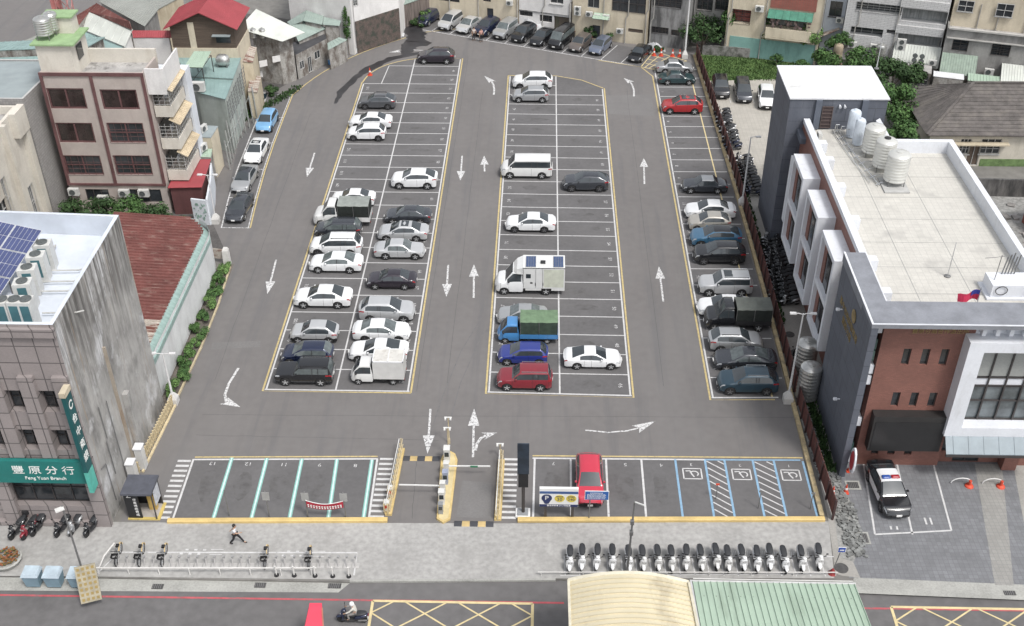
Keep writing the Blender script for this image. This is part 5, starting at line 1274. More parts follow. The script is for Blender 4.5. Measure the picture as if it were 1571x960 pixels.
# ================================================================ OTHER HOUSES ON THE LEFT
building('beige apartment building with pilasters, cut by the left edge behind the bank roof', [(-62, 68), (-45.2, 68), (-45.2, 88.3), (-62, 88.3)], 12.0, wm['beige'], rm['concrete'],
    [(1, [(0, 276, 24, 330), (42, 288, 63, 330)], dict(nx=3, ny=2, fr=FRW, pane=PANE, bars=2, depth=.25)), (1, [('u', 5.5, 9, 4.6, 6.6), ('u', 12, 14.2, 4.6, 6.6)], dict(nx=3, ny=2, depth=.25))], parapet=.7, pt_=.3, name='apartment_building')
b = bpy.data.objects['apartment_building']
mb = MB()
for y in (73.0, 78.6, 84.2): mb.box(-45.199, -44.75, y, y + .5, 0, 11.99)
mb.build('pilaster', wm['beige'], b); MB().box(-45.199, -44.6, 86.2, 88.31, 9.9, 12.15).box(-45.199, -44.7, 87.6, 88.3, 0, 9.88).build('corner_pier', wm['beige'], b)
building('grey-roofed tall house with a pale mosaic side wall left of the apartment block', [(-58, 89.0), (-44.9, 89.0), (-44.4, 97.5), (-58, 97.5)], 12.3, wm['greytile'], rm['bluegrey'], parapet=.12, capm=FRW, name='house', cat='house')
shed('long teal sheet-roofed hall behind the grey-roofed house', [((('w', -63, 98, 8.2), ('w', -45.5, 98, 8.2), ('w', -45.5, 106, 9.2), ('w', -63, 104, 9.2)), 30, rm['teal']), ((('w', -63, 104.2, 9.9), ('w', -45.5, 106.2, 9.9), ('w', -45.5, 111.0, 9.0), ('w', -63, 108.5, 9.0)), 30, rm['teal'])], wm['dirty'], name='hall', cat='hall')
shed('brownish flat-roofed building beside the side street and the red lattice mast', [((('w', -60, 112, 6.0), ('w', -50, 114.5, 6.0), ('w', -43, 131, 6.2), ('w', -48, 133, 6.2)), 12, rm['grey'])], wm['tan'], name='building', cat='building')
shed('white sheet-metal roof with teal lower roof beside the apartment block', [([(120, 42, 8.0), (192, 72, 8.0), (204, 45, 9.3), (137, 19, 9.3)], 7, rm['whitesheet'], (.03, .05, .12)), ([(122, 82, 7.4), (206, 80, 7.4), (193, 75, 7.9), (121, 45, 7.9)], 9, rm['teal'])], wm['white'], name='workshop', cat='workshop')
shed('ridge roof of rust-red sheets beyond the white sheet roof', [([(137, 18, 9.4), (203, 46, 9.4), (199, 33, 10.2), (149, 5, 10.2)], 18, rm['rust']), ([(120, 40, 8.7), (137, 18, 9.4), (149, 5, 10.2), (118, 24, 8.8)], 6, rm['rust'])], wm['dirty'], name='house', cat='house')
shed('large grey corrugated roof in the top left beyond the rust-red roof', [([(152, 3, 8.6), (222, 41, 8.6), (243, 15, 8.9), (200, -30, 8.9)], 24, rm['grey'])], wm['grey'], name='warehouse', cat='warehouse')
shed('red canopy roof over a white railed terrace beside the timber house', [([(186, 58, 8.3), (264, 58, 8.3), (264, 47, 8.8), (189, 47, 8.8)], 22, rm['redsheet'], (.05, .06, .06))], wm['white'], name='terrace', cat='terrace', ins=.35)
t = thing('terrace_railing', 'white railing in front of the red canopy terrace', 'railing', (-36, 102, 6.5))
mb = MB()
for z in (7.1, 7.7): mb.bar((-42.6, 107.4, z), (-38.6, 107.4, z), .05)
mb.build('rail', FRW, t); mb = MB()
for i in range(24): mb.bar((-42.6 + i*.174, 107.4, 6.5), (-42.6 + i*.174, 107.4, 7.7), .03)
mb.build('bars', FRW, t)
# timber house with a red gable roof
th = thing('timber_house', 'dark timber house with a bright red gabled roof', 'house', (-36, 105.5, 0))
x0, x1, y0, y1 = -38.9, -32.2, 112.0, 117.3; xm = -35.45; ze = 10.0; zr_ = 11.5
wl = MB(); wl.quad((x0, y0, 7.5), (x1, y0, 7.5), (x1, y0, ze), (xm, y0, zr_ - .1), (x0, y0, ze)).quad((x1, y0, 7.5), (x1, y1, 7.5), (x1, y1, ze), (x1, y0, ze)).quad((x0, y1, 7.5), (x0, y0, 7.5), (x0, y0, ze), (x0, y1, ze)).build('wall', wm['darkwood'], th)
MB().box(x0 - .1, x1 + .1, y0 - .1, y1, -.02, 7.5).build('base_wall', wm['cream'], th)
mb = MB(); mb.box(-37.0, -36.35, y0 - .06, y0 - .005, 7.5, 10.3); mb.build('corner_board', wm['cream'], th)
mb = MB(); mb.box(-34.2, -32.7, y0 - .05, y0 - .005, 8.1, 8.7); mb.build('window', PANE, th)
mb = MB(); mb.box(-34.5, -32.6, y0 - .5, y0 - .005, 8.9, 9.0); mb.build('window_canopy', rm['bluegrey'], th)
V_ = Vector
for nm, c in (('l', [V_((x0 - .5, y1 + .3, ze - .3)), V_((x0 - .5, y0 - .6, ze - .3)), V_((xm, y0 - .6, zr_)), V_((xm, y1 + .3, zr_))]), ('r', [V_((x1 + .5, y0 - .6, ze - .3)), V_((x1 + .5, y1 + .3, ze - .3)), V_((xm, y1 + .3, zr_)), V_((xm, y0 - .6, zr_))])):
    mb = MB(); ribbed(mb, c, 26, .03, .04, .08); mb.build('roof', rm['redsheet'], th)
# teal-roofed row along the kerb
tr = shed('teal-roofed house with a roof tank and a small awning over an air conditioner', [([(300, 141, 6.0), (346, 153, 6.0), (358, 122, 6.1), (290, 118, 6.1)], 10, rm['teal'], (.03, .05, .05)), ([(290, 117, 6.3), (358, 121, 6.3), (370, 89, 6.4), (267, 84, 6.4)], 12, rm['teal'], (.03, .05, .05))], WM('pale_green_wall', (.42, .46, .43), (.30, .33, .30), .8), name='house', cat='house', ins=.15)
mb = MB()
gA, gB = Vector((*g(347, 152, 6.0), 0)), Vector((*g(371, 92, 6.3), 0))
for k in range(9): q = gA.lerp(gB, k/8); mb.bar((q.x + .05, q.y, 3.4), (q.x + .05, q.y, 5.8), .05)
for k in range(6): mb.bar((gA.x + .07, gA.y, 3.6 + k*.4), (gB.x + .07, gB.y, 3.6 + k*.4), .04)
mb.build('side_grille', MSTEEL, tr)
shed('pale green sheet canopy on thin posts above the teal roof', [([(283, 103, 8.2), (311, 104, 8.2), (324, 79, 8.5), (298, 79, 8.5)], 8, rm['palegreen'], (.03, .04, .05))], None, name='roof_canopy', cat='canopy')
t = bpy.data.objects['roof_canopy']; mb = MB()
cs_ = [g(284, 102.5, 8.2), g(310, 103.5, 8.2), g(323, 80, 8.5), g(299, 80, 8.5)]
for x, y in cs_: mb.bar((x, y, 6.2), (x, y, 8.2), .07)
for a, b in zip(cs_, cs_[1:] + cs_[:1]): mb.bar((*a, 8.15), (*b, 8.15), .05)
mb.bar((*cs_[0], 6.2), (*cs_[1], 8.1), .05); mb.build('posts', FRD, t)
tx, ty = g(343, 100, 6.5); tk = thing('round_tank', 'polished round steel tank lying on the teal roof', 'water tank', (0, 0, 0))
MB().ell([(-32.6, 106.3, 6.35, .25, .25), (-32.45, 106.3, 6.35, .5, .5), (-32.2, 106.3, 6.35, .62, .62), (-31.6, 106.3, 6.35, .62, .62), (-31.35, 106.3, 6.35, .5, .5), (-31.2, 106.3, 6.35, .25, .25)], 18).build('shell', STEEL, tk, smooth=50)
MB().box(-32.4, -32.3, 105.9, 106.7, 5.6, 5.95).box(-31.5, -31.4, 105.9, 106.7, 5.6, 5.95).build('stand', MSTEEL, tk)
tk.location = (tx + 31.9, ty - 106.3, .75)
ac(*g(305, 140, 6.1), 6.15, 0, 'large air conditioner on the teal roof under the green canopy', s=1.6, group='air conditioners on the left houses')
shed('small grey-blue flat roof with dark edge between apartment and teal-roofed house', [((('w', -33.9, 97.8, 4.3), ('w', -31.9, 97.6, 4.3), ('w', -31.8, 100.1, 4.3), ('w', -33.9, 100.3, 4.3)), 0, rm['bluegrey'])], wm['cream'], name='lean_to', cat='lean-to', ins=.05)
shed('pale green low roof behind the red annexe', [((('w', -34.0, 95.7, 3.2), ('w', -31.6, 95.7, 3.2), ('w', -31.9, 97.4, 3.2), ('w', -34.0, 97.5, 3.2)), 6, rm['palegreen'], (.03, .04, .05))], wm['dirty'], name='lean_to', cat='lean-to', ins=.05)
for (x, y, z, lb) in ((-32.5, 96.6, 3.5, 'white air conditioner on the pale green low roof'), (-32.9, 98.8, 4.4, 'white air conditioner on the small grey-blue roof')): ac(x, y, z, rad(70), lb, group='air conditioners on the left houses', s=1.1)
# row of shacks along the lane, drain pipes and posts
pp = thing('drain_pipes', 'row of grey drain pipes and posts along the shack walls by the lane', 'pipes', (-31, 100, 0)); mb = MB()
for i in range(11): y = 99.2 + i * 1.15; x = -31.05 - (i * .1 if i < 5 else .5 - (i - 5) * .16); mb.tube((x, y, 0), (x - .1, y, 3.2 + (i % 3) * .5), .07, n=6)
mb.bar((-31.1, 99.2, 2.4), (-31.3, 110.5, 2.6), .05); mb.build('pipes', mat('grey_pipe', (.30, .31, .30), rough=.6), pp)
shed('dirty tan balcony house between the teal roof and the planted bank', [([(366, 94, 5.6), (388, 96, 5.2), (394, 73, 5.4), (376, 70, 5.8)], 6, rm['rustyw']), ([(380, 140, 3.2), (395, 142, 3.0), (401, 118, 3.0), (384, 114, 3.2)], 5, rm['rustyw'])], wm['tan'], name='house', cat='house', ins=.1)
shed('big off-white sheet roof over a dark open shed', [([(366, 44, 6.4), (433, 64, 5.5), (468, 50, 5.8), (393, 14, 7.2)], 12, rm['whitesheet'], (.02, .05, .05))], wm['dirty'], name='open_shed', cat='shed', ins=2.2)
os_ = bpy.data.objects['open_shed']; mb = MB()
for px, py in ((400, 128), (418, 118), (436, 108)): x, y = g(px, py); mb.bar((x, y, 0), (x, y, 4.6), .12)
mb.box(x - 1.6, x, y + .6, y + .7, .2, 2.6).build('posts', FRA, os_)
for px, py, z in ((405, 95, 3), (425, 88, 3.2), (398, 112, 1.5)): x, y = g(px, py, z); MB().obox((x, y - .4, z), (.9, .08, .7), .5).build('hung_panel', wm['white'], os_)
for i in range(2): tank(*g(390 + i*14, 62, 5.0), 5.0, .42, 1.1, ('left' if i == 0 else 'right') + ' one of two small steel tanks on a frame beside the off-white roof', bands=4)
shed('grey-green gabled shack beside the lane bend', [([(446, 40, 4.3), (465.5, 32, 4.9), (470, 16, 4.9), (440.6, 34, 4.2)], 6, rm['greengrey'], (.03, .05, .05)), ([(465.5, 32, 4.9), (494, 38, 4.3), (497, 25, 4.3), (470, 16, 4.9)], 8, rm['greengrey'], (.03, .05, .05)), ([(457.5, 64, 3.4), (502, 43, 3.6), (465.5, 32, 4.6), (447, 40, 4.4)], 9, rm['greengrey'], (.03, .05, .05)), ([(495, 38, 4.2), (521, 40, 4.0), (523, 32, 4.3), (497, 26, 4.5)], 6, rm['greengrey'], (.03, .05, .05))], wm['dirty'], name='shack', cat='shack', ins=.3)
shed('small teal-edged porch roof at the front of the shack', [([(503, 77, 2.5), (533, 61, 2.6), (520, 57, 3.1), (502, 66, 3.1)], 5, rm['greengrey'], (.03, .05, .05))], wm['dirty'], name='porch', cat='porch', ins=.2)
building('weathered shack with boarded windows and a pale door under the grey-green roof', [g(458, 122), g(505, 96), g(500, 84), g(450, 104)], 3.0, wm['dirty'], rm['dark'], [(0, [('u', .5, 1.3, 1.0, 2.0), ('u', 1.9, 2.6, .1, 2.0), ('u', 3.2, 4.2, 1.2, 2.2)], dict(nx=2, fr=FRW, pane=PANE, depth=.08))], name='shack', cat='shack')
# white apartment slab and the beige one beyond the shacks
A0_, A1_ = (-30.5, 131.0), (-22.6, 128.2)
building('large plain off-white apartment wall rising behind the grey-green shack', [A0_, A1_, (-20, 142), (-30, 144)], 11, wm['white'], rm['concrete'], [(0, [('u', 1.0, 1.08, .5, 10.8)], dict(nx=1, fr=MSTEEL, pane=MSTEEL, fw=.01, depth=.03))], name='apartment_building')
building('pale building with a barred window over a dark brick ground floor', [(-22.4, 128.8), (-17.6, 133.4), (-17.0, 144), (-22.4, 144)], 9, wm['white'], rm['concrete'], [(0, [(530, -3, 549, 8)], dict(nx=2, ny=2, fr=FRW, pane=PANE, bars=3)), (0, [(548, 45, 560, 74)], dict(nx=1, fr=FRD, pane=mat('pale_blue_door', (.33, .42, .50), rough=.7, var=.3, scale=2)))], name='house', cat='house')
mb = MB(); mb.bar((-22.3, 128.7, 2.0), (-17.6, 133.25, 2.0), .12, 3.9); tag(mb.build('brick_wall', WM('mossy_brick', (.11, .085, .075), (.05, .055, .045), 1.5, (1, 1, 1), (.45, .6), fine=.25)), 'dark mossy brick wall at ground level under the pale building', 'wall')
shed('row of corrugated grey and brown sheds behind the tall lamp post', [((('w', -18.0, 136.2, 3.0), ('w', -13.6, 141.0, 3.0), ('w', -16.0, 146, 3.8), ('w', -21.5, 143, 3.8)), 14, rm['greengrey'])], WM('brown_board_wall', (.18, .15, .135), (.09, .075, .07), 1.5, (2, 2, .2), (.45, .6)), name='shed', cat='shed', ins=.1)
mb = MB()
for i in range(9): x, y = lerp(-17.8, -13.7, i/8), lerp(136.0, 140.9, i/8); mb.bar((x, y - .02, 0), (x, y - .02, 3), .1)
tag(mb.box(-17.85, -17.75, 135.9, 136.0, 0, 3).build('board_posts', mat('grey_board', (.30, .28, .26), rough=.9)), 'upright grey boards fixed along the brown sheds', 'boards') if False else None
# ================================================================ BACK ROW OF BUILDINGS
f0, f1 = (-14.9, 140.2), (12.7, 131.6)
def fp(u, o=0, a=f0, b=f1):
    ex, ey = b[0]-a[0], b[1]-a[1]; L = math.hypot(ex, ey); ex /= L; ey /= L; return (a[0] + ex*u - ey*o, a[1] + ey*u + ex*o)
def slab(u0, u1, o0=0, dep=10, a=f0, b=f1): return [fp(u0, o0, a, b), fp(u1, o0, a, b), fp(u1, dep, a, b), fp(u0, dep, a, b)]
building('long cream back building with a dark door at the left of the back row', slab(-.3, 12.4), 7.5, wm['cream'], rm['concrete'], [(0, [(673, -6, 705, 4), (741, -6, 753, 3)], dict(nx=3, ny=2, fr=FRD, pane=PANE)), (0, [(747, 12, 757, 34)], dict(nx=1, fr=FRD, pane=mat('dark_blue_door', (.04, .045, .055), rough=.5)))], name='back_building')
building('off-white back building with a damp dark ground floor behind the estate car', slab(12.5, 19.2), 8, wm['white'], rm['concrete'], [(0, [(844, -4, 864, 7)], dict(nx=2, fr=FRW, pane=PANE, sill=True)), (0, [(790, 14, 817, 26), (828, 22, 847, 35)], dict(nx=3, ny=2, fr=FRD, pane=PANE, depth=.3)), (0, [(850, 24, 874, 52)], dict(nx=1, fr=FRD, pane=WM('mossy_panel', (.12, .10, .08), (.06, .08, .05), 2)))], name='back_building')
mb = MB(); p, q = fp(12.52, -.03), fp(19.15, -.03); mb.bar((*p, 2.6), (*q, 2.6), .1, .14); mb.build('ledge', wm['grimy'], bpy.data.objects['back_building.001'])
building('cream back building with many air conditioners and a narrow dark door', slab(19.4, 28.9), 9, wm['cream'], rm['concrete'], [(0, [(902, -6, 919, 13)], dict(nx=2, fr=FRA, pane=PANE)), (0, [(940, -12, 990, 22)], dict(nx=4, ny=2, fr=FRD, pane=PANE, bars=2)), (0, [(909, 38, 920, 60)], dict(nx=1, fr=FRD, pane=mat('dark_blue_door', (.04, .045, .055)))), (0, [(964, 43, 986, 51)], dict(nx=1, fr=FRD, pane=mat('brown_louvre', (.12, .09, .07)), depth=.1))], name='back_building')
g0, g1 = (12.7, 131.6), (55, 119)
building('grimy unpainted concrete building with rusted grilles behind the lamp post', slab(.2, 4.9, .3, 10, g0, g1), 10, wm['grimy'], rm['concrete'], [(0, [(1002, -8, 1045, 14), (1000, 40, 1025, 53)], dict(nx=5, ny=2, fr=FRD, pane=PANE, bars=5, depth=.3)), (0, [(1030, 45, 1042, 56)], dict(nx=2, fr=FRD, pane=PANE))], name='back_building')
building('dark recessed grey building with a green-edged balcony between the grimy and the cream one', slab(5.0, 9.3, 2.6, 11, g0, g1), 10, wm['grey'], rm['concrete'], [(0, [('u', .3, 2.2, 4.2, 6.2), ('u', 2.5, 4.2, 4.4, 6.6), ('u', .4, 1.6, .8, 2.8), ('u', 2.6, 3.6, .2, 2.6)], dict(nx=3, ny=2, fr=FRD, pane=PANE, bars=3, depth=.4))], name='back_building')
B = building('cream building with a red brick panel and a green awning over a cluttered balcony', slab(9.4, 20.2, 0, 11, g0, g1), 10, wm['cream'], rm['concrete'], [(0, [(1124, 13, 1150, 38)], dict(nx=2, ny=3, fr=FRD, pane=mat('red_shutter', (.20, .06, .05), rough=.5, var=.4, scale=2), bars=3)), (0, [(1175, 27, 1236, 47)], dict(nx=4, fr=FRD, pane=PANEC, depth=.9)), (0, [(1120, 55, 1160, 78)], dict(nx=2, fr=FRD, pane=PANEG, depth=.4)), (0, [(1170, 60, 1225, 84)], dict(nx=3, fr=FRD, pane=PANEG, depth=.4))], name='back_building')
p, q = fp(14.2, -.06, g0, g1), fp(19.4, -.06, g0, g1)
MB().bar((*p, 7.4), (*q, 7.4), .1, 1.9).build('brick_panel', wm['brickred'], B)
mb = MB(); a, b = fp(14.1, -.1, g0, g1), fp(19.2, -.1, g0, g1); c, d = fp(14.1, -1.0, g0, g1), fp(19.2, -1.0, g0, g1)
ribbed(mb, (V_((*c, 5.5)), V_((*d, 5.5)), V_((*b, 6.25)), V_((*a, 6.25))), 6, .04, .05, .04); mb.build('awning', mat('green_awning', (.05, .19, .13), rough=.5, var=.2, scale=2), B)
MB().bar((*fp(14.1, -.8, g0, g1), 3.75), (*fp(19.3, -.8, g0, g1), 3.75), .12, 1.1).build('balcony_parapet', wm['cream'], B); MB().bar((*fp(14.1, -.45, g0, g1), 3.1), (*fp(19.3, -.45, g0, g1), 3.1), .85, .15).build('balcony_floor', wm['cream'], B)
cl = MB(); random.seed(11)
for i in range(26): u = random.uniform(14.4, 19.0); cl.obox((*fp(u, -.3, g0, g1), 4.3 + random.uniform(0, .9)), (.25, .1, random.uniform(.15, .5)), -.29)
cl.build('balcony_clutter', mat('clutter', (.22, .16, .15), rough=.8, var=.6, scale=2, island=.5), B)
MB().bar((*fp(10, -.02, g0, g1), 1.3), (*fp(20, -.02, g0, g1), 1.3), .06, 2.4).build('green_base', wm['teal'], B)
building('pale blue back wall with a dark window above the ruined shed', slab(20.3, 22.6, 1.5, 11, g0, g1), 10, wm['pale_blue'], rm['concrete'], [(0, [('u', .5, 1.9, 5.6, 7.4)], dict(nx=2, ny=2, fr=FRD, pane=PANE, sill=True))], name='back_building')
H = building('white tiled building with open galleries and balconies', slab(22.7, 33.6, 0, 11, g0, g1), 12, wm['whitetile'], rm['concrete'], [(0, [(1315, 2, 1382, 24)], dict(nx=4, ny=2, fr=FRA, pane=PANE, bars=4, depth=.9)), (0, [(1306, 40, 1353, 58)], dict(nx=3, fr=FRA, pane=PANE, depth=.9)), (0, [(1361, 45, 1374, 53)], dict(nx=1, fr=FRD, pane=PANE)), (0, [(1386, 12, 1452, 39), (1379, 50, 1443, 76)], dict(nx=5, fr=FRA, pane=PANEC, depth=1.1))], name='back_building')
for z in (9.6, 6.6, 3.6):
    pa, pb = fp(28.4, -.12, g0, g1), fp(33.5, -.12, g0, g1); MB().bar((*pa, z - 1.0), (*pb, z - 1.0), .22, .9).build('balcony_parapet', wm['whitetile'], H)
I = building('beige and grey building with a planted roof ledge, cut by the right edge', slab(33.8, 46, -1.0, 11, g0, g1), 6.6, wm['grey'], rm['concrete'], [(0, [(1463, 60, 1483, 79), (1524, 64, 1547, 87)], dict(nx=2, ny=3, fr=FRD, pane=PANE, bars=4))], parapet=.4, name='back_building')
MB().prism(slab(34.0, 46, 1.0, 11, g0, g1), 6.2, 12.5).build('upper_storey', wm['cream'], I)
for (xa, ya, xb, yb) in ((1472, -2, 1492, 18), (1531, 3, 1552, 26)):
    (u0_, z1_), (u1_, z0_) = onplane(xa, ya, fp(34, 1.0, g0, g1), fp(46, 1.0, g0, g1)), onplane(xb, yb, fp(34, 1.0, g0, g1), fp(46, 1.0, g0, g1))
    P0, P1 = fp(34, .86, g0, g1), fp(46, .86, g0, g1); window(I, P0, P1, min(u0_, u1_), max(u0_, u1_), z0_, z1_, depth=-.1, nx=2, ny=2, fr=FRW, pane=PANE, sill=True)
mb = MB(); pa, pb = fp(33.9, -1.15, g0, g1), fp(46, -1.15, g0, g1); mb.bar((*pa, 6.7), (*pb, 6.7), .3, .18); mb.bar((*pa, 5.6), (*pb, 5.6), .2, .12); mb.build('ledge', mat('pale_ledge', (.44, .43, .41)), I)
building('small pale blue upper wall at the very right edge', slab(44.3, 48, -2.0, 4, g0, g1), 9, wm['pale_blue'], rm['concrete'], name='back_building')
# drain pipes and grilles on the back walls
PIPE = mat('weathered_pipe', (.34, .33, .31), rough=.7, var=.2)
for (a, b), us in (((f0, f1), (3.2, 7.1, 12.3, 15.6, 19.1, 23.4, 26.2, 28.7)), ((g0, g1), (.4, 4.6, 9.6, 13.6, 20.0, 24.0, 28.2, 33.3, 36.6, 38.6, 41.5))):
    for i, u in enumerate(us):
        o_ = -.12 if u < 33 else .9; p = fp(u, o_, a, b); t = tag(MB().path([(*p, 0), (*p, 3.2 + i % 3), (p[0] + .25, p[1] - .08, 3.6 + i % 3), (p[0] + .25, p[1] - .08, 9)], .06).build('drain_pipe', PIPE), 'grey drain pipe, ' + ('first second third fourth fifth sixth seventh eighth ninth tenth eleventh'.split()[i]) + (' from the left on the back buildings behind the parked row' if a is f0 else ' from the left on the back buildings behind the lawn'), 'pipe', 'drain pipes on the back buildings')
# air conditioners on the back walls
k1 = dict(group='air conditioners on the back buildings')
for px, py, lb, kw in ((887, 18, 'tall double-fan air conditioner on the cream wall', dict(h=1.1, fans=2)), (905, 20, 'air conditioner left of three above the small green canopy', {}), (917, 24, 'middle air conditioner of three above the small green canopy', {}), (931, 25, 'right air conditioner of three above the small green canopy', {}),
    (952, 46, 'single air conditioner beside the brown louvre', {}), (783, 3, 'air conditioner at the top of the off-white wall', {})): ac_on(px, py, f0, f1, lb, **kw, **k1)
for px, py, lb, kw in ((1166, 12, 'grey air conditioner by the red brick panel', {}), (1308, 67, 'air conditioner on the white tiled wall behind the trees', {}), (1342, 71, 'air conditioner beside the standing steel tank', {}), (1382, 71, 'double-fan air conditioner at the gallery corner', dict(h=1.15, fans=2)),
    (1485, 98, 'left air conditioner on the grey wall above the green sheds', {}), (1517, 103, 'right air conditioner on the grey wall above the green sheds', {})): ac_on(px, py, g0, g1, lb, off=.35 if px < 1450 else 1.4, s=1.15, **kw, **k1)
ac_on(1287, 36, g0, g1, 'air conditioner under the pale blue wall', off=-1.1, **k1)
shed('small pale green door canopy over the narrow dark door', [((('w', *fp(22.2, -1.0), 3.0), ('w', *fp(24.2, -1.0), 3.0), ('w', *fp(24.2, -.02), 3.4), ('w', *fp(22.2, -.02), 3.4)), 5, rm['palegreen'], (.03, .04, .04))], None, name='door_canopy', cat='canopy')
# lean-tos in front of the white tiled building
def lean(label, u0, u1, o0, o1, z0, z1, n, m, wl=wm['dirty']):
    return shed(label, [((('w', *fp(u0, -o0, g0, g1), z0), ('w', *fp(u1, -o0, g0, g1), z0), ('w', *fp(u1, -o1, g0, g1), z1), ('w', *fp(u0, -o1, g0, g1), z1)), n, m)], wl, name='lean_to', cat='lean-to', ins=.08)
lean('white ribbed lean-to wall and roof under the galleries, with fans on it', 28.6, 33.7, 1.3, .05, 1.9, 3.9, 16, rm['whitesheet'])
lean('grey-green corrugated lean-to roof against the grey wall', 33.8, 37.6, 3.1, 1.05, 2.2, 3.8, 14, mat('sage_sheet', (.24, .30, .25), rough=.6, var=.15))
lean('pale blotched sheet roof at the right of the lean-tos', 40.2, 44.2, 4.0, 1.05, 2.2, 3.3, 14, rm['whitesheet'])
lean('light green flat lean-to roof just behind the tiled roof house', 36.8, 40.1, 4.6, 3.0, 2.3, 2.5, 10, rm['palegreen'])
lean('white roof with dark patches beside the metal-framed window', 33.2, 36.4, 4.8, 3.3, 2.4, 2.4, 0, rm['white'])
q_ = building('concrete lean-to with a large white metal-framed window', slab(30.4, 33.0, -4.0, -1.5, g0, g1), 2.3, wm['dirty'], rm['concrete'], [(0, [('u', .2, 2.4, .4, 2.0)], dict(nx=3, ny=3, fr=FRW, pane=PANE))], name='lean_to', cat='lean-to')
for i in range(4):
    u, z = 31.0 + (i % 2)*.75, 2.7 + (i // 2)*.55; p = fp(u, -1.6, g0, g1); f = MB()
    f.tube((p[0], p[1] - .12, z), (p[0], p[1] + .12, z), .27, n=12); tag(f.build('exhaust_fan', ACF, smooth=40), ('lower left', 'lower right', 'upper left', 'upper right')[i] + ' of the four round exhaust fans clustered on the white lean-to', 'fan', 'exhaust fans on the lean-to')
ac(*fp(33.0, -1.5, g0, g1), 2.35, -.29, 'air conditioner on the white lean-to right of the four round fans', **k1)
p = fp(27.2, -1.0, g0, g1); tank(p[0], p[1], 1.0, .55, 2.6, 'tall weathered steel tank standing against the white tiled wall', bands=8)
# ruined shed
rs = thing('ruined_shed', 'collapsed dark shed with fallen timbers and bent sheets behind the trees', 'shed', (34.5, 126, 0))
mb = MB(); mb.box(32.8, 36.6, 127.5, 129.0, 0, 3.6); mb.build('back_wall', rm['dark'], rs)
mb = MB(); mb.bar((34.6, 128, 3.9), (34.0, 123.6, .4), .25); mb.bar((32.2, 123.6, .3), (34.6, 124.4, .9), .3, .12); mb.bar((34.6, 124.6, .8), (36.4, 123.2, .4), .3, .12); mb.bar((32.6, 123.0, .2), (35.6, 122.8, .4), .2); mb.build('fallen_timber', mat('old_timber', (.24, .17, .13), rough=.9, var=.3), rs)
mb = MB(); ribbed(mb, [V_(c) for c in ((32.4, 126.4, 3.3), (34.4, 126.2, 4.3), (34.5, 128.6, 4.4), (32.4, 128.8, 3.4))], 6); ribbed(mb, [V_(c) for c in ((34.6, 126.2, 4.2), (36.8, 125.8, 3.0), (36.9, 128.2, 3.1), (34.6, 128.6, 4.3))], 6); mb.build('bent_sheet', rm['rustyw'], rs)
p = fp(22.6, -1.4, g0, g1); tank(p[0], p[1], .8, .55, 2.4, 'tan plastic tank beside the ruined shed', bands=3, m=mat('tan_plastic', (.33, .27, .20), rough=.6))
mb = MB()
for a, b in (((19.2, 129.0), (27.5, 127.6)), ((27.5, 127.6), (37.5, 124.2)),): mb.bar((*a, .6), (*b, .6), .2, 1.2)
tag(mb.build('garden_wall', WM('mossy_wall', (.24, .235, .225), (.08, .085, .07), 1.2, (1, 1, 1), (.42, .6), fine=.2)), 'low mossy concrete wall behind the lawn of the back lot', 'wall')
# tiled roof house
tl = thing('tiled_roof_house', 'single storey cream house with a grey clay tiled hip roof', 'house', (38.5, 100, 0))
hx0, hx1, hy0, hy1, he, hr = 38.2, 62, 101.3, 112.0, 3.5, 6.4; ry = 106.6
def tiles(c0, c1, c2, c3, n):
    mb = MB(); ribbed(mb, (V_(c0), V_(c1), V_(c2), V_(c3)), 0, 0, .01, .08)
    a, b, c, d = V_(c0), V_(c1), V_(c2), V_(c3)
    for i in range(n):
        t = i / n; p, q = a.lerp(d, t), b.lerp(c, t); t2 = (i + .8) / n; p2, q2 = a.lerp(d, t2), b.lerp(c, t2); up = V_((0, 0, .14)); u2 = V_((0, 0, .19))
        mb.quad(p + up, q + up, q2 + up, p2 + up); mb.quad(p + up*.3, q + up*.3, q + up, p + up)
    return mb
mb = tiles((hx0 - .5, hy0 - .5, he), (hx1, hy0 - .5, he), (hx1, ry, hr), (43.3, ry, hr), 14); mb.build('roof', rm['tile'], tl)
mb = tiles((43.3, ry, hr), (hx1, ry, hr), (hx1, hy1, he), (hx0 - .5, hy1, he), 6); mb.build('roof', rm['tile'], tl)
mb = MB(); c = [V_((hx0 - .5, hy1, he)), V_((hx0 - .5, hy0 - .5, he)), V_((43.3, ry, hr)), V_((43.2, ry + .02, hr))]; ribbed(mb, c, 0, 0, .01, .08)
for i in range(14):
    a = c[0].lerp(c[1], i/13); mb.bar(a + V_((.05, 0, .12)), a.lerp(c[2], .97) + V_((0, 0, .14)), .1, .06)
mb.build('roof', rm['tile'], tl)
mb = MB(); mb.bar((hx0 - .5, hy0 - .5, he + .18), (43.3, ry, hr + .2), .28, .16); mb.bar((43.3, ry, hr + .2), (hx1, ry, hr + .2), .28, .16); mb.build('ridge', rm['tile'], tl)
wl = MB(); ops = []
P0, P1 = (hx0, hy0), (hx1, hy0); hws = []
for b_ in ((1475, 213, 1486, 236), (1507, 213, 1532, 236)): (ua, za), (ub, zb) = onplane(b_[0], b_[1], P0, P1), onplane(b_[2], b_[3], P0, P1); hws.append((min(ua, ub), max(ua, ub), zb, za))
(ua, za), (ub, zb) = onplane(1489, 217, P0, P1), onplane(1500, 247, P0, P1); door = (min(ua, ub), max(ua, ub), .05, za)
facade(wl, P0, P1, -.02, he, hws + [door]); facade(wl, (hx0, hy1), (hx0, hy0), -.02, he, [('u', 1, 2)][0:0]); wl.build('wall', WM('cream_green_wall', (.52, .49, .42), (.36, .34, .28), 1), tl)
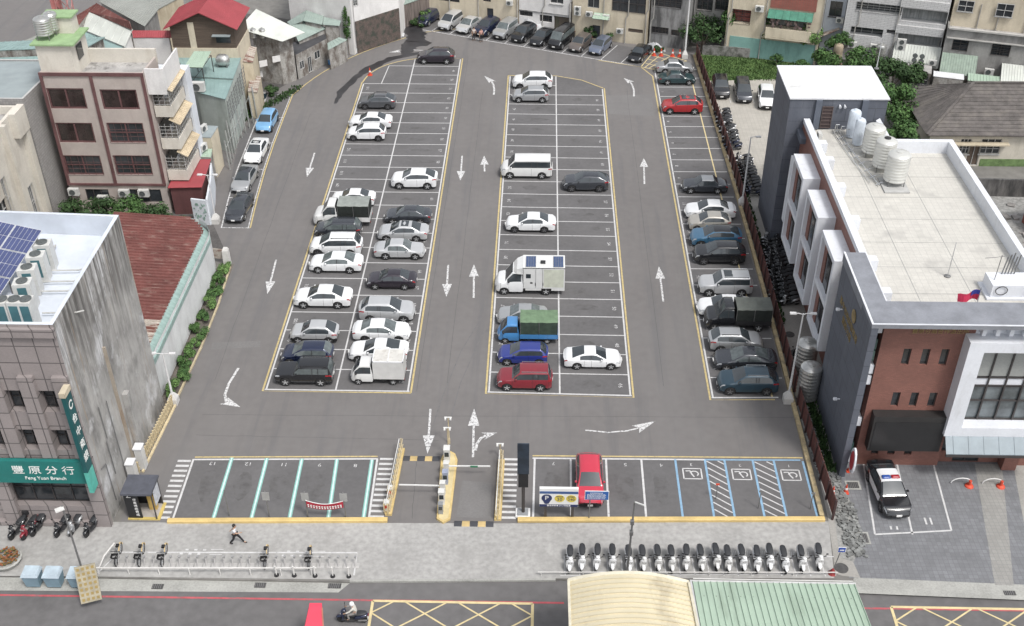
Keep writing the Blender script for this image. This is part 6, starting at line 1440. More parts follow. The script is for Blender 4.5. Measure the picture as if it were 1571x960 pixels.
for q in hws: window(tl, P0, P1, *q, nx=3, ny=3, fr=FRW, pane=PANE, sill=True)
window(tl, P0, P1, *door, nx=2, ny=1, fr=FRW, pane=mat('brown_louvre', (.12, .09, .07)), name='door')
mb = MB(); mb.box(hws[0][0] + hx0 - 1.6, hx0 + hws[1][1] + .6, hy0 - .7, hy0 - .01, 2.55, 2.68); mb.build('canopy', wm['tan'], tl)
MB().box(hx0 - .02, hx0 + door[0] - .2, hy0 - .03, hy0 - .002, 0, .8).box(hx0 + door[1] + .2, hx0 + 12, hy0 - .03, hy0 - .002, 0, .8).build('mossy_base', mat('moss', (.13, .20, .08), rough=.9, var=.3, scale=2), tl)
mb = MB(); mb.bar((37.5, 95.6, .9), (47.5, 95.2, .9), .25, 1.8); mb.bar((34.0, 84, .9), (37.5, 95.6, .9), .25, 1.8); tag(mb.build('yard_wall', WM('black_stained_wall', (.16, .155, .15), (.05, .05, .05), .8, th=(.42, .6))), 'black-stained concrete yard wall in front of the tiled house', 'wall')
shed('red brick shed with a grey roof at the right edge', [((('w', 44.2, 90.6, 3.0), ('w', 46.0, 83.5, 2.8), ('w', 52.0, 83.5, 3.8), ('w', 50.5, 91.5, 4.0)), 14, rm['grey'])], wm['brickred'], name='brick_shed', cat='shed', ins=.12)
random.seed(4); mb = MB()
for i in range(60):
    x, y = random.uniform(37.5, 44.5), random.uniform(80, 94); r_ = random.uniform(.15, .6); mb.obox((x, y, r_*.15), (r_*1.5, r_, r_*.4), random.uniform(0, 3), tilt=Matrix.Rotation(random.uniform(0, 3), 3, 'Z') @ Matrix.Rotation(random.uniform(-.3, .3), 3, 'X'))
tag(mb.build('rubble', mat('rubble', (.24, .23, .22), rough=.95, var=.3, island=.6)), 'scattered broken concrete and stones in the yard beside the red brick shed', 'rubble', kind='stuff')
# red lattice mast and lorry on the side street
ms_ = thing('lattice_mast', 'red and white lattice mast with a billboard back at the top left corner', 'mast', (-54, 118, 0))
mb = MB(); bx, by = -52.8, 119.6
for dx, dy in ((-.7, -.7), (.7, -.7), (.7, .7), (-.7, .7)): mb.bar((bx + dx, by + dy, 0), (bx + dx*.9, by + dy*.9, 16), .12)
for i in range(10):
    z = i * 1.6
    for (a, b) in (((-.7, -.7), (.7, -.7)), ((.7, -.7), (.7, .7)), ((.7, .7), (-.7, .7)), ((-.7, .7), (-.7, -.7))): mb.bar((bx + a[0], by + a[1], z), (bx + b[0], by + b[1], z + 1.6), .07)
mb.build('lattice', mat('pale_red_steel', (.40, .20, .19), rough=.7, var=.25), ms_)
MB().box(bx - .95, bx - .75, by - 1.2, by + 1.2, 3.0, 16).build('red_panel', mat('faded_red_panel', (.42, .16, .15), rough=.7, var=.2, scale=.6), ms_)
lo = thing('box_lorry', 'white box lorry on the side street at the left edge', 'truck', (-53, 112, 0)); lo.location = (-57.6, 117.0, 0); lo.rotation_euler = (0, 0, rad(-62))
WL[lo.name] = Vector((0, 0, 0))
MB().box(-2.6, 1.6, -1.1, 1.1, .9, 3.2).build('cargo_box', BOXW, lo); MB().box(-2.65, 1.65, -1.15, 1.15, 3.2, 3.26).build('box_roof', PT['silver'], lo)
MB().ell([(1.7, 0, 1.4, .95, .8), (2.6, 0, 1.4, .98, .85), (3.2, 0, 1.2, .95, .65), (3.3, 0, 1.1, .85, .5)], 12, pw=.4).build('cab', PT['white'], lo, smooth=40); wheels(lo, (-1.6, 2.5), 1.05, .42, .25)
# ================================================================ POLICE STATION
PW = mat('white_render', (.66, .68, .72), rough=.6, var=.05, scale=.5, fine=.03); DG = tilemat('dark_grey_panels', (.10, .11, .135), (.05, .055, .065), 2.4, 1.2, .02, offset=.5, var=.06, bump=.1); DGP = mat('dark_grey_paint', (.10, .115, .145), rough=.6, var=.1, scale=.5)
add_layer(DG, (.13, .14, .165), .6, (3, 3, .3), (.5, .75))
RB = tilemat('brick_facing', (.225, .10, .078), (.17, .09, .075), .24, .09, .012, offset=.5, var=.10); RT = tilemat('roof_paving', (.52, .505, .465), (.42, .41, .385), .45, .45, .012, flat=True, var=.035, bump=.1)
add_layer(RT, (.36, .35, .33), .35, (1, 1, 1), (.54, .74)); add_layer(PW, (.52, .53, .55), .9, (1, 1, .25), (.56, .74)); SLAB = mat('grey_slab_top', (.21, .22, .245), rough=.8, var=.14, scale=.8, fine=.06)
ps = thing('police_station', 'police station with brick front, white framed bays, dark panel walls and a pale tiled roof', 'building', (20.5, 56.5, 0))
# tower
MB().box(20.5, 28.5, 86.4, 92.9, -.02, 14.0).build('stair_tower', DG, ps)
MB().box(20.42, 28.6, 86.3, 93.0, 14.0, 14.12).build('tower_roof', rm['white'], ps)
for x, w_ in ((22.6, .5), (26.4, .5)): MB().box(x, x + w_, 86.15, 86.39, 11.4, 13.98).build('tower_pilaster', DGP, ps)
P0, P1 = (20.5, 86.38), (28.5, 86.38); window(ps, P0, P1, 2.7, 3.6, 11.45, 13.4, depth=-.06, nx=1, ny=6, fr=mat('brown_slat', (.10, .075, .07)), pane=mat('brown_slat_pane', (.07, .05, .05)), name='louvre_door')
for x in (24.6, 25.0): MB().tube((x, 86.1, 13.4), (x, 86.38, 13.5), .12, .06, 8).build('floodlight', PW, ps)
mb = MB(); mb.box(21.4, 22.6, 84.6, 86.39, 10.8, 11.3); mb.build('link_slab', DGP, ps)
# main volume: brick side wall at x=21.85, parapet at 12.2, roof at 11.3
main = [(21.85, 58.9), (33.2, 58.9), (33.0, 82.6), (28.1, 82.6), (28.1, 86.38), (21.85, 86.38)]
wl = MB()
ops = []
facade(wl, (21.85, 86.38), (21.85, 64.8), -.02, 11.9, [(1.0, 3.4, .3, 9.6)], .8)
for a, b in ((1, 2), (2, 3), (3, 4)): facade(wl, main[a], main[b], -.02, 12.2, [])
wl.build('side_wall', RB, ps)
MB().quad((22.6, 85.4, .3), (22.6, 83.0, .3), (22.6, 83.0, 9.6), (22.6, 85.4, 9.6)).build('stair_glass', PANE, ps)
MB().quad(*[(*p, 11.3) for p in main]).build('roof', RT, ps)
ins_ = inset(main, .42); par = MB()
for i in (1, 2, 3, 5):
    a, b, c, d = main[i], main[(i+1) % 6], ins_[(i+1) % 6], ins_[i]
    if i == 5: a, b, c, d = (21.8, 86.3), (21.8, 59.6), (22.3, 59.6), (22.3, 86.3)
    z0_, z1_ = (11.9, 12.3) if i == 5 else (11.0, 12.35)
    par.rings([[(*a, z0_), (*b, z0_), (*c, z0_ if i != 5 else 11.31), (*d, z0_ if i != 5 else 11.31)], [(*a, z1_), (*b, z1_), (*c, z1_), (*d, z1_)]])
par.build('parapet', PW, ps)
par = MB()
for y in (61.0, 64.8, 70.2, 75.0, 79.2, 82.0): MB().box(22.31, 22.95, y, y + .7, 11.31, 12.15).build('parapet_pier', PW, ps)
# joints of the roof paving
jt = MB()
for x in (25.0, 28.6): jt.line((x, 59.3), (x, 82.4 if x > 28.1 else 86.2), .05, 11.306)
for y in (62.2, 65.4, 68.6, 71.8, 75.0, 78.2, 81.4): jt.line((22.4, y), (32.7, y), .045, 11.309)
jt.build('roof_joints', mat('joint_line', (.30, .30, .29), rough=.9), ps)
# three white framed bays with brick and glass inside
for ya, yb in ((66.5, 70.7), (72.4, 76.6), (78.3, 82.5)):
    b = MB(); xo, xi, zb_, zt_ = 20.5, 21.849, 3.1, 11.0; t = .38
    b.box(xo, xi, ya, ya + t, zb_, zt_); b.box(xo, xi, yb - t, yb, zb_, zt_); b.box(xo, xi, ya + t + .001, yb - t - .001, zt_ - t, zt_); b.box(xo, xi, ya + t + .001, yb - t - .001, zb_, zb_ + t); b.box(xo + .02, xi, ya + t + .001, yb - t - .001, 6.7, 7.1)
    bay = b.build('window_bay', PW, ps); WL[bay.name] = wloc(ps)
    for za, zz in ((zb_ + t, 6.69), (7.11, zt_ - t - .001)):
        MB().box(20.8, 21.8, yb - t - .75, yb - t - .002, za, zz).build('bay_brick', RB, bay)
        MB().box(20.85, 20.95, ya + t + .002, yb - t - .752, za + .002, zz).build('bay_glass', PANE, bay)
        f = MB(); ym = (ya + yb)/2 - .4; f.box(20.8, 20.849, ym - .04, ym + .04, za + .01, zz); f.box(20.8, 20.848, ya + t + .01, yb - t - .76, zz - 1.0, zz - .94); f.build('bay_mullion', FRD, bay)
MB().box(20.9, 21.849, 84.2, 84.9, 3.5, 9.6).build('side_ledge', PW, ps)
# dark panel wall and roof slab of the front block
MB().box(20.5, 20.92, 56.5, 64.6, -.02, 12.6).build('panel_wall', DG, ps)
MB().box(20.46, 34, 56.46, 59.0, 12.601, 12.9).build('front_slab', SLAB, ps); MB().box(20.46, 21.9, 59.001, 64.7, 12.2, 12.9).build('front_slab', SLAB, ps)
MB().box(20.44, 20.56, 56.44, 64.7, 12.901, 12.96).box(20.561, 34, 56.44, 56.52, 12.901, 12.96).build('slab_edge', PW, ps)
MB().box(21.9, 33.2, 58.2, 59.0, 11.3, 12.6).build('front_upstand', PW, ps)
GOLD = mat('bronze_gold', (.36, .27, .13), rough=.4, metal=.6, var=.2, scale=5); SIDEL = Matrix.Rotation(rad(-90), 4, 'Z') @ FACE
text('臺中市政府警察局', .62, GOLD, Matrix.Translation((20.48, 61.1, 9.9)) @ SIDEL, 'wall_lettering', ps, .012)
text('豐原分局', .62, GOLD, Matrix.Translation((20.48, 61.1, 9.1)) @ SIDEL, 'wall_lettering', ps, .012)
mb = MB().lathe((0, 0, 0), [(.001, 0), (.45, 0), (.48, .04), (.35, .06), (.3, .04), (.001, .05)], 16); o = mb.build('emblem', GOLD, None, smooth=40); o.matrix_world = Matrix.Translation((0, 0, 0)); o.parent = ps; o.rotation_euler = (0, rad(-90), 0); o.location = (-.02, 3.6, 10.9)
mb = MB()
for (y, z) in ((59.5, 4.4), (62.7, 9.6)): mb.tube((20.5, y, z), (20.2, y, z), .05, n=6); mb.ell([(20.05, y, z, .08, .08), (20.1, y, z, .14, .12), (20.3, y, z, .12, .1)], 8)
mb.build('wall_camera', PW, ps)
# front brick wall with small windows
P0, P1 = (21.75, 57.8), (27.5, 57.8); ops = []; fw_ = MB()
for z_, h_ in ((8.75, 1.3), (5.25, 1.2), (.95, .85)):
    for u in ((1.55, 2.75, 3.95) if z_ > 1 else (1.05, 2.15, 3.3)): ops.append((u, u + .5, z_, z_ + h_))
facade(fw_, P0, P1, -.02, 12.6, ops, .2); fw_.quad((21.75, 58.9, -.02), (21.75, 57.8, -.02), (21.75, 57.8, 12.6), (21.75, 58.9, 12.6)); fw_.build('front_wall', RB, ps)
for q in ops: window(ps, P0, P1, *q, nx=1, fr=FRD, pane=PANE, depth=.2)
text('豐原分局合作派出所', .40, GOLD, Matrix.Translation((25.3, 57.77, 11.45)) @ FACE, 'wall_lettering', ps, .012)
# glazed slot between panel wall and brick
MB().quad((20.92, 58.6, 0), (21.75, 58.6, 0), (21.75, 58.6, 12.6), (20.92, 58.6, 12.6)).build('slot_glass', PANE, ps)
for z in (.1, 3.4, 7.0, 7.9, 11.2): MB().box(20.93, 21.7, 57.9, 58.55, z, z + (.25 if z < 3 else .7)).build('slot_spandrel', PW, ps)
for z in (1.0, 8.9, 9.8): MB().box(20.93, 21.6, 58.0, 58.56, z, z + .8).build('slot_green_glass', PANEG, ps)
# screen
sc_ = thing('led_screen', 'large dark display screen mounted on the brick front', 'screen', (24.6, 57.4, 2))
MB().box(22.2, 27.0, 57.05, 57.79, 1.95, 4.95).build('screen_housing', mat('black_housing', (.025, .024, .024), rough=.5), sc_)
MB().box(22.35, 26.85, 57.02, 57.049, 2.05, 4.5).build('screen_face', mat('dark_screen', (.018, .018, .019), rough=.35), sc_)
# white frame with large windows
bl = MB(); bl.box(26.9, 34, 56.75, 57.799, 10.6, 11.35); bl.box(26.9, 34, 56.75, 57.799, 3.6, 4.35); bl.box(26.9, 27.9, 56.75, 57.799, 4.351, 10.599); bl.build('front_frame', PW, ps)
MB().quad((27.9, 57.75, 4.3), (34, 57.75, 4.3), (34, 57.75, 10.6), (27.9, 57.75, 10.6)).build('glazing', mat('front_glazing', (.12, .14, .15), rough=.1, var=.5, scale=.5, spec=.9), ps)
mu = MB()
for i in range(6): x = 28.0 + i * 1.15; mu.box(x - .05, x + .05, 57.6, 57.749, 4.36, 10.59)
for z in (4.4, 6.0, 7.2, 7.25, 7.9, 10.4): mu.box(27.95, 34, 57.62, 57.748, z - .04, z + .04)
mu.build('window_mullions', FRD, ps)
bl = MB()
for i in range(5): x = 28.05 + i*1.15; bl.box(x + .02, x + 1.08, 57.70, 57.746, 8.0, 10.3)
bl.build('window_blinds', mat('pale_blind', (.30, .31, .30), rough=.6, var=.1, scale=8, stretch=(1, 1, 4)), ps)
bl = MB()
for i in range(5): x = 28.05 + i*1.15; bl.box(x + .02, x + 1.08, 57.69, 57.745, 7.3, 7.82)
bl.build('white_band', PW, ps)
tb = MB()
for i in range(7): x = 27.7 + i*.85; MB().box(x, x + .25, 57.3, 57.78, 11.5, 12.4).build('cornice_block', PW, ps)
MB().box(27.5, 34, 57.79, 57.9, 11.35, 12.6).build('cornice', PW, ps)
cn = MB(); cn.rings([[(27.0, 55.9, 2.75), (34, 55.9, 2.75), (34, 56.74, 3.58), (27.0, 56.74, 3.58)], [(27.0, 55.9, 2.8), (34, 55.9, 2.8), (34, 56.74, 3.64), (27.0, 56.74, 3.64)]])
for i in range(7): x = 27.5 + i*1.0; cn.bar((x, 55.9, 2.82), (x, 56.74, 3.66), .03)
cn.build('glass_canopy', mat('pale_teal_glass', (.20, .245, .275), rough=.3, var=.08), ps); MB().box(27.0, 34, 55.86, 56.0, 2.55, 2.74).build('canopy_gutter', FRD, ps)
# ground floor entrance
P0, P1 = (27.5, 58.2), (33, 58.2); gw = MB(); facade(gw, P0, P1, -.02, 3.6, [(.1, 1.0, 1.0, 2.5), (1.1, 2.9, .02, 2.6), (3.0, 4.0, 1.2, 2.6)], .2); gw.build('entrance_wall', RB, ps)
window(ps, P0, P1, .1, 1.0, 1.0, 2.5, nx=1, fr=FRD); window(ps, P0, P1, 1.1, 2.9, .02, 2.6, nx=2, fr=FRD, name='entrance_door'); window(ps, P0, P1, 3.0, 4.0, 1.2, 2.6, nx=1, fr=FRD)
MB().box(31.75, 32.7, 57.4, 58.19, -.02, 3.5).build('entrance_pillar', RB, ps)
text('12345'[:0] or '豐原', .3, GOLD, Matrix.Translation((32.2, 57.385, 1.7)) @ FACE, 'plate_lettering', ps, .01); MB().box(31.95, 32.5, 57.36, 57.399, 2.4, 2.7).build('number_plate', PT['blue'], ps)
MB().box(33, 34.4, 57.9, 60, -.02, 3.6).build('side_wall', RB, ps)
# round lit sign by the slot
rs_ = thing('police_sign', 'tilted white and red shield sign on the edge of the dark panel wall', 'sign', (21.0, 56.3, 2.5))
mb = MB(); mb.rings([[(20.98 + d, 56.0 + .55*math.cos(t), 2.0 + 1.05*math.sin(t)) for t in [2*math.pi*k/14 for k in range(14)]] for d in (0, .12)]); mb.build('sign_plate', PW, rs_)
mb = MB(); mb.rings([[(21.101 + d, 56.0 + .40*math.cos(t), 2.0 + .8*math.sin(t)) for t in [2*math.pi*k/14 for k in range(14)]] for d in (0, .02)]); mb.rings([[(20.979 - d, 56.0 + .40*math.cos(t), 2.0 + .8*math.sin(t)) for t in [2*math.pi*k/14 for k in range(14)]] for d in (0, .02)]); mb.build('sign_face', mat('sign_red', (.45, .05, .06), rough=.5), rs_)
MB().bar((20.95, 56.4, 2.3), (20.95, 56.52, 2.3), .1).build('bracket', MSTEEL, rs_)
# roof things
MAT_P = mat('tank_platform', (.40, .40, .39), rough=.8)
px_ = MB(); px_.box(26.1, 28.0, 75.6, 77.9, 11.32, 11.42); tag(px_.build('tank_plinth', MAT_P), 'grey concrete plinth under the nearest roof tank', 'plinth')
STW = mat('white_steel_tank', (.62, .62, .59), rough=.3, metal=.35, var=.06, world=False)
tank(27.1, 77.0, 11.4, 0.88, 2.35, 'nearest and biggest of the three ribbed tanks on the police roof', bands=8, m=STW)
tank(26.75, 79.4, 11.32, .82, 2.35, 'middle ribbed roof tank with a dark round hatch', bands=8, m=STW, lidm=TRIM)
tank(26.45, 81.8, 11.32, .82, 2.3, 'farthest of the three ribbed tanks on the police roof', bands=8, m=STW)
tank(25.75, 83.6, 11.32, .42, 2.3, 'slim smooth white cylinder behind the ribbed roof tanks, front one', bands=1, m=mat('pale_blue_tank', (.55, .60, .66), rough=.4, world=False), legs=False)
tank(25.6, 85.0, 11.32, .5, 2.4, 'slim smooth white cylinder nearest the tower wall', bands=1, m=MC['pale_blue_tank'], legs=False)
rp_ = thing('roof_pipework', 'tangle of thin steel pipes beside the roof tanks', 'pipes', (24.8, 80, 11.3)); mb = MB()
mb.path([(24.6, 85.8, 11.5), (24.9, 83, 11.5), (25.4, 79.5, 11.5), (25.9, 76.5, 11.5)], .04); mb.path([(24.2, 85.8, 11.42), (24.6, 82, 11.42), (25.3, 77, 11.42)], .03)
for i in range(9): t = i/8; x, y = lerp(24.5, 26.0, t), lerp(85.6, 76.8, t); mb.path([(x - .3, y, 11.35), (x + .1, y, 11.6), (x + .7, y + .1, 11.6)], .03); mb.tube((x, y, 11.3), (x, y, 11.55 + .5*(i % 3 == 0)), .03, n=6)
for x, y in ((24.3, 85.4), (24.7, 85.1), (25.0, 84.6)): mb.path([(x, y, 11.4), (x, y, 12.2), (x + .3, y, 12.2)], .04)
mb.build('pipes', CHROME, rp_)
ac(22.9, 84.6, 11.32, rad(-90), 'small air conditioner on the roof by the tower door', group='air conditioners on the police roof', s=.9)
def pole(x, y, z0_, z1_, r, label, name='antenna_mast', base=True, cat='mast'):
    t = thing(name, label, cat, (x, y, z0_)); MB().tube((x, y, z0_), (x, y, z1_), r, r*.6, 8).build('pole', CHROME, t)
    if base: MB().lathe((x, y, z0_), [(.22, 0), (.22, .05), (.08, .1), (.001, .1)], 12).build('base', MSTEEL, t)
    return t
pole(28.9, 94.7 - 2.3, 14.12, 16.8, .05, 'thin white lightning rod on the tower roof'); pole(27.6, 64.3, 11.32, 14.0, .045, 'thin bare mast standing alone on the tiled roof')
fl = pole(27.9, 59.6, 11.32, 13.6, .045, 'flagpole with a red and blue flag at the front of the roof', 'flagpole', cat='flag')
R = []
for i in range(9):
    t = i/8; x = 27.87 - t*1.3; y = 59.6 + .12*math.sin(t*7); z = 13.4 - .35*t + .05*math.sin(t*9); R.append([(x, y, z), (x, y + .012, z), (x + .05, y + .1*math.sin(t*5) + .012, z - .8 + .25*t), (x + .05, y + .1*math.sin(t*5), z - .8 + .25*t)])
MB().rings(R).build('flag', mat('flag_red', (.50, .03, .08), rough=.7), fl); MB().rings([[(a[0][0], a[0][1] - .012, a[0][2]), (a[0][0], a[0][1] + .024, a[0][2]), (a[0][0] + .02, a[0][1] + .026, a[0][2] - .32), (a[0][0] + .02, a[0][1] - .014, a[0][2] - .32)] for a in R[:4]]).build('flag_canton', mat('flag_blue', (.03, .04, .25), rough=.7), fl)
bx = thing('roof_housing', 'white roof housing with antennas and coiled cables by the right parapet', 'roof housing', (30.5, 62, 11.3))
MB().box(29.6, 32.4, 61.7, 63.3, 11.45, 12.35).box(29.35, 32.7, 61.5, 63.5, 11.31, 11.45).build('housing', PW, bx)
mb = MB()
for i in range(5): x = 30.6 + i*.2; mb.tube((x, 63.1, 12.35), (x + .12, 63.1, 13.7 + .15*(i % 3)), .05, n=6)
mb.tube((29.9, 62.4, 12.3), (30.0, 62.5, 14.2), .03, n=6); mb.tube((29.0, 62.6, 13.9), (30.2, 62.5, 14.1), .02, n=6); mb.tube((32.2, 62.0, 12.3), (32.7, 62.3, 14.6), .03, n=6); mb.build('antennas', MSTEEL, bx)
for x in (30.2, 32.2):
    mb = MB(); n = 18; mb.path([(x + .38*math.cos(2*math.pi*k/n), 61.62, 12.0 + .32*math.sin(2*math.pi*k/n)) for k in range(n + 1)], .028); mb.build('cable_coil', TRIM, bx)
# steel tanks in the alley
tank(19.75, 64.6, 0, .8, 3.0, 'nearer ribbed steel tank on the ground between fence and dark wall', bands=9); tank(19.95, 67.2, 0, .82, 3.2, 'farther ribbed steel tank on the ground between fence and dark wall', bands=9)
# stone strip and planting between fence and wall
struct(MB().sheet([(19.1, 49.2), (19.9, 48.9), (20.8, 51.0), (21.0, 53.0), (20.45, 56.4), (20.3, 64), (19.0, 64), (19.1, 57.5), (19.6, 55), (19.4, 52.3)], .010).build('stone_bed', M['gravel']))
random.seed(9); st = MB()
for i in range(900):
    t = random.random(); y = 49.3 + 14.7 * t; xa = 19.2 if y > 56 else lerp(19.4, 19.6, 1); xb_ = 20.4 if y > 56.4 else (20.9 if y < 54 else 20.6); x = random.uniform(xa, xb_ - (.5 if y > 57 else 0)); r_ = random.uniform(.07, .17)
    st.obox((x, y, .03 + r_*.3), (r_*1.5, r_*1.1, r_*.8), random.uniform(0, 3))
tag(st.build('stones', mat('grey_stones', (.18, .185, .18), rough=.9, var=.3, island=.35)), 'bed of loose grey stones between the brown fence and the police station', 'stones', kind='stuff')
# ================================================================ FENCES, LAMPS, SIGNS
BRN = mat('brown_fence_board', (.10, .038, .033), rough=.7, var=.2, scale=3, island=.25); BRND = mat('dark_brown_post', (.055, .03, .03), rough=.7)
fe = thing('brown_fence', 'long brown board fence with posts along the right side of the car park', 'fence', (18.9, 52, 0))
pts = [(19.35, 52.5), (19.2, 58), (19.1, 64), (19.15, 75), (19.15, 87), (19.05, 100), (18.7, 118), (18.4, 128.5)]
def along(pts, step):
    out = []; 
    for a, b in zip(pts, pts[1:]):
        L = math.hypot(b[0]-a[0], b[1]-a[1]); n = max(1, round(L / step))
        out += [(lerp(a[0], b[0], i/n), lerp(a[1], b[1], i/n)) for i in range(n)]
    return out + [pts[-1]]
fp_ = along(pts, 1.62)
for i, (a, b) in enumerate(zip(fp_, fp_[1:])):
    h = 1.45
    mb = MB(); n = 7
    for k in range(n):
        p, q = (lerp(a[0], b[0], (k + .08)/n), lerp(a[1], b[1], (k + .08)/n)), (lerp(a[0], b[0], (k + .92)/n), lerp(a[1], b[1], (k + .92)/n)); mb.bar((*p, .1 + h/2), (*q, .1 + h/2), .04, h)
    mb.build('fence_panel', BRN, fe)
    MB().box(a[0] - .14, a[0] - .02, a[1] - .06, a[1] + .06, .0, 1.75).build('post', BRND, fe)
# yellow railing by the bank's side wall
YR = mat('cream_yellow_rail', (.50, .42, .27), rough=.7, var=.15, scale=3, island=.15)
yr = thing('post_railing', 'cream railing of short leaning posts along the stained bank wall', 'railing', (-27, 57, 0))
a, b = (-27.35, 55.9), (-26.95, 63.0); n = 23
for i in range(n):
    t = i/(n - 1); x, y = lerp(a[0], b[0], t), lerp(a[1], b[1], t); MB().bar((x, y, 0), (x, y + .02, .95), .13, .12).build('post', YR, yr)
mb = MB()
for z in (.3, .8): mb.bar((*a, z), (*b, z), .06)
mb.bar((a[0] + .25, a[1], .06), (b[0] + .2, b[1], .06), .16, .12); mb.build('rail', YR, yr)
WP = mat('white_lamp_post', (.60, .60, .60), rough=.5, var=.06); CBW = mat('white_concrete_base', (.55, .54, .52), rough=.8, var=.08, scale=3)
def lamp(x, y, h, label, dx=.5, dy=0, twin=True, r=.09):
    t = thing('lamp_post', label, 'lamp post', (x, y, 0), group='lamp posts of the car park')
    MB().rings([[(x + s*k, y + s2*k, z) for s, s2 in ((-1, -1), (1, -1), (1, 1), (-1, 1))] for k, z in ((.34, 0), (.34, .5), (.22, .75), (.12, .95))]).build('base', CBW, t)
    MB().tube((x, y, .9), (x, y, h), r, r*.6, 10).build('pole', WP, t, smooth=40)
    for s in ((-1, 1) if twin else (1,)):
        hd = MB(); hd.path([(x, y, h - .1), (x + s*dx*.4, y + s*dy*.4, h), (x + s*dx, y + s*dy, h + .02)], .035); hd.obox((x + s*dx*1.4, y + s*dy*1.4, h + .02), (.45, .22, .1), math.atan2(dy, dx)); hd.build('lamp_head', WP, t)
    return t
lamp(18.4, 64.4, 8.0, 'tall white lamp post at the bottom right corner of the right parking strip'); lamp(-26.95, 63.3, 4.6, 'white lamp post at the near end of the planting strip by the bank')
lamp(-19.8, 132.7, 11.0, 'tall white lamp post at the lane bend in front of the brown sheds', r=.12); lamp(17.0, 127.9, 11.0, 'tall white lamp post by the traffic cones at the far right corner', r=.12)
lamp(19.0, 93.0, 7.2, 'grey-white lamp post behind the fence between the parked scooters', twin=False); lamp(-30.0, 89.0, 5.0, 'thin white lamp post in front of the painted boundary wall', r=.06)
CONE = mat('traffic_cone_orange', (.55, .07, .035), rough=.55, var=.1, world=False)
_cone = None
def cone(x, y, label, s=1.0):
    global _cone
    if _cone is None:
        t = thing('traffic_cone', label, 'traffic cone'); MB().box(-.2, .2, -.2, .2, 0, .04).lathe((0, 0, 0), [(.15, .04), (.10, .3), (.001, .31)], 12, cap=False).build('cone_base', CONE, t)
        MB().lathe((0, 0, 0), [(.101, .3), (.075, .45), (.001, .451)], 12).build('reflective_band', PLATE, t); MB().lathe((0, 0, 0), [(.076, .45), (.03, .70), (.001, .71)], 12).build('tip', CONE, t); _cone = t; o = t
    else: o = dup(_cone)
    o.location = (x, y, .01); o.scale = (s, s, s); o['label'] = label; o['category'] = 'traffic cone'; o['group'] = 'orange traffic cones'
cone(-20.0, 122.3, 'orange cone alone inside the top left bays of the left block', 1.3)
for x, y, lb in ((21.35, 57.1, 'orange cone in the dark slot beside the brick front'), (20.65, 55.0, 'orange cone on the paving beside the framed drain'), (19.75, 54.8, 'orange cone half hidden behind the brown fence')): cone(x, y, lb, 1.05)
for i, lb in enumerate(('leftmost of the four cones under the tall lamp post', 'second from left of the four cones under the tall lamp post', 'third from left of the four cones under the tall lamp post', 'rightmost of the four cones under the tall lamp post')): cone(13.4 + i*.85 + (i > 1)*.5, 128.6 - i*.1, lb, 1.3)
# fold-down parking barriers with red bases
for i, (x, y, lb) in enumerate(((29.0, 55.9, 'left red-based hoop barrier on the police forecourt'), (31.1, 55.9, 'right red-based hoop barrier on the police forecourt'))):
    t = thing('hoop_barrier', lb, 'barrier', (x, y, 0), group='hoop barriers'); mb = MB(); n = 8; mb.path([(x - .75 + .35*math.cos(math.pi - math.pi*k/n)*2 + .4, y + .15, .05 + .45*math.sin(math.pi*k/n)) for k in range(n + 1)], .035); mb.build('hoop', PLATE, t)
    MB().lathe((x + .1, y - .1, .01), [(.3, 0), (.26, .08), (.12, .14), (.10, .5), (.001, .52)], 12).build('red_base', CONE, t)
# gate island
YI = mat('yellow_island', (.55, .42, .19), rough=.75, var=.12, scale=2, fine=.06); WMc = mat('machine_white', (.62, .62, .60), rough=.4, world=False); GMc = mat('machine_grey', (.25, .26, .27), rough=.5, world=False)
isl = thing('gate_island', 'narrow yellow kerbed island between the entry and exit lanes', 'traffic island', (-6.1, 55, 0))
oval = [(-6.55, 51.9), (-6.1, 51.55), (-5.65, 51.9), (-5.55, 57.5), (-5.75, 58.1), (-6.15, 58.4), (-6.55, 58.1), (-6.7, 57.5)]
MB().prism(oval, 0, .16).build('kerb', YI, isl); MB().prism(inset(oval, .14), .16, .17).build('top', mat('pale_yellow_top', (.55, .46, .26), rough=.8), isl)
def gate_arm(x, y, dirx, L, label, green=False):
    t = thing('barrier_gate', label, 'barrier gate', (x, y, .17), group='barrier gates')
    MB().box(x - .17, x + .17, y - .17, y + .17, .171, 1.15).build('housing', WMc, t); MB().box(x - .19, x + .19, y - .19, y + .19, 1.151, 1.21).build('cap', WMc, t)
    xe = x + dirx * L; MB().bar((x + dirx*.18, y - .1, .95), (xe, y - .1, .98), .06, .09).build('arm', PLATE, t)
    if green: MB().bar((x + dirx*L*.55, y - .14, .965), (x + dirx*L*.72, y - .14, .965), .05, .12).build('arm_sign', mat('arm_green', (.03, .16, .08), rough=.5), t)
gate_arm(-6.2, 56.1, 1, 3.0, 'barrier gate with the arm over the right lane and a green mark on it', True); gate_arm(-6.3, 54.2, -1, 2.9, 'barrier gate with a plain white arm over the left lane')
def kiosk_machine(x, y, w_, d_, h_, label, m=WMc, name='ticket_machine'):
    t = thing(name, label, 'machine', (x, y, .17)); MB().box(x - w_/2, x + w_/2, y - d_/2, y + d_/2, .171, h_).build('casing', m, t); MB().box(x - w_*.38, x + w_*.38, y - d_/2 - .012, y - d_/2, h_*.55, h_*.85).build('screen', GL, t); MB().box(x - w_*.55, x + w_*.55, y - d_*.55, y + d_*.55, h_, h_ + .05).build('hood', m, t); return t
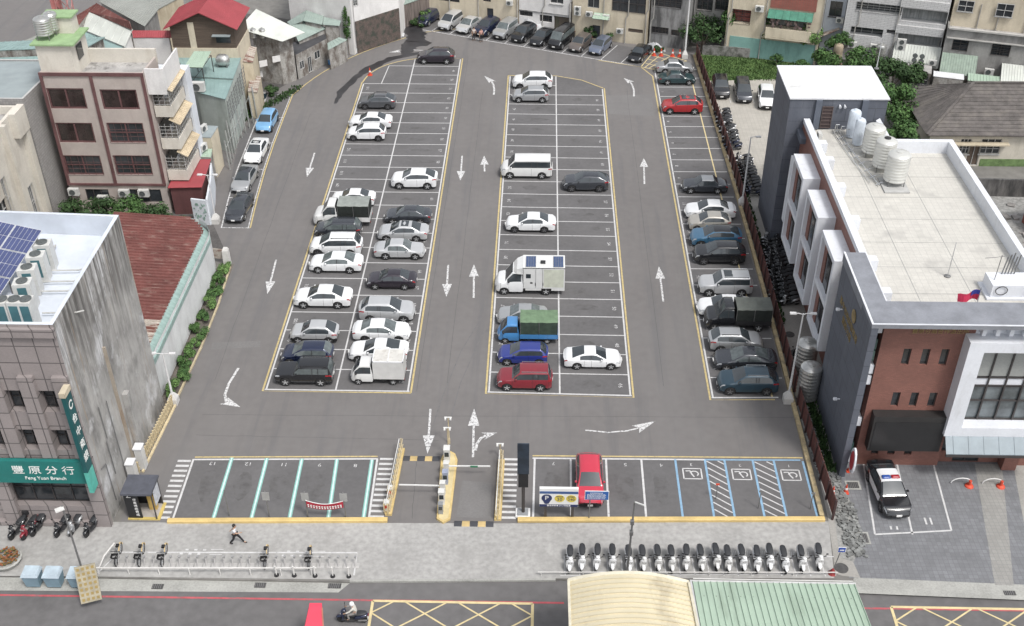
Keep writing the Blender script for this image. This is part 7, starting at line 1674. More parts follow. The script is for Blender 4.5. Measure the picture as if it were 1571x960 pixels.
kiosk_machine(-6.25, 57.4, .4, .5, 1.3, 'white machine at the far end of the gate island'); kiosk_machine(-6.2, 55.2, .35, .4, 1.2, 'blue-grey ticket machine in the middle of the gate island', mat('machine_bluegrey', (.28, .31, .40), rough=.5)); kiosk_machine(-6.3, 53.3, .38, .4, 1.25, 'white ticket machine by the left lane on the gate island'); kiosk_machine(-6.3, 52.4, .3, .3, 1.0, 'small dark grey machine near the curb end of the gate island', GMc)
for (x, y, h_, lb) in ((-6.25, 59.3, 2.4, 'camera pole ahead of the far end of the gate island'), (-6.2, 58.0, 2.6, 'twin camera pole at the far tip of the gate island'), (-2.6, 58.0, 1.2, 'thin camera pole at the far end of the right gate fence')):
    t = thing('camera_pole', lb, 'camera pole', (x, y, 0)); MB().tube((x, y, 0), (x, y, h_), .04, n=6).tube((x, y, 0), (x, y, .5), .07, n=6).build('pole', YR, t)
    mb = MB(); mb.box(x - .26, x + .26, y - .04, y + .04, h_, h_ + .06).box(x - .24, x - .12, y - .22, y - .041, h_ - .05, h_ + .06).box(x + .12, x + .24, y - .22, y - .041, h_ - .05, h_ + .06); mb.build('cameras', WMc, t)
for nm, x0_, x1_, ya, yb, lb in (('r', -2.55, -2.5, 51.9, 57.6, 'short pale gate fence with dark gaps right of the entry lane'), ('l', -9.75, -9.55, 52.2, 58.6, 'slanting pale gate fence left of the exit lane')):
    t = thing('gate_fence', lb, 'fence', (x0_, ya, 0)); 
    MB().bar((x0_, ya, .08), (x1_, yb, .08), .45, .16).build('kerb', YI, t); n = 13
    for i in range(n): q = i/(n - 1); x, y = lerp(x0_, x1_, q), lerp(ya, yb, q); MB().bar((x, y, .16), (x, y, 1.05), .07).build('post', YR, t)
    for z in (.5, 1.0): MB().bar((x0_ - .12, ya, z), (x1_ - .12, yb, z), .05).build('rail', WMc, t); MB().bar((x0_ + .12, ya, z), (x1_ + .12, yb, z), .05).build('rail', YR, t)
for x, y, lb in ((-9.85, 52.6, 'square white bollard planter nearest the kerb left of the exit lane'), (-9.75, 53.9, 'square white bollard with red top left of the exit lane')):
    t = thing('square_bollard', lb, 'bollard', (x, y, 0)); MB().box(x - .22, x + .22, y - .22, y + .22, 0, .9).build('shell', YR, t); MB().box(x - .18, x + .18, y - .2, y + .2, .9, .96).build('cap', WMc, t); MB().box(x - .12, x + .12, y - .235, y - .221, .5, .75).build('reflector', CONE, t)
# speed humps
for xa, xb_, y, n, lb in ((-9.4, -6.8, 57.7, 5, 'yellow and black speed hump at the far end of the left gate lane'), (-5.4, -2.8, 51.6, 5, 'yellow and black speed hump at the near end of the right gate lane')):
    t = thing('speed_hump', lb, 'speed hump', (xa, y, 0)); w_ = (xb_ - xa)/n
    for i in range(n):
        x = xa + i*w_ + .015; MB().rings([[(q, y - .25, .005), (q, y - .12, .05), (q, y + .12, .05), (q, y + .25, .005)] for q in (x, x + w_ - .03)]).build('segment', mat('hump_black', (.05, .052, .06), rough=.8) if i % 2 == 0 else mat('hump_yellow', (.48, .36, .17), rough=.8), t)
# black totem sign
t = thing('totem_sign', 'tall black hooded sign post on a white framed base beside the parking price sign', 'sign', (-.9, 52.6, 0))
MB().box(-1.4, -.45, 52.2, 53.0, .0, .12).build('base', PLATE, t); MB().box(-1.28, -.57, 52.3, 52.9, .12, .2).build('base_top', GMc, t)
MB().tube((-.9, 52.6, .2), (-.9, 52.6, 2.9), .11, n=8).build('pole', FRD, t); MB().box(-1.22, -.58, 52.48, 52.72, 2.5, 3.7).build('lower_panel', mat('sign_black', (.012, .012, .014), rough=.5), t)
MB().rings([[(x, y, z) for y, z in ((52.4, 3.75), (52.62, 3.75), (52.72, 5.6), (52.62, 6.2), (52.4, 6.4), (52.36, 6.35))] for x in (-1.27, -.53)]).build('hood', mat('sign_dark_blue', (.02, .03, .045), rough=.3, var=.3), t)
# price board
t = thing('parking_price_sign', 'white parking price board with a blue P and yellow rate circles on two black posts', 'sign', (.4, 52.2, 0))
for x in (.55, 2.3): MB().box(x - .09, x + .09, 52.15, 52.33, 0, 1.3).build('post', FRD, t)
MB().box(.15, 2.65, 52.14, 52.34, 1.15, 2.75).build('board', PLATE, t)
BD = mat('sign_navy', (.02, .03, .10), rough=.5); BY = mat('rate_yellow', (.60, .48, .08), rough=.5)
MB().box(.16, 2.64, 52.125, 52.139, 2.32, 2.52).build('blue_band', mat('band_blue', (.05, .10, .25), rough=.5), t); MB().box(.16, 2.64, 52.125, 52.139, 1.16, 1.36).build('dark_band', BD, t)
mb = MB(); mb.rings([[(.62 + .34*math.cos(q)*(1), yy, 1.92 + .33*math.sin(q) - (.18 if math.sin(q) < -.9 else 0)) for q in [2*math.pi*k/16 + .0 for k in range(16)]] for yy in (52.139, 52.12)]); mb.build('badge', BD, t)
text('P', .5, PLATE, Matrix.Translation((.62, 52.115, 1.93)) @ FACE, 'lettering', t, .004)
for x, s_ in ((1.45, '30'), (2.2, '240')):
    MB().rings([[(x + .33*math.cos(q), yy, 1.90 + .31*math.sin(q)) for q in [2*math.pi*k/16 for k in range(16)]] for yy in (52.139, 52.12)]).build('rate_circle', BY, t)
    text(s_, .36 if len(s_) < 3 else .30, BD, Matrix.Translation((x, 52.115, 1.82)) @ FACE, 'lettering', t, .004)
text('停車收費', .11, BD, Matrix.Translation((1.45, 52.115, 2.06)) @ FACE, 'lettering', t, .004); text('當日最高', .11, BD, Matrix.Translation((2.2, 52.115, 2.06)) @ FACE, 'lettering', t, .004)
text('豐原停車場 24小時營業', .15, PLATE, Matrix.Translation((1.4, 52.12, 1.26)) @ FACE, 'lettering', t, .004)
t = thing('blue_notice_sign', 'blue notice board on a thin pole in front of the red car', 'sign', (3.4, 52.15, 0)); MB().tube((3.4, 52.1, 0), (3.4, 52.1, 2.0), .04, n=6).build('pole', MSTEEL, t)
MB().box(3.05, 4.6, 52.02, 52.06, 1.95, 2.72).build('frame', PLATE, t); MB().box(3.09, 4.56, 51.995, 52.019, 1.99, 2.68).build('board', mat('notice_blue', (.03, .11, .34), rough=.5), t)
mb = MB()
for r_, z in enumerate((2.58, 2.46, 2.37, 2.28, 2.19, 2.1)):
    x = 3.2 if r_ else 3.4
    while x < (4.35 if r_ else 4.2): w_ = random.uniform(.03, .07); mb.box(x, x + w_, 51.985, 51.994, z - (.03 if r_ else .045), z + (.012 if r_ else .03)); x += w_ + .035
mb.build('fine_print', PLATE, t)
# slender bay signs and the red banner between two of them
SG = mat('faded_sign_plate', (.30, .30, .29), rough=.6)
for i, (x, lb) in enumerate(((-20.2, 'dark thin post in the first teal-lined bay'), (-17.55, 'thin bay sign post in the second teal-lined bay'), (-15.0, 'thin bay sign post holding the left end of the red banner'), (-12.5, 'thin bay sign post holding the right end of the red banner'))):
    t = thing('bay_sign', lb, 'sign post', (x, 51.9, 0), group='thin sign posts in the charging bays'); MB().tube((x, 51.95, 0), (x, 51.95, 2.35), .04, n=6).build('post', MSTEEL, t); 
    if i: MB().box(x - .24, x + .24, 51.90, 51.93, 1.55, 2.25).build('plate', SG, t)
for x, lb, z in ((11.9, 'short post with a red top left of the first wheelchair bay hatching', 1.3), (14.6, 'thin grey post by the second hatched strip', 1.5), (18.0, 'thin grey post in the last wheelchair bay', 1.4)):
    t = thing('bay_post', lb, 'post', (x, 52.8, 0)); MB().tube((x, 54.2 if z < 1.4 else 53.4, 0), (x, 54.2 if z < 1.4 else 53.4, z), .03, n=6).build('post', MSTEEL, t); MB().box(x - .12, x + .12, (54.2 if z < 1.4 else 53.4) - .03, (54.2 if z < 1.4 else 53.4) + .03, z, z + .12).build('cap', CONE if z < 1.4 else MSTEEL, t)
t = thing('red_banner', 'red banner with two rows of small white characters sagging between two posts', 'banner', (-14, 51.85, 1))
N = 12; zt = lambda q: 1.62 - .22*math.sin(math.pi*q); BANR = mat('banner_red', (.36, .02, .04), rough=.6, var=.15, scale=3)
MB().rings([[(lerp(-14.95, -12.55, i/N), 51.86 - .08*math.sin(math.pi*i/N), zt(i/N)), (lerp(-14.95, -12.55, i/N), 51.87 - .08*math.sin(math.pi*i/N), zt(i/N)), (lerp(-14.95, -12.55, i/N), 51.85 - .02*math.sin(math.pi*i/N), zt(i/N) - .55), (lerp(-14.95, -12.55, i/N), 51.84 - .02*math.sin(math.pi*i/N), zt(i/N) - .55)] for i in range(N + 1)]).build('cloth', BANR, t)
mb = MB()
for i in range(13): q = (i + .8)/13.6; x = lerp(-14.95, -12.55, q); mb.box(x - .045, x + .045, 51.75, 51.765, zt(q) - .42, zt(q) - .32); mb.box(x - .06, x + .05, 51.74, 51.755, zt(q) - .26, zt(q) - .18)
mb.build('lettering', PLATE, t)
MB().path([(-14.98, 51.9, 1.64)] + [(lerp(-14.95, -12.55, i/N), 51.85 - .08*math.sin(math.pi*i/N), zt(i/N) + .02) for i in range(N + 1)], .025).build('top_hem', PLATE, t)
# payment booth
t = thing('payment_booth', 'dark payment booth with white characters and a yellow-edged floor beside the bank', 'booth', (-26.5, 51.6, 0))
MB().box(-26.75, -24.65, 51.45, 53.0, .0, .1).build('floor', mat('kerb_yellow_floor', (.52, .40, .13), rough=.7), t); MB().box(-26.55, -24.85, 51.65, 52.9, .1, .11).build('floor_plate', mat('floor_grey', (.40, .37, .34), rough=.8), t)
MB().box(-26.75, -24.75, 51.3, 53.1, 2.35, 2.52).build('roof', mat('booth_roof', (.085, .09, .11), rough=.5, var=.15, scale=2), t); MB().box(-26.7, -25.8, 51.55, 51.65, .1, 2.35).box(-26.7, -26.6, 51.651, 53.0, .1, 2.35).box(-26.6, -24.85, 52.9, 53.0, .1, 2.35).build('dark_panel', mat('booth_black', (.015, .016, .018), rough=.5), t)
MB().bar((-24.85, 51.5, .1), (-24.85, 51.5, 2.35), .07).bar((-24.85, 52.9, .1), (-24.85, 52.9, 2.35), .07).box(-25.8, -24.85, 51.5, 51.53, 2.2, 2.345).build('posts', FRD, t); MB().box(-24.88, -24.84, 51.9, 52.85, .9, 2.2).build('side_panel', mat('side_poster', (.50, .52, .56), rough=.4, var=.2, scale=4), t)
for i, ch in enumerate('停車場繳費處'): text(ch, .24, PLATE, Matrix.Translation((-26.05, 51.54, 1.75 - i*.27)) @ FACE, 'lettering', t, .004)
text('Z', .5, PLATE, Matrix.Translation((-26.38, 51.54, 2.1)) @ FACE, 'lettering', t, .004)
MB().box(-25.55, -25.05, 52.3, 52.6, .11, 1.4).build('pay_machine', mat('machine_yellow', (.55, .38, .12), rough=.5), t)
# junction boxes by the bank wall
for (x, y, lb) in ((-27.3, 54.9, 'white tall cabinet by the rust streaked strip'), (-27.2, 56.4, 'white utility cabinet at the near end of the cream post railing')):
    t = thing('utility_cabinet', lb, 'cabinet', (x, y, 0)); MB().box(x - .25, x + .25, y - .3, y + .3, .05, 1.9).build('body', BOXW, t); MB().box(x - .3, x + .3, y - .35, y + .35, 1.9, 1.98).build('cap', PT['white'], t); MB().box(x + .251, x + .262, y - .22, y + .22, .4, 1.6).build('door', BOXT, t)
# scooter parking sign
t = thing('scooter_sign', 'small blue sign on a tilted pole at the end of the front scooter row', 'sign', (18.4, 47.9, 0)); MB().tube((18.35, 47.95, .1), (18.6, 48.1, 1.8), .035, n=6).build('pole', MSTEEL, t)
MB().box(18.4, 18.9, 48.06, 48.09, 1.75, 2.2).build('plate', PLATE, t); MB().box(18.44, 18.86, 48.045, 48.059, 1.79, 2.16).build('blue_face', mat('notice_blue2', (.03, .08, .34), rough=.5), t); MB().box(18.52, 18.78, 48.035, 48.044, 1.92, 2.0).build('pictogram', PLATE, t); MB().lathe((18.33, 47.93, .0), [(.28, 0), (.2, .1), (.06, .4), (.001, .41)], 10).build('red_foot', mat('dark_red', (.25, .03, .03), rough=.6), t)
# street lamp over the front scooters
t = thing('street_lamp', 'slim grey street lamp standing among the front scooters', 'lamp post', (5.6, 47.45, 0)); MB().tube((5.6, 47.45, 0), (5.75, 47.7, 6.2), .08, .05, 8).build('pole', MSTEEL, t); MB().bar((5.75, 47.7, 6.15), (6.3, 47.2, 6.35), .09, .06).build('lamp_head', WMc, t)
for z in (3.5, 4.4): MB().box(5.58, 5.80, 47.5, 47.72, z, z + .3).build('box', MSTEEL, t)
# street lamp with a back-lit panel at the bottom left
t = thing('street_lamp', 'street lamp leaning over the road with a beige lattice panel hanging from it', 'street lamp', (-27.2, 46.2, 0)); MB().tube((-27.6, 45.9, 0), (-27.7, 46.2, 6.6), .07, .05, 8).build('pole', MSTEEL, t); MB().obox((-27.8, 46.0, 6.5), (.5, .3, .1), .6).build('lamp_head', WMc, t)
for z_ in (1.0,):
    Mx = Matrix.Rotation(rad(20), 3, 'Z') @ Matrix.Rotation(rad(55), 3, 'X')
    MB().obox((-26.9, 44.9, 1.4), (1.2, 2.25, .12), tilt=Mx).build('panel', mat('weathered_panel', (.30, .27, .20), rough=.8, var=.2, scale=3), t); mb = MB()
    for i in range(4):
        for j in range(7):
            p = Vector((-26.9, 44.9, 1.4)) + Mx @ Vector((-.42 + i*.28, -.93 + j*.31, .065)); MB().obox(p, (.16, .17, .02), tilt=Mx).build('panel_cell', mat('amber_cells', (.25, .18, .06), rough=.4), t)
# recycling bins and planter under it
for i, (x, lb) in enumerate(((-30.9, 'leftmost pale blue lidded bin at the roadside'), (-29.6, 'middle pale blue lidded bin at the roadside'), (-28.1, 'pale blue lidded bin nearest the tilted street lamp'))):
    t = thing('roadside_bin', lb, 'bin', (x, 46.2, 0), group='roadside bins'); MB().rings([[(x - .42, 45.75, .0), (x + .42, 45.75, .0), (x + .42, 46.35, 0), (x - .42, 46.35, 0)], [(x - .5, 45.65, .95), (x + .5, 45.65, .95), (x + .5, 46.45, .95), (x - .5, 46.45, .95)]]).build('body', mat('bin_blue', (.20, .30, .36), rough=.5, var=.1), t)
    MB().rings([[(x - .54, 45.6, .95), (x + .54, 45.6, .95), (x + .54, 46.5, .95), (x - .54, 46.5, .95)], [(x - .45, 45.7, 1.15), (x + .45, 45.7, 1.15), (x + .45, 46.4, 1.2), (x - .45, 46.4, 1.2)]]).build('lid', mat('bin_lid', (.42, .50, .56), rough=.4), t)
t = thing('round_planter', 'round flower planter with red flowers cut by the left edge', 'planter', (-33.2, 47.6, 0)); MB().lathe((-33.2, 47.6, 0), [(.7, 0), (.95, .45), (.85, .5), (.8, .42), (.001, .42)], 18).build('bowl', M['gutter'], t)
mb = MB(); random.seed(2)
for i in range(120): a = random.uniform(0, 6.28); r_ = .75*math.sqrt(random.random()); mb.obox((-33.2 + r_*math.cos(a), 47.6 + r_*math.sin(a), .5 + random.uniform(0, .25)), (.12, .12, .05), random.uniform(0, 3), tilt=Matrix.Rotation(random.uniform(-1, 1), 3, 'X'))
mb.build('flowers', mat('flower_red', (.30, .06, .03), rough=.8, var=.4, col2=(.08, .13, .04), scale=6), t)
# bicycle docks
RAILW = mat('white_rail', (.62, .61, .59), rough=.5, var=.05); TUB = mat('dock_grey', (.34, .34, .34), rough=.5, metal=.2, world=False)
t = thing('dock_rail', 'long low white rail in front of the bicycle docks', 'railing', (-27.2, 46.9, 0)); MB().bar((-27.4, 46.85, .55), (-13.6, 47.15, .55), .07).build('rail', RAILW, t)
for i in range(8): x = -27.2 + i*1.9; MB().tube((x, 46.87 + .02*i, 0), (x, 46.87 + .02*i, .55), .035, n=6).build('post', RAILW, t)
t = thing('hoop_rail', 'slanting white rail at the left end of the bicycle docks', 'railing', (-27.0, 47.5, 0)); MB().path([(-27.3, 46.9, .05), (-26.9, 47.5, .9), (-26.6, 48.6, .9), (-26.55, 48.7, .02)], .05).build('rail', RAILW, t)
_o = 'first second third fourth fifth sixth seventh eighth ninth tenth eleventh twelfth thirteenth fourteenth fifteenth sixteenth seventeenth eighteenth nineteenth twentieth'.split()
OR = _o + ['twenty-' + q for q in _o[:9]]
dock0 = None; DKG = mat('dock_pale_grey', (.42, .41, .40), rough=.6, world=False)
def dock(x, y, i):
    global dock0
    lb = 'grey bicycle dock post with a flat foot, ' + OR[i] + ' from the left end'
    if dock0 is None:
        dock0 = thing('bike_dock', lb, 'bike dock'); MB().box(-.22, .22, -.2, .2, 0, .03).build('foot_plate', DKG, dock0); MB().bar((0, -.12, .03), (0, .12, .62), .05, .04).build('post', DKG, dock0); MB().box(-.07, .07, .06, .2, .60, .75).build('dock_head', TUB, dock0); o = dock0
    else: o = dup(dock0)
    o.location = (x, y, .006); o['label'] = lb; o['category'] = 'bike dock'; o['group'] = 'bicycle docks along the kerb'
for i in range(28): dock(-26.1 + i*.535 + (i//4)*.06, 47.55 + i*.012, i)
for i, x in enumerate((-16.3 + .2, -15.0, -13.7, -12.6, -11.6)):
    t = thing('low_bollard', ('leftmost', 'second', 'middle', 'fourth', 'rightmost')[i] + ' of the five dark-footed posts at the kerb end of the docks', 'bollard', (x + 2.0 if False else x, 46.98, 0), group='dark-footed posts by the docks'); MB().lathe((x, 46.98, 0), [(.16, 0), (.13, .12), (.001, .13)], 10).build('foot', TRIM, t); MB().tube((x, 46.98, .1), (x, 46.98, .85), .05, n=8).build('post', RAILW, t)
# shared bicycles
def bike(x, y, label):
    t = thing('shared_bicycle', label, 'bicycle', (0, 0, 0), group='shared bicycles in the docks'); YB = mat('bike_yellow', (.60, .46, .25), rough=.4, world=False)
    for yy in (-.55, .55):
        w_ = MB(); n = 18; R = [[(.02*a, yy + (.32 + .022*b)*math.cos(2*math.pi*k/n), .33 + (.32 + .022*b)*math.sin(2*math.pi*k/n)) for a, b in ((-1, -1), (1, -1), (1, 1), (-1, 1))] for k in range(n + 1)]
        w_.rings(R, cap=False); o = w_.build('wheel', TYRE, t); s_ = MB()
        for k in range(7): a = math.pi*k/7; s_.tube((0, yy - .3*math.cos(a), .33 - .3*math.sin(a)), (0, yy + .3*math.cos(a), .33 + .3*math.sin(a)), .006, n=4)
        s_.tube((-.06, yy, .33), (.06, yy, .33), .03, n=6); s_.build('spokes', CHROME, o)
    f = MB(); f.tube((0, -.45, .80), (0, -.05, .36), .03, n=6); f.tube((0, -.05, .36), (0, .55, .34), .02, n=6); f.tube((0, -.05, .36), (0, .18, .85), .025, n=6); f.tube((0, .15, .72), (0, .55, .34), .016, n=6); f.tube((0, -.40, .98), (0, -.55, .33), .025, n=6); f.build('frame', PT['silver'], t)
    MB().tube((-.28, -.36, 1.02), (.28, -.36, 1.02), .018, n=6).tube((0, -.40, .9), (0, -.36, 1.02), .02, n=6).build('handlebar', TRIM, t)
    MB().rings([[(-.17, -.72, .72), (.17, -.72, .72), (.17, -.46, .72), (-.17, -.46, .72)], [(-.21, -.80, .96), (.21, -.80, .96), (.21, -.46, .96), (-.21, -.46, .96)]], cap=False).build('basket', TRIM, t)
    s_ = MB(); s_.rings([[(xx*w_, .20 + yy, .93) for xx, yy in ((-.5, -.16), (.5, -.16), (1, .10), (-1, .10))] for w_ in (.10, .13)] ); s_.box(-.10, .10, .10, .34, .90, .97); s_.build('saddle', TRIM, t)
    n = 9; MB().rings([[(a, .55 + rr*math.cos(q), .33 + rr*math.sin(q)) for a, rr in ((-.05, .37), (.05, .37), (.05, .40), (-.05, .40))] for q in [-.1 + 2.9*k/n for k in range(n + 1)]]).build('rear_mudguard', YB, t)
    MB().rings([[(a, -.55 + rr*math.cos(q), .33 + rr*math.sin(q)) for a, rr in ((-.04, .36), (.04, .36), (.04, .38), (-.04, .38))] for q in [.6 + 2.2*k/n for k in range(n + 1)]]).build('front_mudguard', TRIM, t)
    t.location = (x, y, .01); t.rotation_euler = (0, 0, rad(4))
for x, lb in ((-26.3, 'leftmost shared bicycle with yellow mudguards'), (-24.85, 'second shared bicycle from the left with yellow mudguards'), (-23.4, 'third shared bicycle from the left with yellow mudguards'), (-16.95, 'shared bicycle standing alone in the middle of the docks'), (-14.2, 'rightmost shared bicycle with yellow mudguards')): bike(x, 48.15, lb)
# ================================================================ SCOOTERS
SEAT = mat('scooter_seat', (.03, .032, .036), rough=.6, var=.1, world=False); LENS = mat('clear_lens', (.5, .5, .5), rough=.1, metal=.3, world=False)
def scooter(body, label, loc, rz, seatm=SEAT, box=False, group=None, plain=False, name='parked_scooter', s=1.0, shield=None):
    """nose towards -y"""
    t = thing(name, label, 'scooter', (0, 0, 0), group=group); shield = shield or body
    def P(o): o.parent = t; return o
    for yy in (-.62, .62):
        w_ = MB(); n = 14; R = []
        for xx, rr in ((-.05, .17), (-.055, .235), (-.03, .26), (.03, .26), (.055, .235), (.05, .17)): R.append([(xx, yy + rr*math.cos(2*math.pi*k/n), .26 + rr*math.sin(2*math.pi*k/n)) for k in range(n)])
        w_.rings(R); P(w_.build('wheel', TYRE, smooth=40))
    Yt = lambda secs, m_, nm, n=10, pw=.8: P(_yell(secs, n, pw).build(nm, m_, smooth=50))
    Yt([(.12, .40, .16, .10), (.25, .50, .20, .14), (.55, .60, .22, .16), (.80, .66, .19, .10), (.92, .70, .05, .04)], body, 'tail_body')
    Yt([(-.45, .30, .12, .05), (-.2, .25, .17, .05), (.15, .28, .17, .07), (.4, .35, .14, .10)], TRIM, 'floorboard')
    sh = MB(); sh.rings([[(w_*x_, y_, z_) for x_, y_, z_ in ((-.7, -.46, .30), (-1, -.44, .55), (-.9, -.42, .78), (-.45, -.46, .95), (.45, -.46, .95), (.9, -.42, .78), (1, -.44, .55), (.7, -.46, .30))] for w_ in (.245,)] + [[(w_*x_, y_ - .11*(1 - abs(x_)*.6) - .03, z_*.97 + .01) for x_, y_, z_ in ((-.7, -.50, .30), (-1, -.48, .55), (-.9, -.46, .78), (-.45, -.50, .95), (.45, -.50, .95), (.9, -.46, .78), (1, -.48, .55), (.7, -.50, .30))] for w_ in (.225,)]); P(sh.build('front_shield', shield, smooth=60))
    Yt([(-.93, .42, .02, .02), (-.85, .50, .10, .05), (-.62, .555, .12, .05), (-.45, .52, .10, .05)], shield, 'front_mudguard')
    Yt([(.02, .73, .13, .05), (.2, .77, .19, .06), (.5, .80, .20, .06), (.78, .82, .15, .05), (.85, .82, .05, .02)], seatm, 'seat')
    hb = MB(); hb.tube((-.33, -.34, .98), (-.12, -.42, 1.0), .025, n=6); hb.tube((.33, -.34, .98), (.12, -.42, 1.0), .025, n=6); P(hb.build('handlebar', TRIM)); Yt([(-.56, .98, .05, .04), (-.48, 1.0, .14, .08), (-.36, 1.0, .13, .07), (-.3, .98, .05, .03)], shield, 'handlebar_cover')
    for q in (-1, 1):
        m_ = MB(); m_.tube((q*.22, -.40, 1.02), (q*.30, -.40, 1.2), .01, n=5); m_.obox((q*.32, -.40, 1.24), (.12, .03, .08)); P(m_.build('mirror', TRIM))
    if not plain:
        P(MB().obox((-.075, -.62, .80), (.09, .04, .06)).build('headlight', LENS)); P(MB().obox((.075, -.62, .80), (.09, .04, .06)).build('headlight', LENS))
        P(MB().obox((0, .93, .66), (.14, .04, .06)).build('taillight', TAILM))
    P(MB().obox((0, .90, .42), (.2, .03, .14)).build('licence_plate', PLATE)); P(MB().tube((.14, .35, .3), (.15, .85, .34), .055, n=6).build('exhaust', MSTEEL))
    if box: P(MB().obox((0, .95, .95), (.36, .32, .28)).build('top_box', TRIM))
    t.location = loc; t.rotation_euler = (0, 0, rz); t.scale = (s, s, s); return t
def _yell(secs, n, pw):
    mb = MB(); R = []
    for (y, z, rx_, rz_) in secs: R.append([(rx_*math.copysign(abs(math.cos(q))**pw, math.cos(q)), y, z + rz_*math.copysign(abs(math.sin(q))**pw, math.sin(q))) for q in [-2*math.pi*k/n for k in range(n)]])
    mb.rings(R); return mb
S0 = scooter(PT['white'], 'x', (0, 0, 0), 0, group='white scooters in the front row'); S1 = scooter(PT['lightsilver'], 'x', (0, 0, 0), 0, group='white scooters in the front row', shield=PT['pearl'])
fx = [872, 891, 914, 938, 963, 984, 1007, 1029, 1051, 1073, 1097, 1115, 1138, 1159, 1180, 1202, 1227, 1255]
ordn = OR[:16] + ['second-last', 'last']
random.seed(6)
for i, px in enumerate(fx):
    src = S0 if i < 5 or 12 <= i < 16 else S1; x, y = g(px, 866, .2)
    lb = ('white scooter with a dark oval seat, ' if src is S0 else 'silver-white scooter with a black front wheel, ') + ordn[i] + ' from the left in the front row'
    o = dup(src, loc=(x, y + .25, .01), rz=random.uniform(-.04, .04) + (.06 if i > 4 else 0), label=lb); o.scale = (1.04, 1.04, 1.04); o.rotation_euler = (0, random.uniform(.03, .14), random.uniform(-.09, .07)); o.location.y += random.uniform(-.12, .1)
for s_ in (S0, S1):
    for c in list(s_.children): bpy.data.objects.remove(c)
    bpy.data.objects.remove(s_)
for i, (px, py, bm_, lb) in enumerate(((28, 812, 'black', 'leftmost black scooter in front of the bank with a dark top case'), (46, 812, 'darkred', 'dark red scooter in front of the bank, second from the left'), (60, 806, 'black', 'black scooter half behind the dark red one by the bank wall'), (97, 808, 'black', 'black scooter with a red and white tail left of the white-tailed one'), (117, 806, 'silver', 'scooter with a white tail near the bank corner pillar'), (142, 808, 'black', 'rightmost black scooter, beside the bank corner pillar'))):
    x, y = g(px, py, .3); scooter(PT[bm_], lb, (x, y, .01), rad(-16) + random.uniform(-.06, .06), box=(i == 0), group='scooters in front of the bank')
# dense rows behind the fence: small in the photo, each one mesh
def mini(bodyc, seed):
    random.seed(seed); t = scooter(bodyc, 'x', (0, 0, 0), 0, plain=True)
    bm = bmesh.new(); mats = []
    me = bpy.data.meshes.new('scooter'); mb = MB(); 
    V, Fc, Mi = [], [], []
    for c in list(t.children):
        m_ = c.data.materials[0]
        if m_ not in mats: mats.append(m_)
        k = len(V); V += [tuple(v.co) for v in c.data.vertices]
        for p in c.data.polygons: Fc.append(tuple(k + q for q in p.vertices)); Mi.append(mats.index(m_))
        bpy.data.objects.remove(c)
    bpy.data.objects.remove(t); me.from_pydata(V, [], Fc)
    for m_ in mats: me.materials.append(m_)
    me.polygons.foreach_set('material_index', Mi); me.polygons.foreach_set('use_smooth', [True]*len(Fc)); me.set_sharp_from_angle(angle=rad(50)); return me
MN = [mini(PT[c], 1) for c in ('black', 'black', 'darkgrey', 'silver', 'navy', 'white', 'darkred')]
random.seed(21); cnt = 0
def crowd(px0, py0, px1, py1, n, rows, rowdx, rz, lbl, weights):
    global cnt
    a, b = Vector(g(px0, py0, .4)), Vector(g(px1, py1, .4))
    for r_ in range(rows):
        for i in range(n):
            p = a.lerp(b, (i + .5*(r_ % 2))/(n - .5)) + Vector((rowdx*r_, 0)); me = random.choices(MN, weights)[0]
            o = bpy.data.objects.new('parked_scooter', me); SC.collection.objects.link(o); o.location = (p.x + random.uniform(-.08, .08), p.y, .01); o.rotation_euler = (rad(random.uniform(-6, 6)), 0, rz + random.uniform(-.15, .15))
            colr = {0: 'black', 1: 'black', 2: 'dark grey', 3: 'silver', 4: 'dark blue', 5: 'white', 6: 'dark red'}[MN.index(me)]
            tag(o, f'{colr} scooter, {OR[i]} from the far end {lbl[r_]}', 'scooter', 'scooters packed between the fence and the police station')
crowd(1107, 172, 1126, 228, 12, 1, 0, rad(-80), ['in the cluster nearest the back lot cars'], (2, 2, 3, 3, 3, 3, .6))
crowd(1139, 243, 1158, 297, 12, 1, 0, rad(-85), ['in the cluster behind the lamp post'], (4, 4, 3, 1.5, 1, 1, .5))
crowd(1182, 366, 1197, 462, 17, 2, .75, rad(-85), ['of the fence-side line under the white bays', 'of the wall-side line under the white bays'], (5, 5, 3, .8, .8, .5, .2))
t = scooter(PT['darkgrey'], 'dark scooter standing alone between the fence and the ground tanks', (19.75, 69.2 - .2, .01), rad(170), group='scooters packed between the fence and the police station')
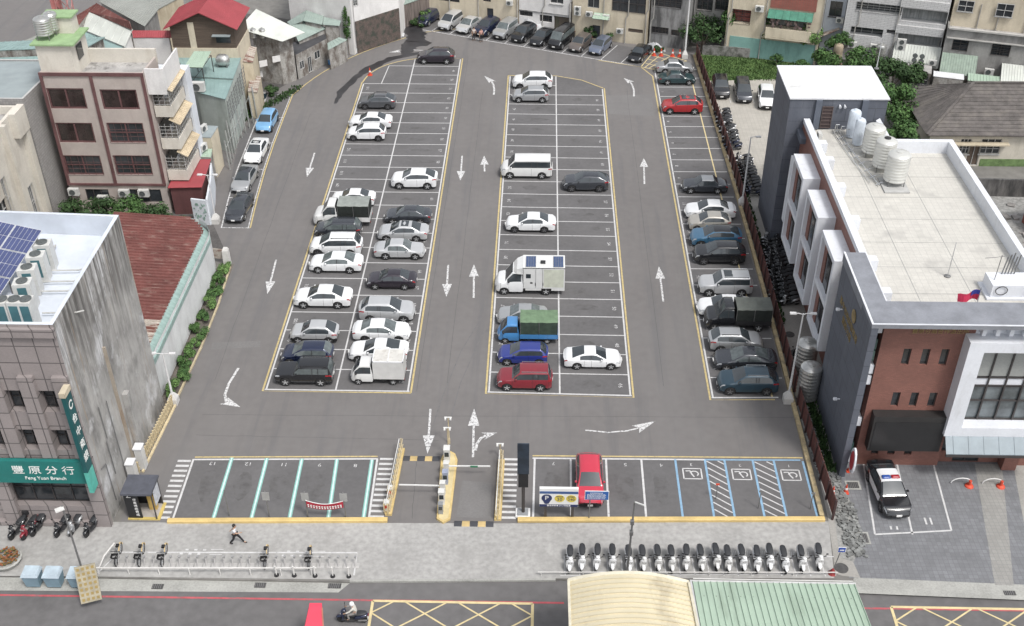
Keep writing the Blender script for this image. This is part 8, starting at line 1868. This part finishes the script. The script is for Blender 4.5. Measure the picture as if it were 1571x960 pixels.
# ================================================================ ROOFS ACROSS THE ROAD, RED SIGN
def q3(px, py, z): return Vector((*g(px, py, z), z))
t = thing('arched_roof', 'cream ribbed arched roof at the bottom edge, left of the pale green roof', 'roof', (4.6, 38, 0))
n = 26; x0_, x1_ = 1.8, 8.45; y1_, y0_ = 42.25, 33.0
zf = lambda u: 5.35 + .7*math.sin(math.pi*u)**.9
prof = [(lerp(x0_, x1_, i/n), zf(i/n)) for i in range(n + 1)]
rf = MB(); k = 22
for i in range(n):
    for j in range(k):
        ya, yb = lerp(y1_, y0_, j/k), lerp(y1_, y0_, (j + 1)/k); sl = lambda y: (y1_ - y)*.24; (xa, za), (xb_, zb_) = prof[i], prof[i+1]; d = .035; ym = lerp(ya, yb, .72)
        rf.quad((xa, ya, za + sl(ya)), (xa, ym, za + sl(ym)), (xb_, ym, zb_ + sl(ym)), (xb_, ya, zb_ + sl(ya))); rf.quad((xa, ym, za + sl(ym)), (xa, yb, za + sl(yb) + .07), (xb_, yb, zb_ + sl(yb) + .07), (xb_, ym, zb_ + sl(ym))); rf.quad((xa, yb, za + sl(yb) + .07), (xa, yb, za + sl(yb)), (xb_, yb, zb_ + sl(yb)), (xb_, yb, zb_ + sl(yb) + .07))
rf.build('roof_sheet', rm['cream'], t, smooth=25)
ed = MB()
for (xa, za), (xb_, zb_) in zip(prof, prof[1:]): ed.bar((xa, y1_ + .08, za - .02), (xb_, y1_ + .08, zb_ - .02), .22, .16)
for x in (x0_, x1_): ed.bar((x, y1_, 5.35), (x, y0_, 5.35 + (y1_ - y0_)*.24), .14, .3)
ed.build('roof_edge', mat('cream_trim', (.64, .60, .48), rough=.5), t)
MB().prism([(x0_ + .1, y0_), (x1_ - .1, y0_), (x1_ - .1, y1_ - .2), (x0_ + .1, y1_ - .2)], -.15, 5.0).build('walls', wm['cream'], t)
t = thing('green_roof', 'pale green corrugated roof at the bottom edge right of the cream arched roof', 'roof', (12, 38, 0))
mb = MB(); c = [V_((8.65, 33.0, 7.1)), V_((17.6, 33.0, 7.1)), V_((17.6, 42.35, 5.35)), V_((8.65, 42.35, 5.35))]
ribbed(mb, c, 26, .07, .06, .05); mb.build('roof_sheet', rm['palegreen'], t)
sc2 = MB()
for i in range(27):
    for j in (1, 3.6, 6.2): p = c[3].lerp(c[2], (i + .5)/27).lerp(c[0].lerp(c[1], (i + .5)/27), j/8) + V_((0, 0, .06)); sc2.obox(p, (.05, .05, .02)) if i % 2 else None
sc2.build('roof_screws', mat('screw_grey', (.20, .24, .20), rough=.6), t)
mb = MB(); mb.bar((8.6, 42.42, 5.35), (17.65, 42.42, 5.35), .12, .14); mb.bar((8.56, 42.4, 5.4), (8.56, 33.0, 7.15), .1, .2); mb.build('gutter', mat('white_gutter', (.5, .5, .5), rough=.5), t)
mb = MB()
mb.bar((8.7, 42.5, 5.5), (17.5, 42.5, 5.5), .04); mb.build('edge_rail', RAILW, t)
MB().prism([(8.8, 33.0), (17.4, 33.0), (17.4, 42.0), (8.8, 42.0)], -.15, 5.2).build('walls', wm['white'], t)
t = thing('kerb_rail', 'thin white rail along the kerb below the front scooters', 'railing', (0, 47, 0)); MB().bar((.1, 47.35, .3), (18.6, 47.75, .3), .05).build('rail', RAILW, t)
for i in range(8): x = .3 + i*2.6; MB().bar((x, 47.36 + .0216*x, 0), (x, 47.36 + .0216*x, .3), .05).build('post', RAILW, t)
t = thing('red_sign_tower', 'bright red upright sign cut by the bottom edge left of the scooter rider', 'sign', (-12.6, 41.5, 0)); RS = mat('bright_red_sign', (.60, .04, .08), rough=.5, var=.06)
c = [q3(474, 932, 3.4), q3(493, 932, 3.4), q3(498, 1010, 1.6), q3(457, 1010, 1.6)]; d = V_((0, .25, .1))
MB().rings([c, [p + d for p in c]]).build('sign_face', RS, t); MB().bar(c[1] + V_((.04, 0, 0)), c[2] + V_((.04, 0, 0)), .07).build('frame', mat('orange_frame', (.35, .12, .08), rough=.6), t)
MB().box(c[1].x - .5, c[1].x - .3, c[1].y + .3, c[1].y + .5, -.15, 3.2).build('post', MSTEEL, t)
# ================================================================ PEOPLE
def sk(verts, edges, name, m, parent=None, sub=2, root=0):
    """continuous skinned surface: verts = (x, y, z, r)"""
    me = bpy.data.meshes.new(name); me.from_pydata([v[:3] for v in verts], edges, []); o = bpy.data.objects.new(name, me); SC.collection.objects.link(o)
    md = o.modifiers.new('s', 'SKIN'); md.use_smooth_shade = True; sv = me.skin_vertices[0].data
    for i, v in enumerate(verts): r_ = v[3]; sv[i].radius = (r_, r_) if not isinstance(r_, tuple) else r_; sv[i].use_root = (i == root)
    o.modifiers.new('u', 'SUBSURF').levels = sub; o.modifiers['u'].render_levels = sub
    dg = bpy.context.evaluated_depsgraph_get(); dg.update(); me2 = bpy.data.meshes.new_from_object(o.evaluated_get(dg)); bpy.data.objects.remove(o)
    me2.materials.clear(); me2.materials.append(m); me2.polygons.foreach_set('use_smooth', [True]*len(me2.polygons)); o = bpy.data.objects.new(name, me2); SC.collection.objects.link(o)
    if parent: o.parent = parent
    return o
SKIN = mat('skin', (.42, .26, .18), rough=.6, var=.05, world=False); HAIR = mat('black_hair', (.012, .011, .012), rough=.6, world=False)
def person(label, loc, rz, J, shirt, trousers, sleeves=True, hair=HAIR, helmet=None, s=1.0):
    """J: joints. body = one skinned figure; clothing and hair are its children"""
    t = thing('person', label, 'person')
    P = J; V = []; E = []
    def v(k, r_): V.append((*P[k], r_)); return len(V) - 1
    pel = v('pelvis', .13); sp = v('spine', .125); ch = v('chest', (.155, .12)); nk = v('neck', .055); hd0 = v('jaw', .07); hd = v('head', .098); cr = v('crown', .085)
    E += [(pel, sp), (sp, ch), (ch, nk), (nk, hd0), (hd0, hd), (hd, cr)]
    for q in 'lr':
        sh = v(q + 'sh', .062); el = v(q + 'el', .042); wr_ = v(q + 'wr', .028); pa = v(q + 'ha', .038); E += [(ch, sh), (sh, el), (el, wr_), (wr_, pa)]
        hx, hy, hz = Vector(P[q + 'ha']) - Vector(P[q + 'wr']); dv = Vector((hx, hy, hz)).normalized(); sd_ = dv.cross(Vector((0, 1, .3))).normalized()
        for f in range(4): b = Vector(P[q + 'ha']) + sd_ * (.022*(f - 1.5)); V.append((*(b + dv*.05), .010)); V.append((*(b + dv*(.085 + .01*(f in (1, 2)))), .008)); E += [(pa, len(V) - 2), (len(V) - 2, len(V) - 1)]
        V.append((*(Vector(P[q + 'ha']) + sd_*.05 + dv*.02), .010)); E.append((pa, len(V) - 1))
        hp = v(q + 'hip', .092); kn = v(q + 'kn', .062); an = v(q + 'an', .040); to = v(q + 'to', .036); E += [(pel, hp), (hp, kn), (kn, an), (an, to)]
    sk(V, E, 'body', SKIN, t)
    # face
    H_ = Vector(P['head']); fw = Vector(P['face']).normalized(); sd_ = fw.cross(Vector((0, 0, 1))).normalized()
    n_ = MB(); c_ = H_ + fw*.10 + Vector((0, 0, -.01)); n_.obox(c_, (.025, .03, .045)); n_.build('nose', SKIN).parent = t
    for q in (-1, 1):
        e_ = MB(); e_.obox(H_ + fw*.094 + sd_*q*.035 + Vector((0, 0, .02)), (.022, .022, .014)); e_.build('eye', TRIM).parent = t
        e_ = MB(); e_.obox(H_ + sd_*q*.10, (.03, .03, .05)); e_.build('ear', SKIN).parent = t
    e_ = MB(); e_.obox(H_ + fw*.088 + Vector((0, 0, -.05)), (.04, .02, .012)); e_.build('mouth', mat('lips', (.30, .10, .09), world=False)).parent = t
    def chain(keys, rs, nm, m_): sk([(*P[k], r_) for k, r_ in zip(keys, rs)], [(i, i + 1) for i in range(len(keys) - 1)], nm, m_, t)
    # shirt: torso with short sleeves
    vs_ = [(*P['pelvis'], .142), (*P['spine'], .140), (*P['chest'], (.172, .135)), (*(Vector(P['neck'])*.8 + Vector(P['chest'])*.2), .07)]; es = [(0, 1), (1, 2), (2, 3)]
    for q in 'lr':
        k = len(vs_); vs_.append((*P[q + 'sh'], .075)); e2 = Vector(P[q + 'sh']).lerp(Vector(P[q + 'el']), 1.0 if sleeves else .65); vs_.append((*e2, .055)); es += [(2, k), (k, k + 1)]
        if sleeves == 2: vs_.append((*P[q + 'wr'], .042)); es.append((k + 1, k + 2))
    sk(vs_, es, 'shirt', shirt, t)
    vs_ = [(*P['pelvis'], .148)]; es = []
    for q in 'lr':
        k = len(vs_); vs_ += [(*P[q + 'hip'], .105), (*P[q + 'kn'], .075), (*P[q + 'an'], .058)]; es += [(0, k), (k, k + 1), (k + 1, k + 2)]
    sk(vs_, es, 'trousers', trousers, t)
    for q in 'lr':
        a, b = Vector(P[q + 'an']), Vector(P[q + 'to']); d = (b - a); d.z = 0; d = d.normalized()
        sk([(*(a + Vector((0, 0, -.03))), .05), (*(a + d*.10 + Vector((0, 0, -.05))), .045), (*(a + d*.2 + Vector((0, 0, -.055))), .035)], [(0, 1), (1, 2)], 'shoe', TRIM, t)
    hh = Vector(P['head'])
    if helmet:
        mb = MB(); R = []
        for z, r_ in ((-.06, .135), (0, .148), (.06, .142), (.11, .115), (.145, .06), (.155, .001)): R.append([(hh.x - fw.x*.015 + r_*math.cos(2*math.pi*k/14), hh.y - fw.y*.015 + r_*math.sin(2*math.pi*k/14), hh.z + .02 + z) for k in range(14)])
        mb.rings(R); o = mb.build('helmet', helmet, smooth=60); o.parent = t
    b_ = hh - fw*.02 + Vector((0, 0, .035)); mb = MB(); R = []
    for z, r_ in ((-.09, .085), (-.04, .105), (.02, .112), (.07, .095), (.10, .05), (.105, .001)): R.append([(b_.x - fw.x*.025 + r_*math.cos(2*math.pi*k/14), b_.y - fw.y*.025 + r_*math.sin(2*math.pi*k/14), b_.z + z) for k in range(14)])
    mb.rings(R); o = mb.build('hair', hair, smooth=60); o.parent = t
    t.location = loc; t.rotation_euler = (0, 0, rz); t.scale = (s, s, s); return t
# walker striding to the right (+x), arms swinging
wk = dict(pelvis=(0, 0, .93), spine=(.02, 0, 1.08), chest=(.05, 0, 1.32), neck=(.07, 0, 1.46), jaw=(.10, 0, 1.53), head=(.10, 0, 1.60), crown=(.09, 0, 1.66), face=(1, -.2, 0),
    lsh=(.05, .17, 1.38), lel=(-.10, .26, 1.14), lwr=(-.26, .25, .98), lha=(-.31, .24, .93), rsh=(.05, -.17, 1.38), rel=(.20, -.24, 1.17), rwr=(.40, -.16, 1.16), rha=(.47, -.14, 1.17),
    lhip=(.02, .09, .88), lkn=(.26, .09, .52), lan=(.48, .09, .10), lto=(.62, .09, .07), rhip=(-.02, -.09, .88), rkn=(-.10, -.09, .50), ran=(-.38, -.09, .16), rto=(-.27, -.09, .06))
x, y = g(363, 834); person('person in a white short-sleeved shirt and black trousers striding along the empty pavement', (x, y, .01), 0, wk, mat('white_shirt', (.62, .63, .66), rough=.8, world=False), mat('black_trousers', (.015, .015, .018), rough=.8, world=False), sleeves=False)
# rider on the scooter, moving left
x, y = g(541, 956, -.14)
scooter(PT['navy'], 'dark scooter being ridden on the road beside the yellow box marking', (x, y + .1, -.139), rad(-90), name='moving_scooter', s=1.05)
rd_ = dict(pelvis=(.22, 0, .92), spine=(.20, 0, 1.06), chest=(.13, 0, 1.28), neck=(.09, 0, 1.42), jaw=(.06, 0, 1.48), head=(.05, 0, 1.56), crown=(.06, 0, 1.62), face=(-1, 0, 0),
    lsh=(.12, .17, 1.34), lel=(-.10, .24, 1.14), lwr=(-.30, .26, 1.06), lha=(-.37, .27, 1.04), rsh=(.12, -.17, 1.34), rel=(-.10, -.24, 1.14), rwr=(-.30, -.26, 1.06), rha=(-.37, -.27, 1.04),
    lhip=(.18, .10, .88), lkn=(-.22, .15, .78), lan=(-.16, .15, .40), lto=(-.30, .15, .36), rhip=(.18, -.10, .88), rkn=(-.22, -.15, .78), ran=(-.16, -.15, .40), rto=(-.30, -.15, .36))
person('person in a white top and white helmet riding the scooter on the road', (x, y + .1, -.139), 0, rd_, mat('offwhite_top', (.55, .54, .50), rough=.8, world=False), mat('grey_shorts', (.25, .24, .23), rough=.8, world=False), sleeves=2, helmet=PT['white'], s=1.02)
# two people by the dark blue car at the back
st_ = dict(pelvis=(0, 0, .93), spine=(0, 0, 1.08), chest=(.02, -.02, 1.32), neck=(.03, -.03, 1.46), jaw=(.04, -.05, 1.52), head=(.04, -.05, 1.60), crown=(.04, -.04, 1.66), face=(.3, -1, 0),
    lsh=(.19, 0, 1.38), lel=(.26, -.08, 1.12), lwr=(.20, -.28, 1.02), lha=(.17, -.34, 1.01), rsh=(-.15, 0, 1.38), rel=(-.24, -.02, 1.12), rwr=(-.22, -.10, .88), rha=(-.22, -.12, .81),
    lhip=(.09, 0, .88), lkn=(.11, -.03, .48), lan=(.12, .02, .08), lto=(.13, -.12, .05), rhip=(-.09, 0, .88), rkn=(-.11, -.02, .48), ran=(-.12, .02, .08), rto=(-.13, -.12, .05))
for px, py, lb, c_ in ((727, 62, 'left person in a pale top standing in front of the dark blue car', (.50, .44, .40)), (738, 64, 'right person in a salmon top standing in front of the dark blue car', (.50, .28, .24))):
    x, y = g(px, py); person(lb, (x, y, .01), rad(20), st_, mat('top_' + str(px), c_, rough=.8, world=False), mat('dark_trousers', (.02, .02, .025), rough=.8, world=False), sleeves=False)
# ================================================================ VEGETATION
def leafmat(name, c1, c2): return mat(name, c1, rough=.75, col2=c2, scale=1.1, island=.45, spec=.3)
LF = [leafmat('leaves_dark', (.026, .055, .02), (.05, .095, .032)), leafmat('leaves_mid', (.04, .09, .027), (.08, .15, .045)), leafmat('leaves_light', (.08, .15, .045), (.13, .22, .07))]
BARK = mat('bark', (.12, .095, .075), rough=.9, var=.2, scale=4)
def foliage(c, rx_, ry_, rz_, n, leaf, seed, clumps=9, mb=None):
    rnd = random.Random(seed); mb = mb or MB(); cs = []
    for i in range(clumps):
        a, b = rnd.uniform(0, 6.28), rnd.uniform(-.7, 1); r_ = rnd.uniform(.35, .8); cs.append((c[0] + rx_*r_*math.cos(a)*math.sqrt(1 - b*b*.7), c[1] + ry_*r_*math.sin(a)*math.sqrt(1 - b*b*.7), c[2] + rz_*b*.75, rnd.uniform(.28, .52)))
    for i in range(n):
        q = cs[i % clumps]
        while True:
            d = Vector((rnd.uniform(-1, 1), rnd.uniform(-1, 1), rnd.uniform(-1, 1)))
            if .25 < d.length < 1: break
        d = d * (.75 + .25*d.length); p = Vector(q[:3]) + Vector((d.x*rx_, d.y*ry_, d.z*rz_)) * q[3]
        if p.z < .03: p.z = .05 + rnd.random()*.2
        s_ = leaf * rnd.uniform(.6, 1.3); nn = (d + Vector((0, 0, .6)) + Vector((rnd.uniform(-.6, .6), rnd.uniform(-.6, .6), rnd.uniform(-.5, .5)))).normalized(); u = nn.orthogonal().normalized(); v_ = nn.cross(u); a = rnd.uniform(0, 3); u, v_ = u*math.cos(a) + v_*math.sin(a), v_*math.cos(a) - u*math.sin(a)
        mb.quad(p - u*s_, p - v_*s_*.55, p + u*s_, p + v_*s_*.55 + nn*s_*.15)
    return mb
def tree(x, y, h, r_, label, kind=1, n=2200, leaf=.16, seed=1, z0=0, group='trees behind the car park', trunk_h=None, name='tree', cat='tree'):
    t = thing(name, label, cat, (x, y, z0), group=group); th_ = trunk_h or h*.35; rnd = random.Random(seed)
    tr_ = MB(); tr_.tube((x, y, z0), (x + .1, y, z0 + th_), .05 + h*.016, .04 + h*.01, 7); top_ = Vector((x + .1, y, z0 + th_))
    for i in range(5): a = i*1.26 + rnd.random(); tr_.tube(tuple(top_), (x + r_*.55*math.cos(a), y + r_*.55*math.sin(a), z0 + th_ + (h - th_)*rnd.uniform(.35, .7)), .03 + h*.006, .015, 5)
    tr_.tube(tuple(top_), (x, y, z0 + h*.9), .03 + h*.007, .015, 5); tr_.build('trunk', BARK, t)
    foliage((x, y, z0 + th_ + (h - th_)*.5), r_, r_, (h - th_)*.55, n, leaf, seed, 11).build('crown', LF[kind], t); return t
def shrub(x, y, r_, h, label, kind=1, n=500, leaf=.09, seed=1, z0=0, group='shrubs', ry_=None):
    t = thing('shrub', label, 'shrub', (x, y, z0), group=group); foliage((x, y, z0 + h*.45), r_, ry_ or r_, h*.5, n, leaf, seed, 6).build('foliage', LF[kind], t)
    MB().tube((x, y, z0), (x, y, z0 + h*.6), .03, .02, 5).build('stem', BARK, t); return t
sites = [(1118, 78, 5.0, 1.7, 1, 'light slender tree in front of the cream building with the red shutter'), (1168, 84, 4.6, 1.7, 1, 'young tree before the green base wall'), (1235, 96, 4.6, 1.5, 2, 'bright green small tree left of the ruined shed'), (1283, 105, 4.5, 1.6, 1, 'small tree right of the fallen timbers'),
    (1075, 78, 4.2, 2.6, 0, 'dark bushy tree beside the far right lamp post'), (1095, 66, 3.6, 2.0, 0, 'dark tree in the recess behind the far right lamp post')]
for i, (px, py, h, r_, k, lb) in enumerate(sites): x, y = g(px, py); tree(x, y, h, r_, lb, k, 1500, .17, 30 + i, trunk_h=h*(.42 if i < 4 else .15))
for i, (x, y, h, r_, k, lb) in enumerate(((35.5, 119.5, 4.6, 2.2, 1, 'leafy tree behind the white tower roof, left of the round bright tree'), (38.6, 117.0, 4.4, 2.3, 0, 'dark dense tree between the tower roof and the white lean-to'), (41.0, 119.0, 3.4, 1.8, 0, 'dark bushy growth under the exhaust fans'), (32.0, 121.5, 4.0, 1.8, 1, 'leafy tree just beyond the left edge of the tower roof'),
    (36.6, 107.5, 5.4, 2.5, 1, 'round bright green tree beside the tiled roof'), (35.8, 102.0, 4.2, 2.0, 1, 'lower green tree next to the yard railing of the police station'))): tree(x, y, h, r_, lb, k, 2600 if i < 4 else 3600, .18, 50 + i, trunk_h=h*.3)
tree(46.0, 79.5, 2.8, 1.7, 'round bush at the right edge above the roof parapet', 1, 1400, .14, 71, trunk_h=.4)
tree(-42.5, 88.0, 2.6, 1.6, 'dark tree at the foot of the apartment block, left one', 0, 1500, .15, 81, group='trees at the apartment block', trunk_h=.5)
tree(-40.0, 87.6, 3.0, 1.9, 'dark tree at the foot of the apartment block, second from left', 0, 1900, .15, 82, group='trees at the apartment block', trunk_h=.5); tree(-37.4, 87.6, 3.2, 2.0, 'tree with lighter leaves at the foot of the apartment block', 1, 2000, .15, 83, group='trees at the apartment block', trunk_h=.5)
tree(-34.8, 87.3, 3.0, 1.8, 'dark tree between the apartment block and the painted wall', 0, 1900, .15, 84, group='trees at the apartment block', trunk_h=.5); tree(-32.6, 86.6, 1.9, 1.2, 'low dark bush at the painted wall', 0, 1100, .13, 85, group='trees at the apartment block', trunk_h=.3)
pos = ['nearest the white post', 'second from the white post', 'third from the white post', 'fourth from the white post', 'fifth from the white post', 'in the middle of the strip', 'just past the middle of the strip', 'third from the lamp post', 'second from the lamp post', 'nearest the lamp post']
for i in range(10):
    t_ = i/9; y = lerp(80.8, 64.2, t_); shrub(lerp(-27.35, -27.2, t_) , y, .62 + .12*(i % 3), .8 + .25*(i % 2), 'green clump by the white hall wall, ' + pos[i], 1 + (i % 3 == 0), 1900, .075, 100 + i, group='green clumps along the hall wall', ry_=1.15)
lawn = foliage((0, 0, 0), 1, 1, 1, 1, .1, 1); lawn = MB(); rnd = random.Random(8)
for i in range(9000):
    x, y = rnd.uniform(18.6, 33.5), rnd.uniform(121.5, 128.5); h = rnd.uniform(.04, .16) * (2.5 if rnd.random() < .15 else 1); a = rnd.uniform(0, 6.28); dx, dy = .08*math.cos(a), .08*math.sin(a)
    lawn.quad((x - dx, y - dy, 0), (x + dx, y + dy, 0), (x + dy*.6, y - dx*.6, h))
tag(lawn.build('long_grass', leafmat('grass_blades', (.045, .085, .025), (.085, .14, .045))), 'rough long grass behind the cars of the back lot', 'grass', kind='stuff')
weeds = MB()
for i in range(2600):
    sec = rnd.random()
    if sec < .35: x, y = rnd.gauss(20.05, .18), rnd.uniform(56.8, 64.3)
    elif sec < .7: x, y = rnd.uniform(19.25, 19.9), rnd.uniform(74, 101)
    else: t_ = rnd.random(); x, y = lerp(-33.0, -27.5, t_) + rnd.uniform(-.6, .3), lerp(108.5, 118.5, t_) + rnd.uniform(-.8, .8)
    h = rnd.uniform(.12, .5); a = rnd.uniform(0, 6.28); s_ = .10; dx, dy = s_*math.cos(a), s_*math.sin(a); weeds.quad((x - dx, y - dy, h*.3), (x, y, h*.1), (x + dx, y + dy, h*.6), (x + dy*.4, y - dx*.4, h))
tag(weeds.build('weeds', LF[0]), 'low weeds and ground plants along the fence and the lane edges', 'weeds', kind='stuff')
for i, (x, y, r_, h, k, lb) in enumerate(((-32.6, 111.0, 1.1, 1.6, 0, 'dark bush at the left end of the planted bank by the lane'), (-31.4, 114.0, 1.1, 1.7, 1, 'bush in the middle of the planted bank by the lane'), (-30.2, 116.6, 1.0, 1.4, 0, 'bush at the right end of the planted bank by the lane'),
    (-21.6, 130.7, .8, 1.3, 0, 'dark bush beside the pale blue door'), (-15.8, 137.2, 1.1, 1.6, 0, 'dark bush left of the end of the back row'), (-14.9, 138.4, .9, 2.0, 2, 'pale yellowish potted plants before the brown sheds'), (5.8, 133.6, .9, 1.8, 0, 'dark plant right of the narrow dark door'), (3.4, 134.2, .8, 1.6, 0, 'dark plant left of the narrow dark door'), (8.2, 132.6, 1.0, 1.1, 0, 'low dry bush at the foot of the cream wall'),
    (14.2, 129.9, .8, 1.0, 0, 'small plant beside the orange cones'), (27.5, 125.6, 1.0, 1.4, 1, 'bush before the low mossy wall, left'), (30.6, 125.0, 1.2, 1.3, 1, 'bush before the low mossy wall, right'))): shrub(x, y, r_, h, lb, k, 800, .12, 200 + i)
# creeper on the off-white wall
foliage((0, 0, 0), 1, 1, 1, 1, .1, 3); mb = foliage((-23.3, 128.3, 3.6), .5, .25, 2.2, 700, .13, 5, 9); t = thing('creeper', 'green creeper climbing the corner of the off-white apartment wall', 'creeper', (-23.3, 128.3, 0)); mb.build('foliage', LF[1], t); MB().tube((-23.3, 128.3, 0), (-23.4, 128.4, 4.5), .05, .03, 5).build('stem', BARK, t)
# white tarpaulin heaps
def heap(x, y, sx, sy, h, label, seed):
    rnd = random.Random(seed); n = 9; mb = MB(); G = [[(x + sx*(i/n - .5), y + sy*(j/n - .5) - .3*sx*(i/n - .5), max(.02, h*math.sin(math.pi*i/n)*math.sin(math.pi*j/n)*rnd.uniform(.5, 1.2))) for j in range(n + 1)] for i in range(n + 1)]
    for i in range(n):
        for j in range(n): mb.quad(G[i][j], G[i+1][j], G[i+1][j+1], G[i][j+1])
    tag(mb.build('tarpaulin', mat('white_tarp', (.52, .53, .54), rough=.5, var=.1, scale=3), smooth=60), label, 'tarpaulin')
heap(-1.6, 135.8, 4.6, 1.6, 1.7, 'white tarpaulin heap behind the black cars of the back row', 1); heap(13.6, 130.6, 2.6, 1.0, .8, 'pale plastic sheets heaped beside the orange cones', 2); heap(-18.3, 134.9, 2.0, 1.2, .35, 'pale flat debris beside the tall lamp post', 3)
# low white post and small items at the verge end
t = thing('gate_post', 'white stone gate post with a rusty gate leaf at the end of the planting strip', 'gate post', (-27.3, 82, 0)); MB().rings([[(-27.3 + a*k, 82.0 + b*k, z) for a, b in ((-1, -1), (1, -1), (1, 1), (-1, 1))] for k, z in ((.28, 0), (.25, 1.5), (.16, 1.7))]).build('post', CBW, t); MB().bar((-27.5, 82.2, .9), (-28.6, 82.4, .9), .06, 1.0).build('gate_leaf', rm['rustyw'], t)
# debris, pots and boxes at the lane edge
for i, (px, py, m_, lb) in enumerate(((390, 128, 'white', 'white sink leaning at the lane edge'), (405, 150, 'teal', 'blue barrel by the shack'), (415, 120, 'white', 'white box beside the blue barrel'), (508, 98, 'truckblue', 'blue door panel leaning by the porch'), (545, 80, 'white', 'white bucket by the brick wall'), (566, 72, 'pearl', 'round white tub beside the pale blue door'))):
    x, y = g(px, py); t = thing('yard_item', lb, 'box'); MB().rings([[(x + a*.3*k, y + b*.25*k, z) for a, b in ((-1, -1), (1, -1), (1, 1), (-1, 1))] for k, z in ((.9, 0), (1, .55), (1.05, .6))]).build('body', PT[m_], t); MB().box(x - .3, x + .3, y - .25, y + .25, .601, .66).build('rim', PT['silver'], t)
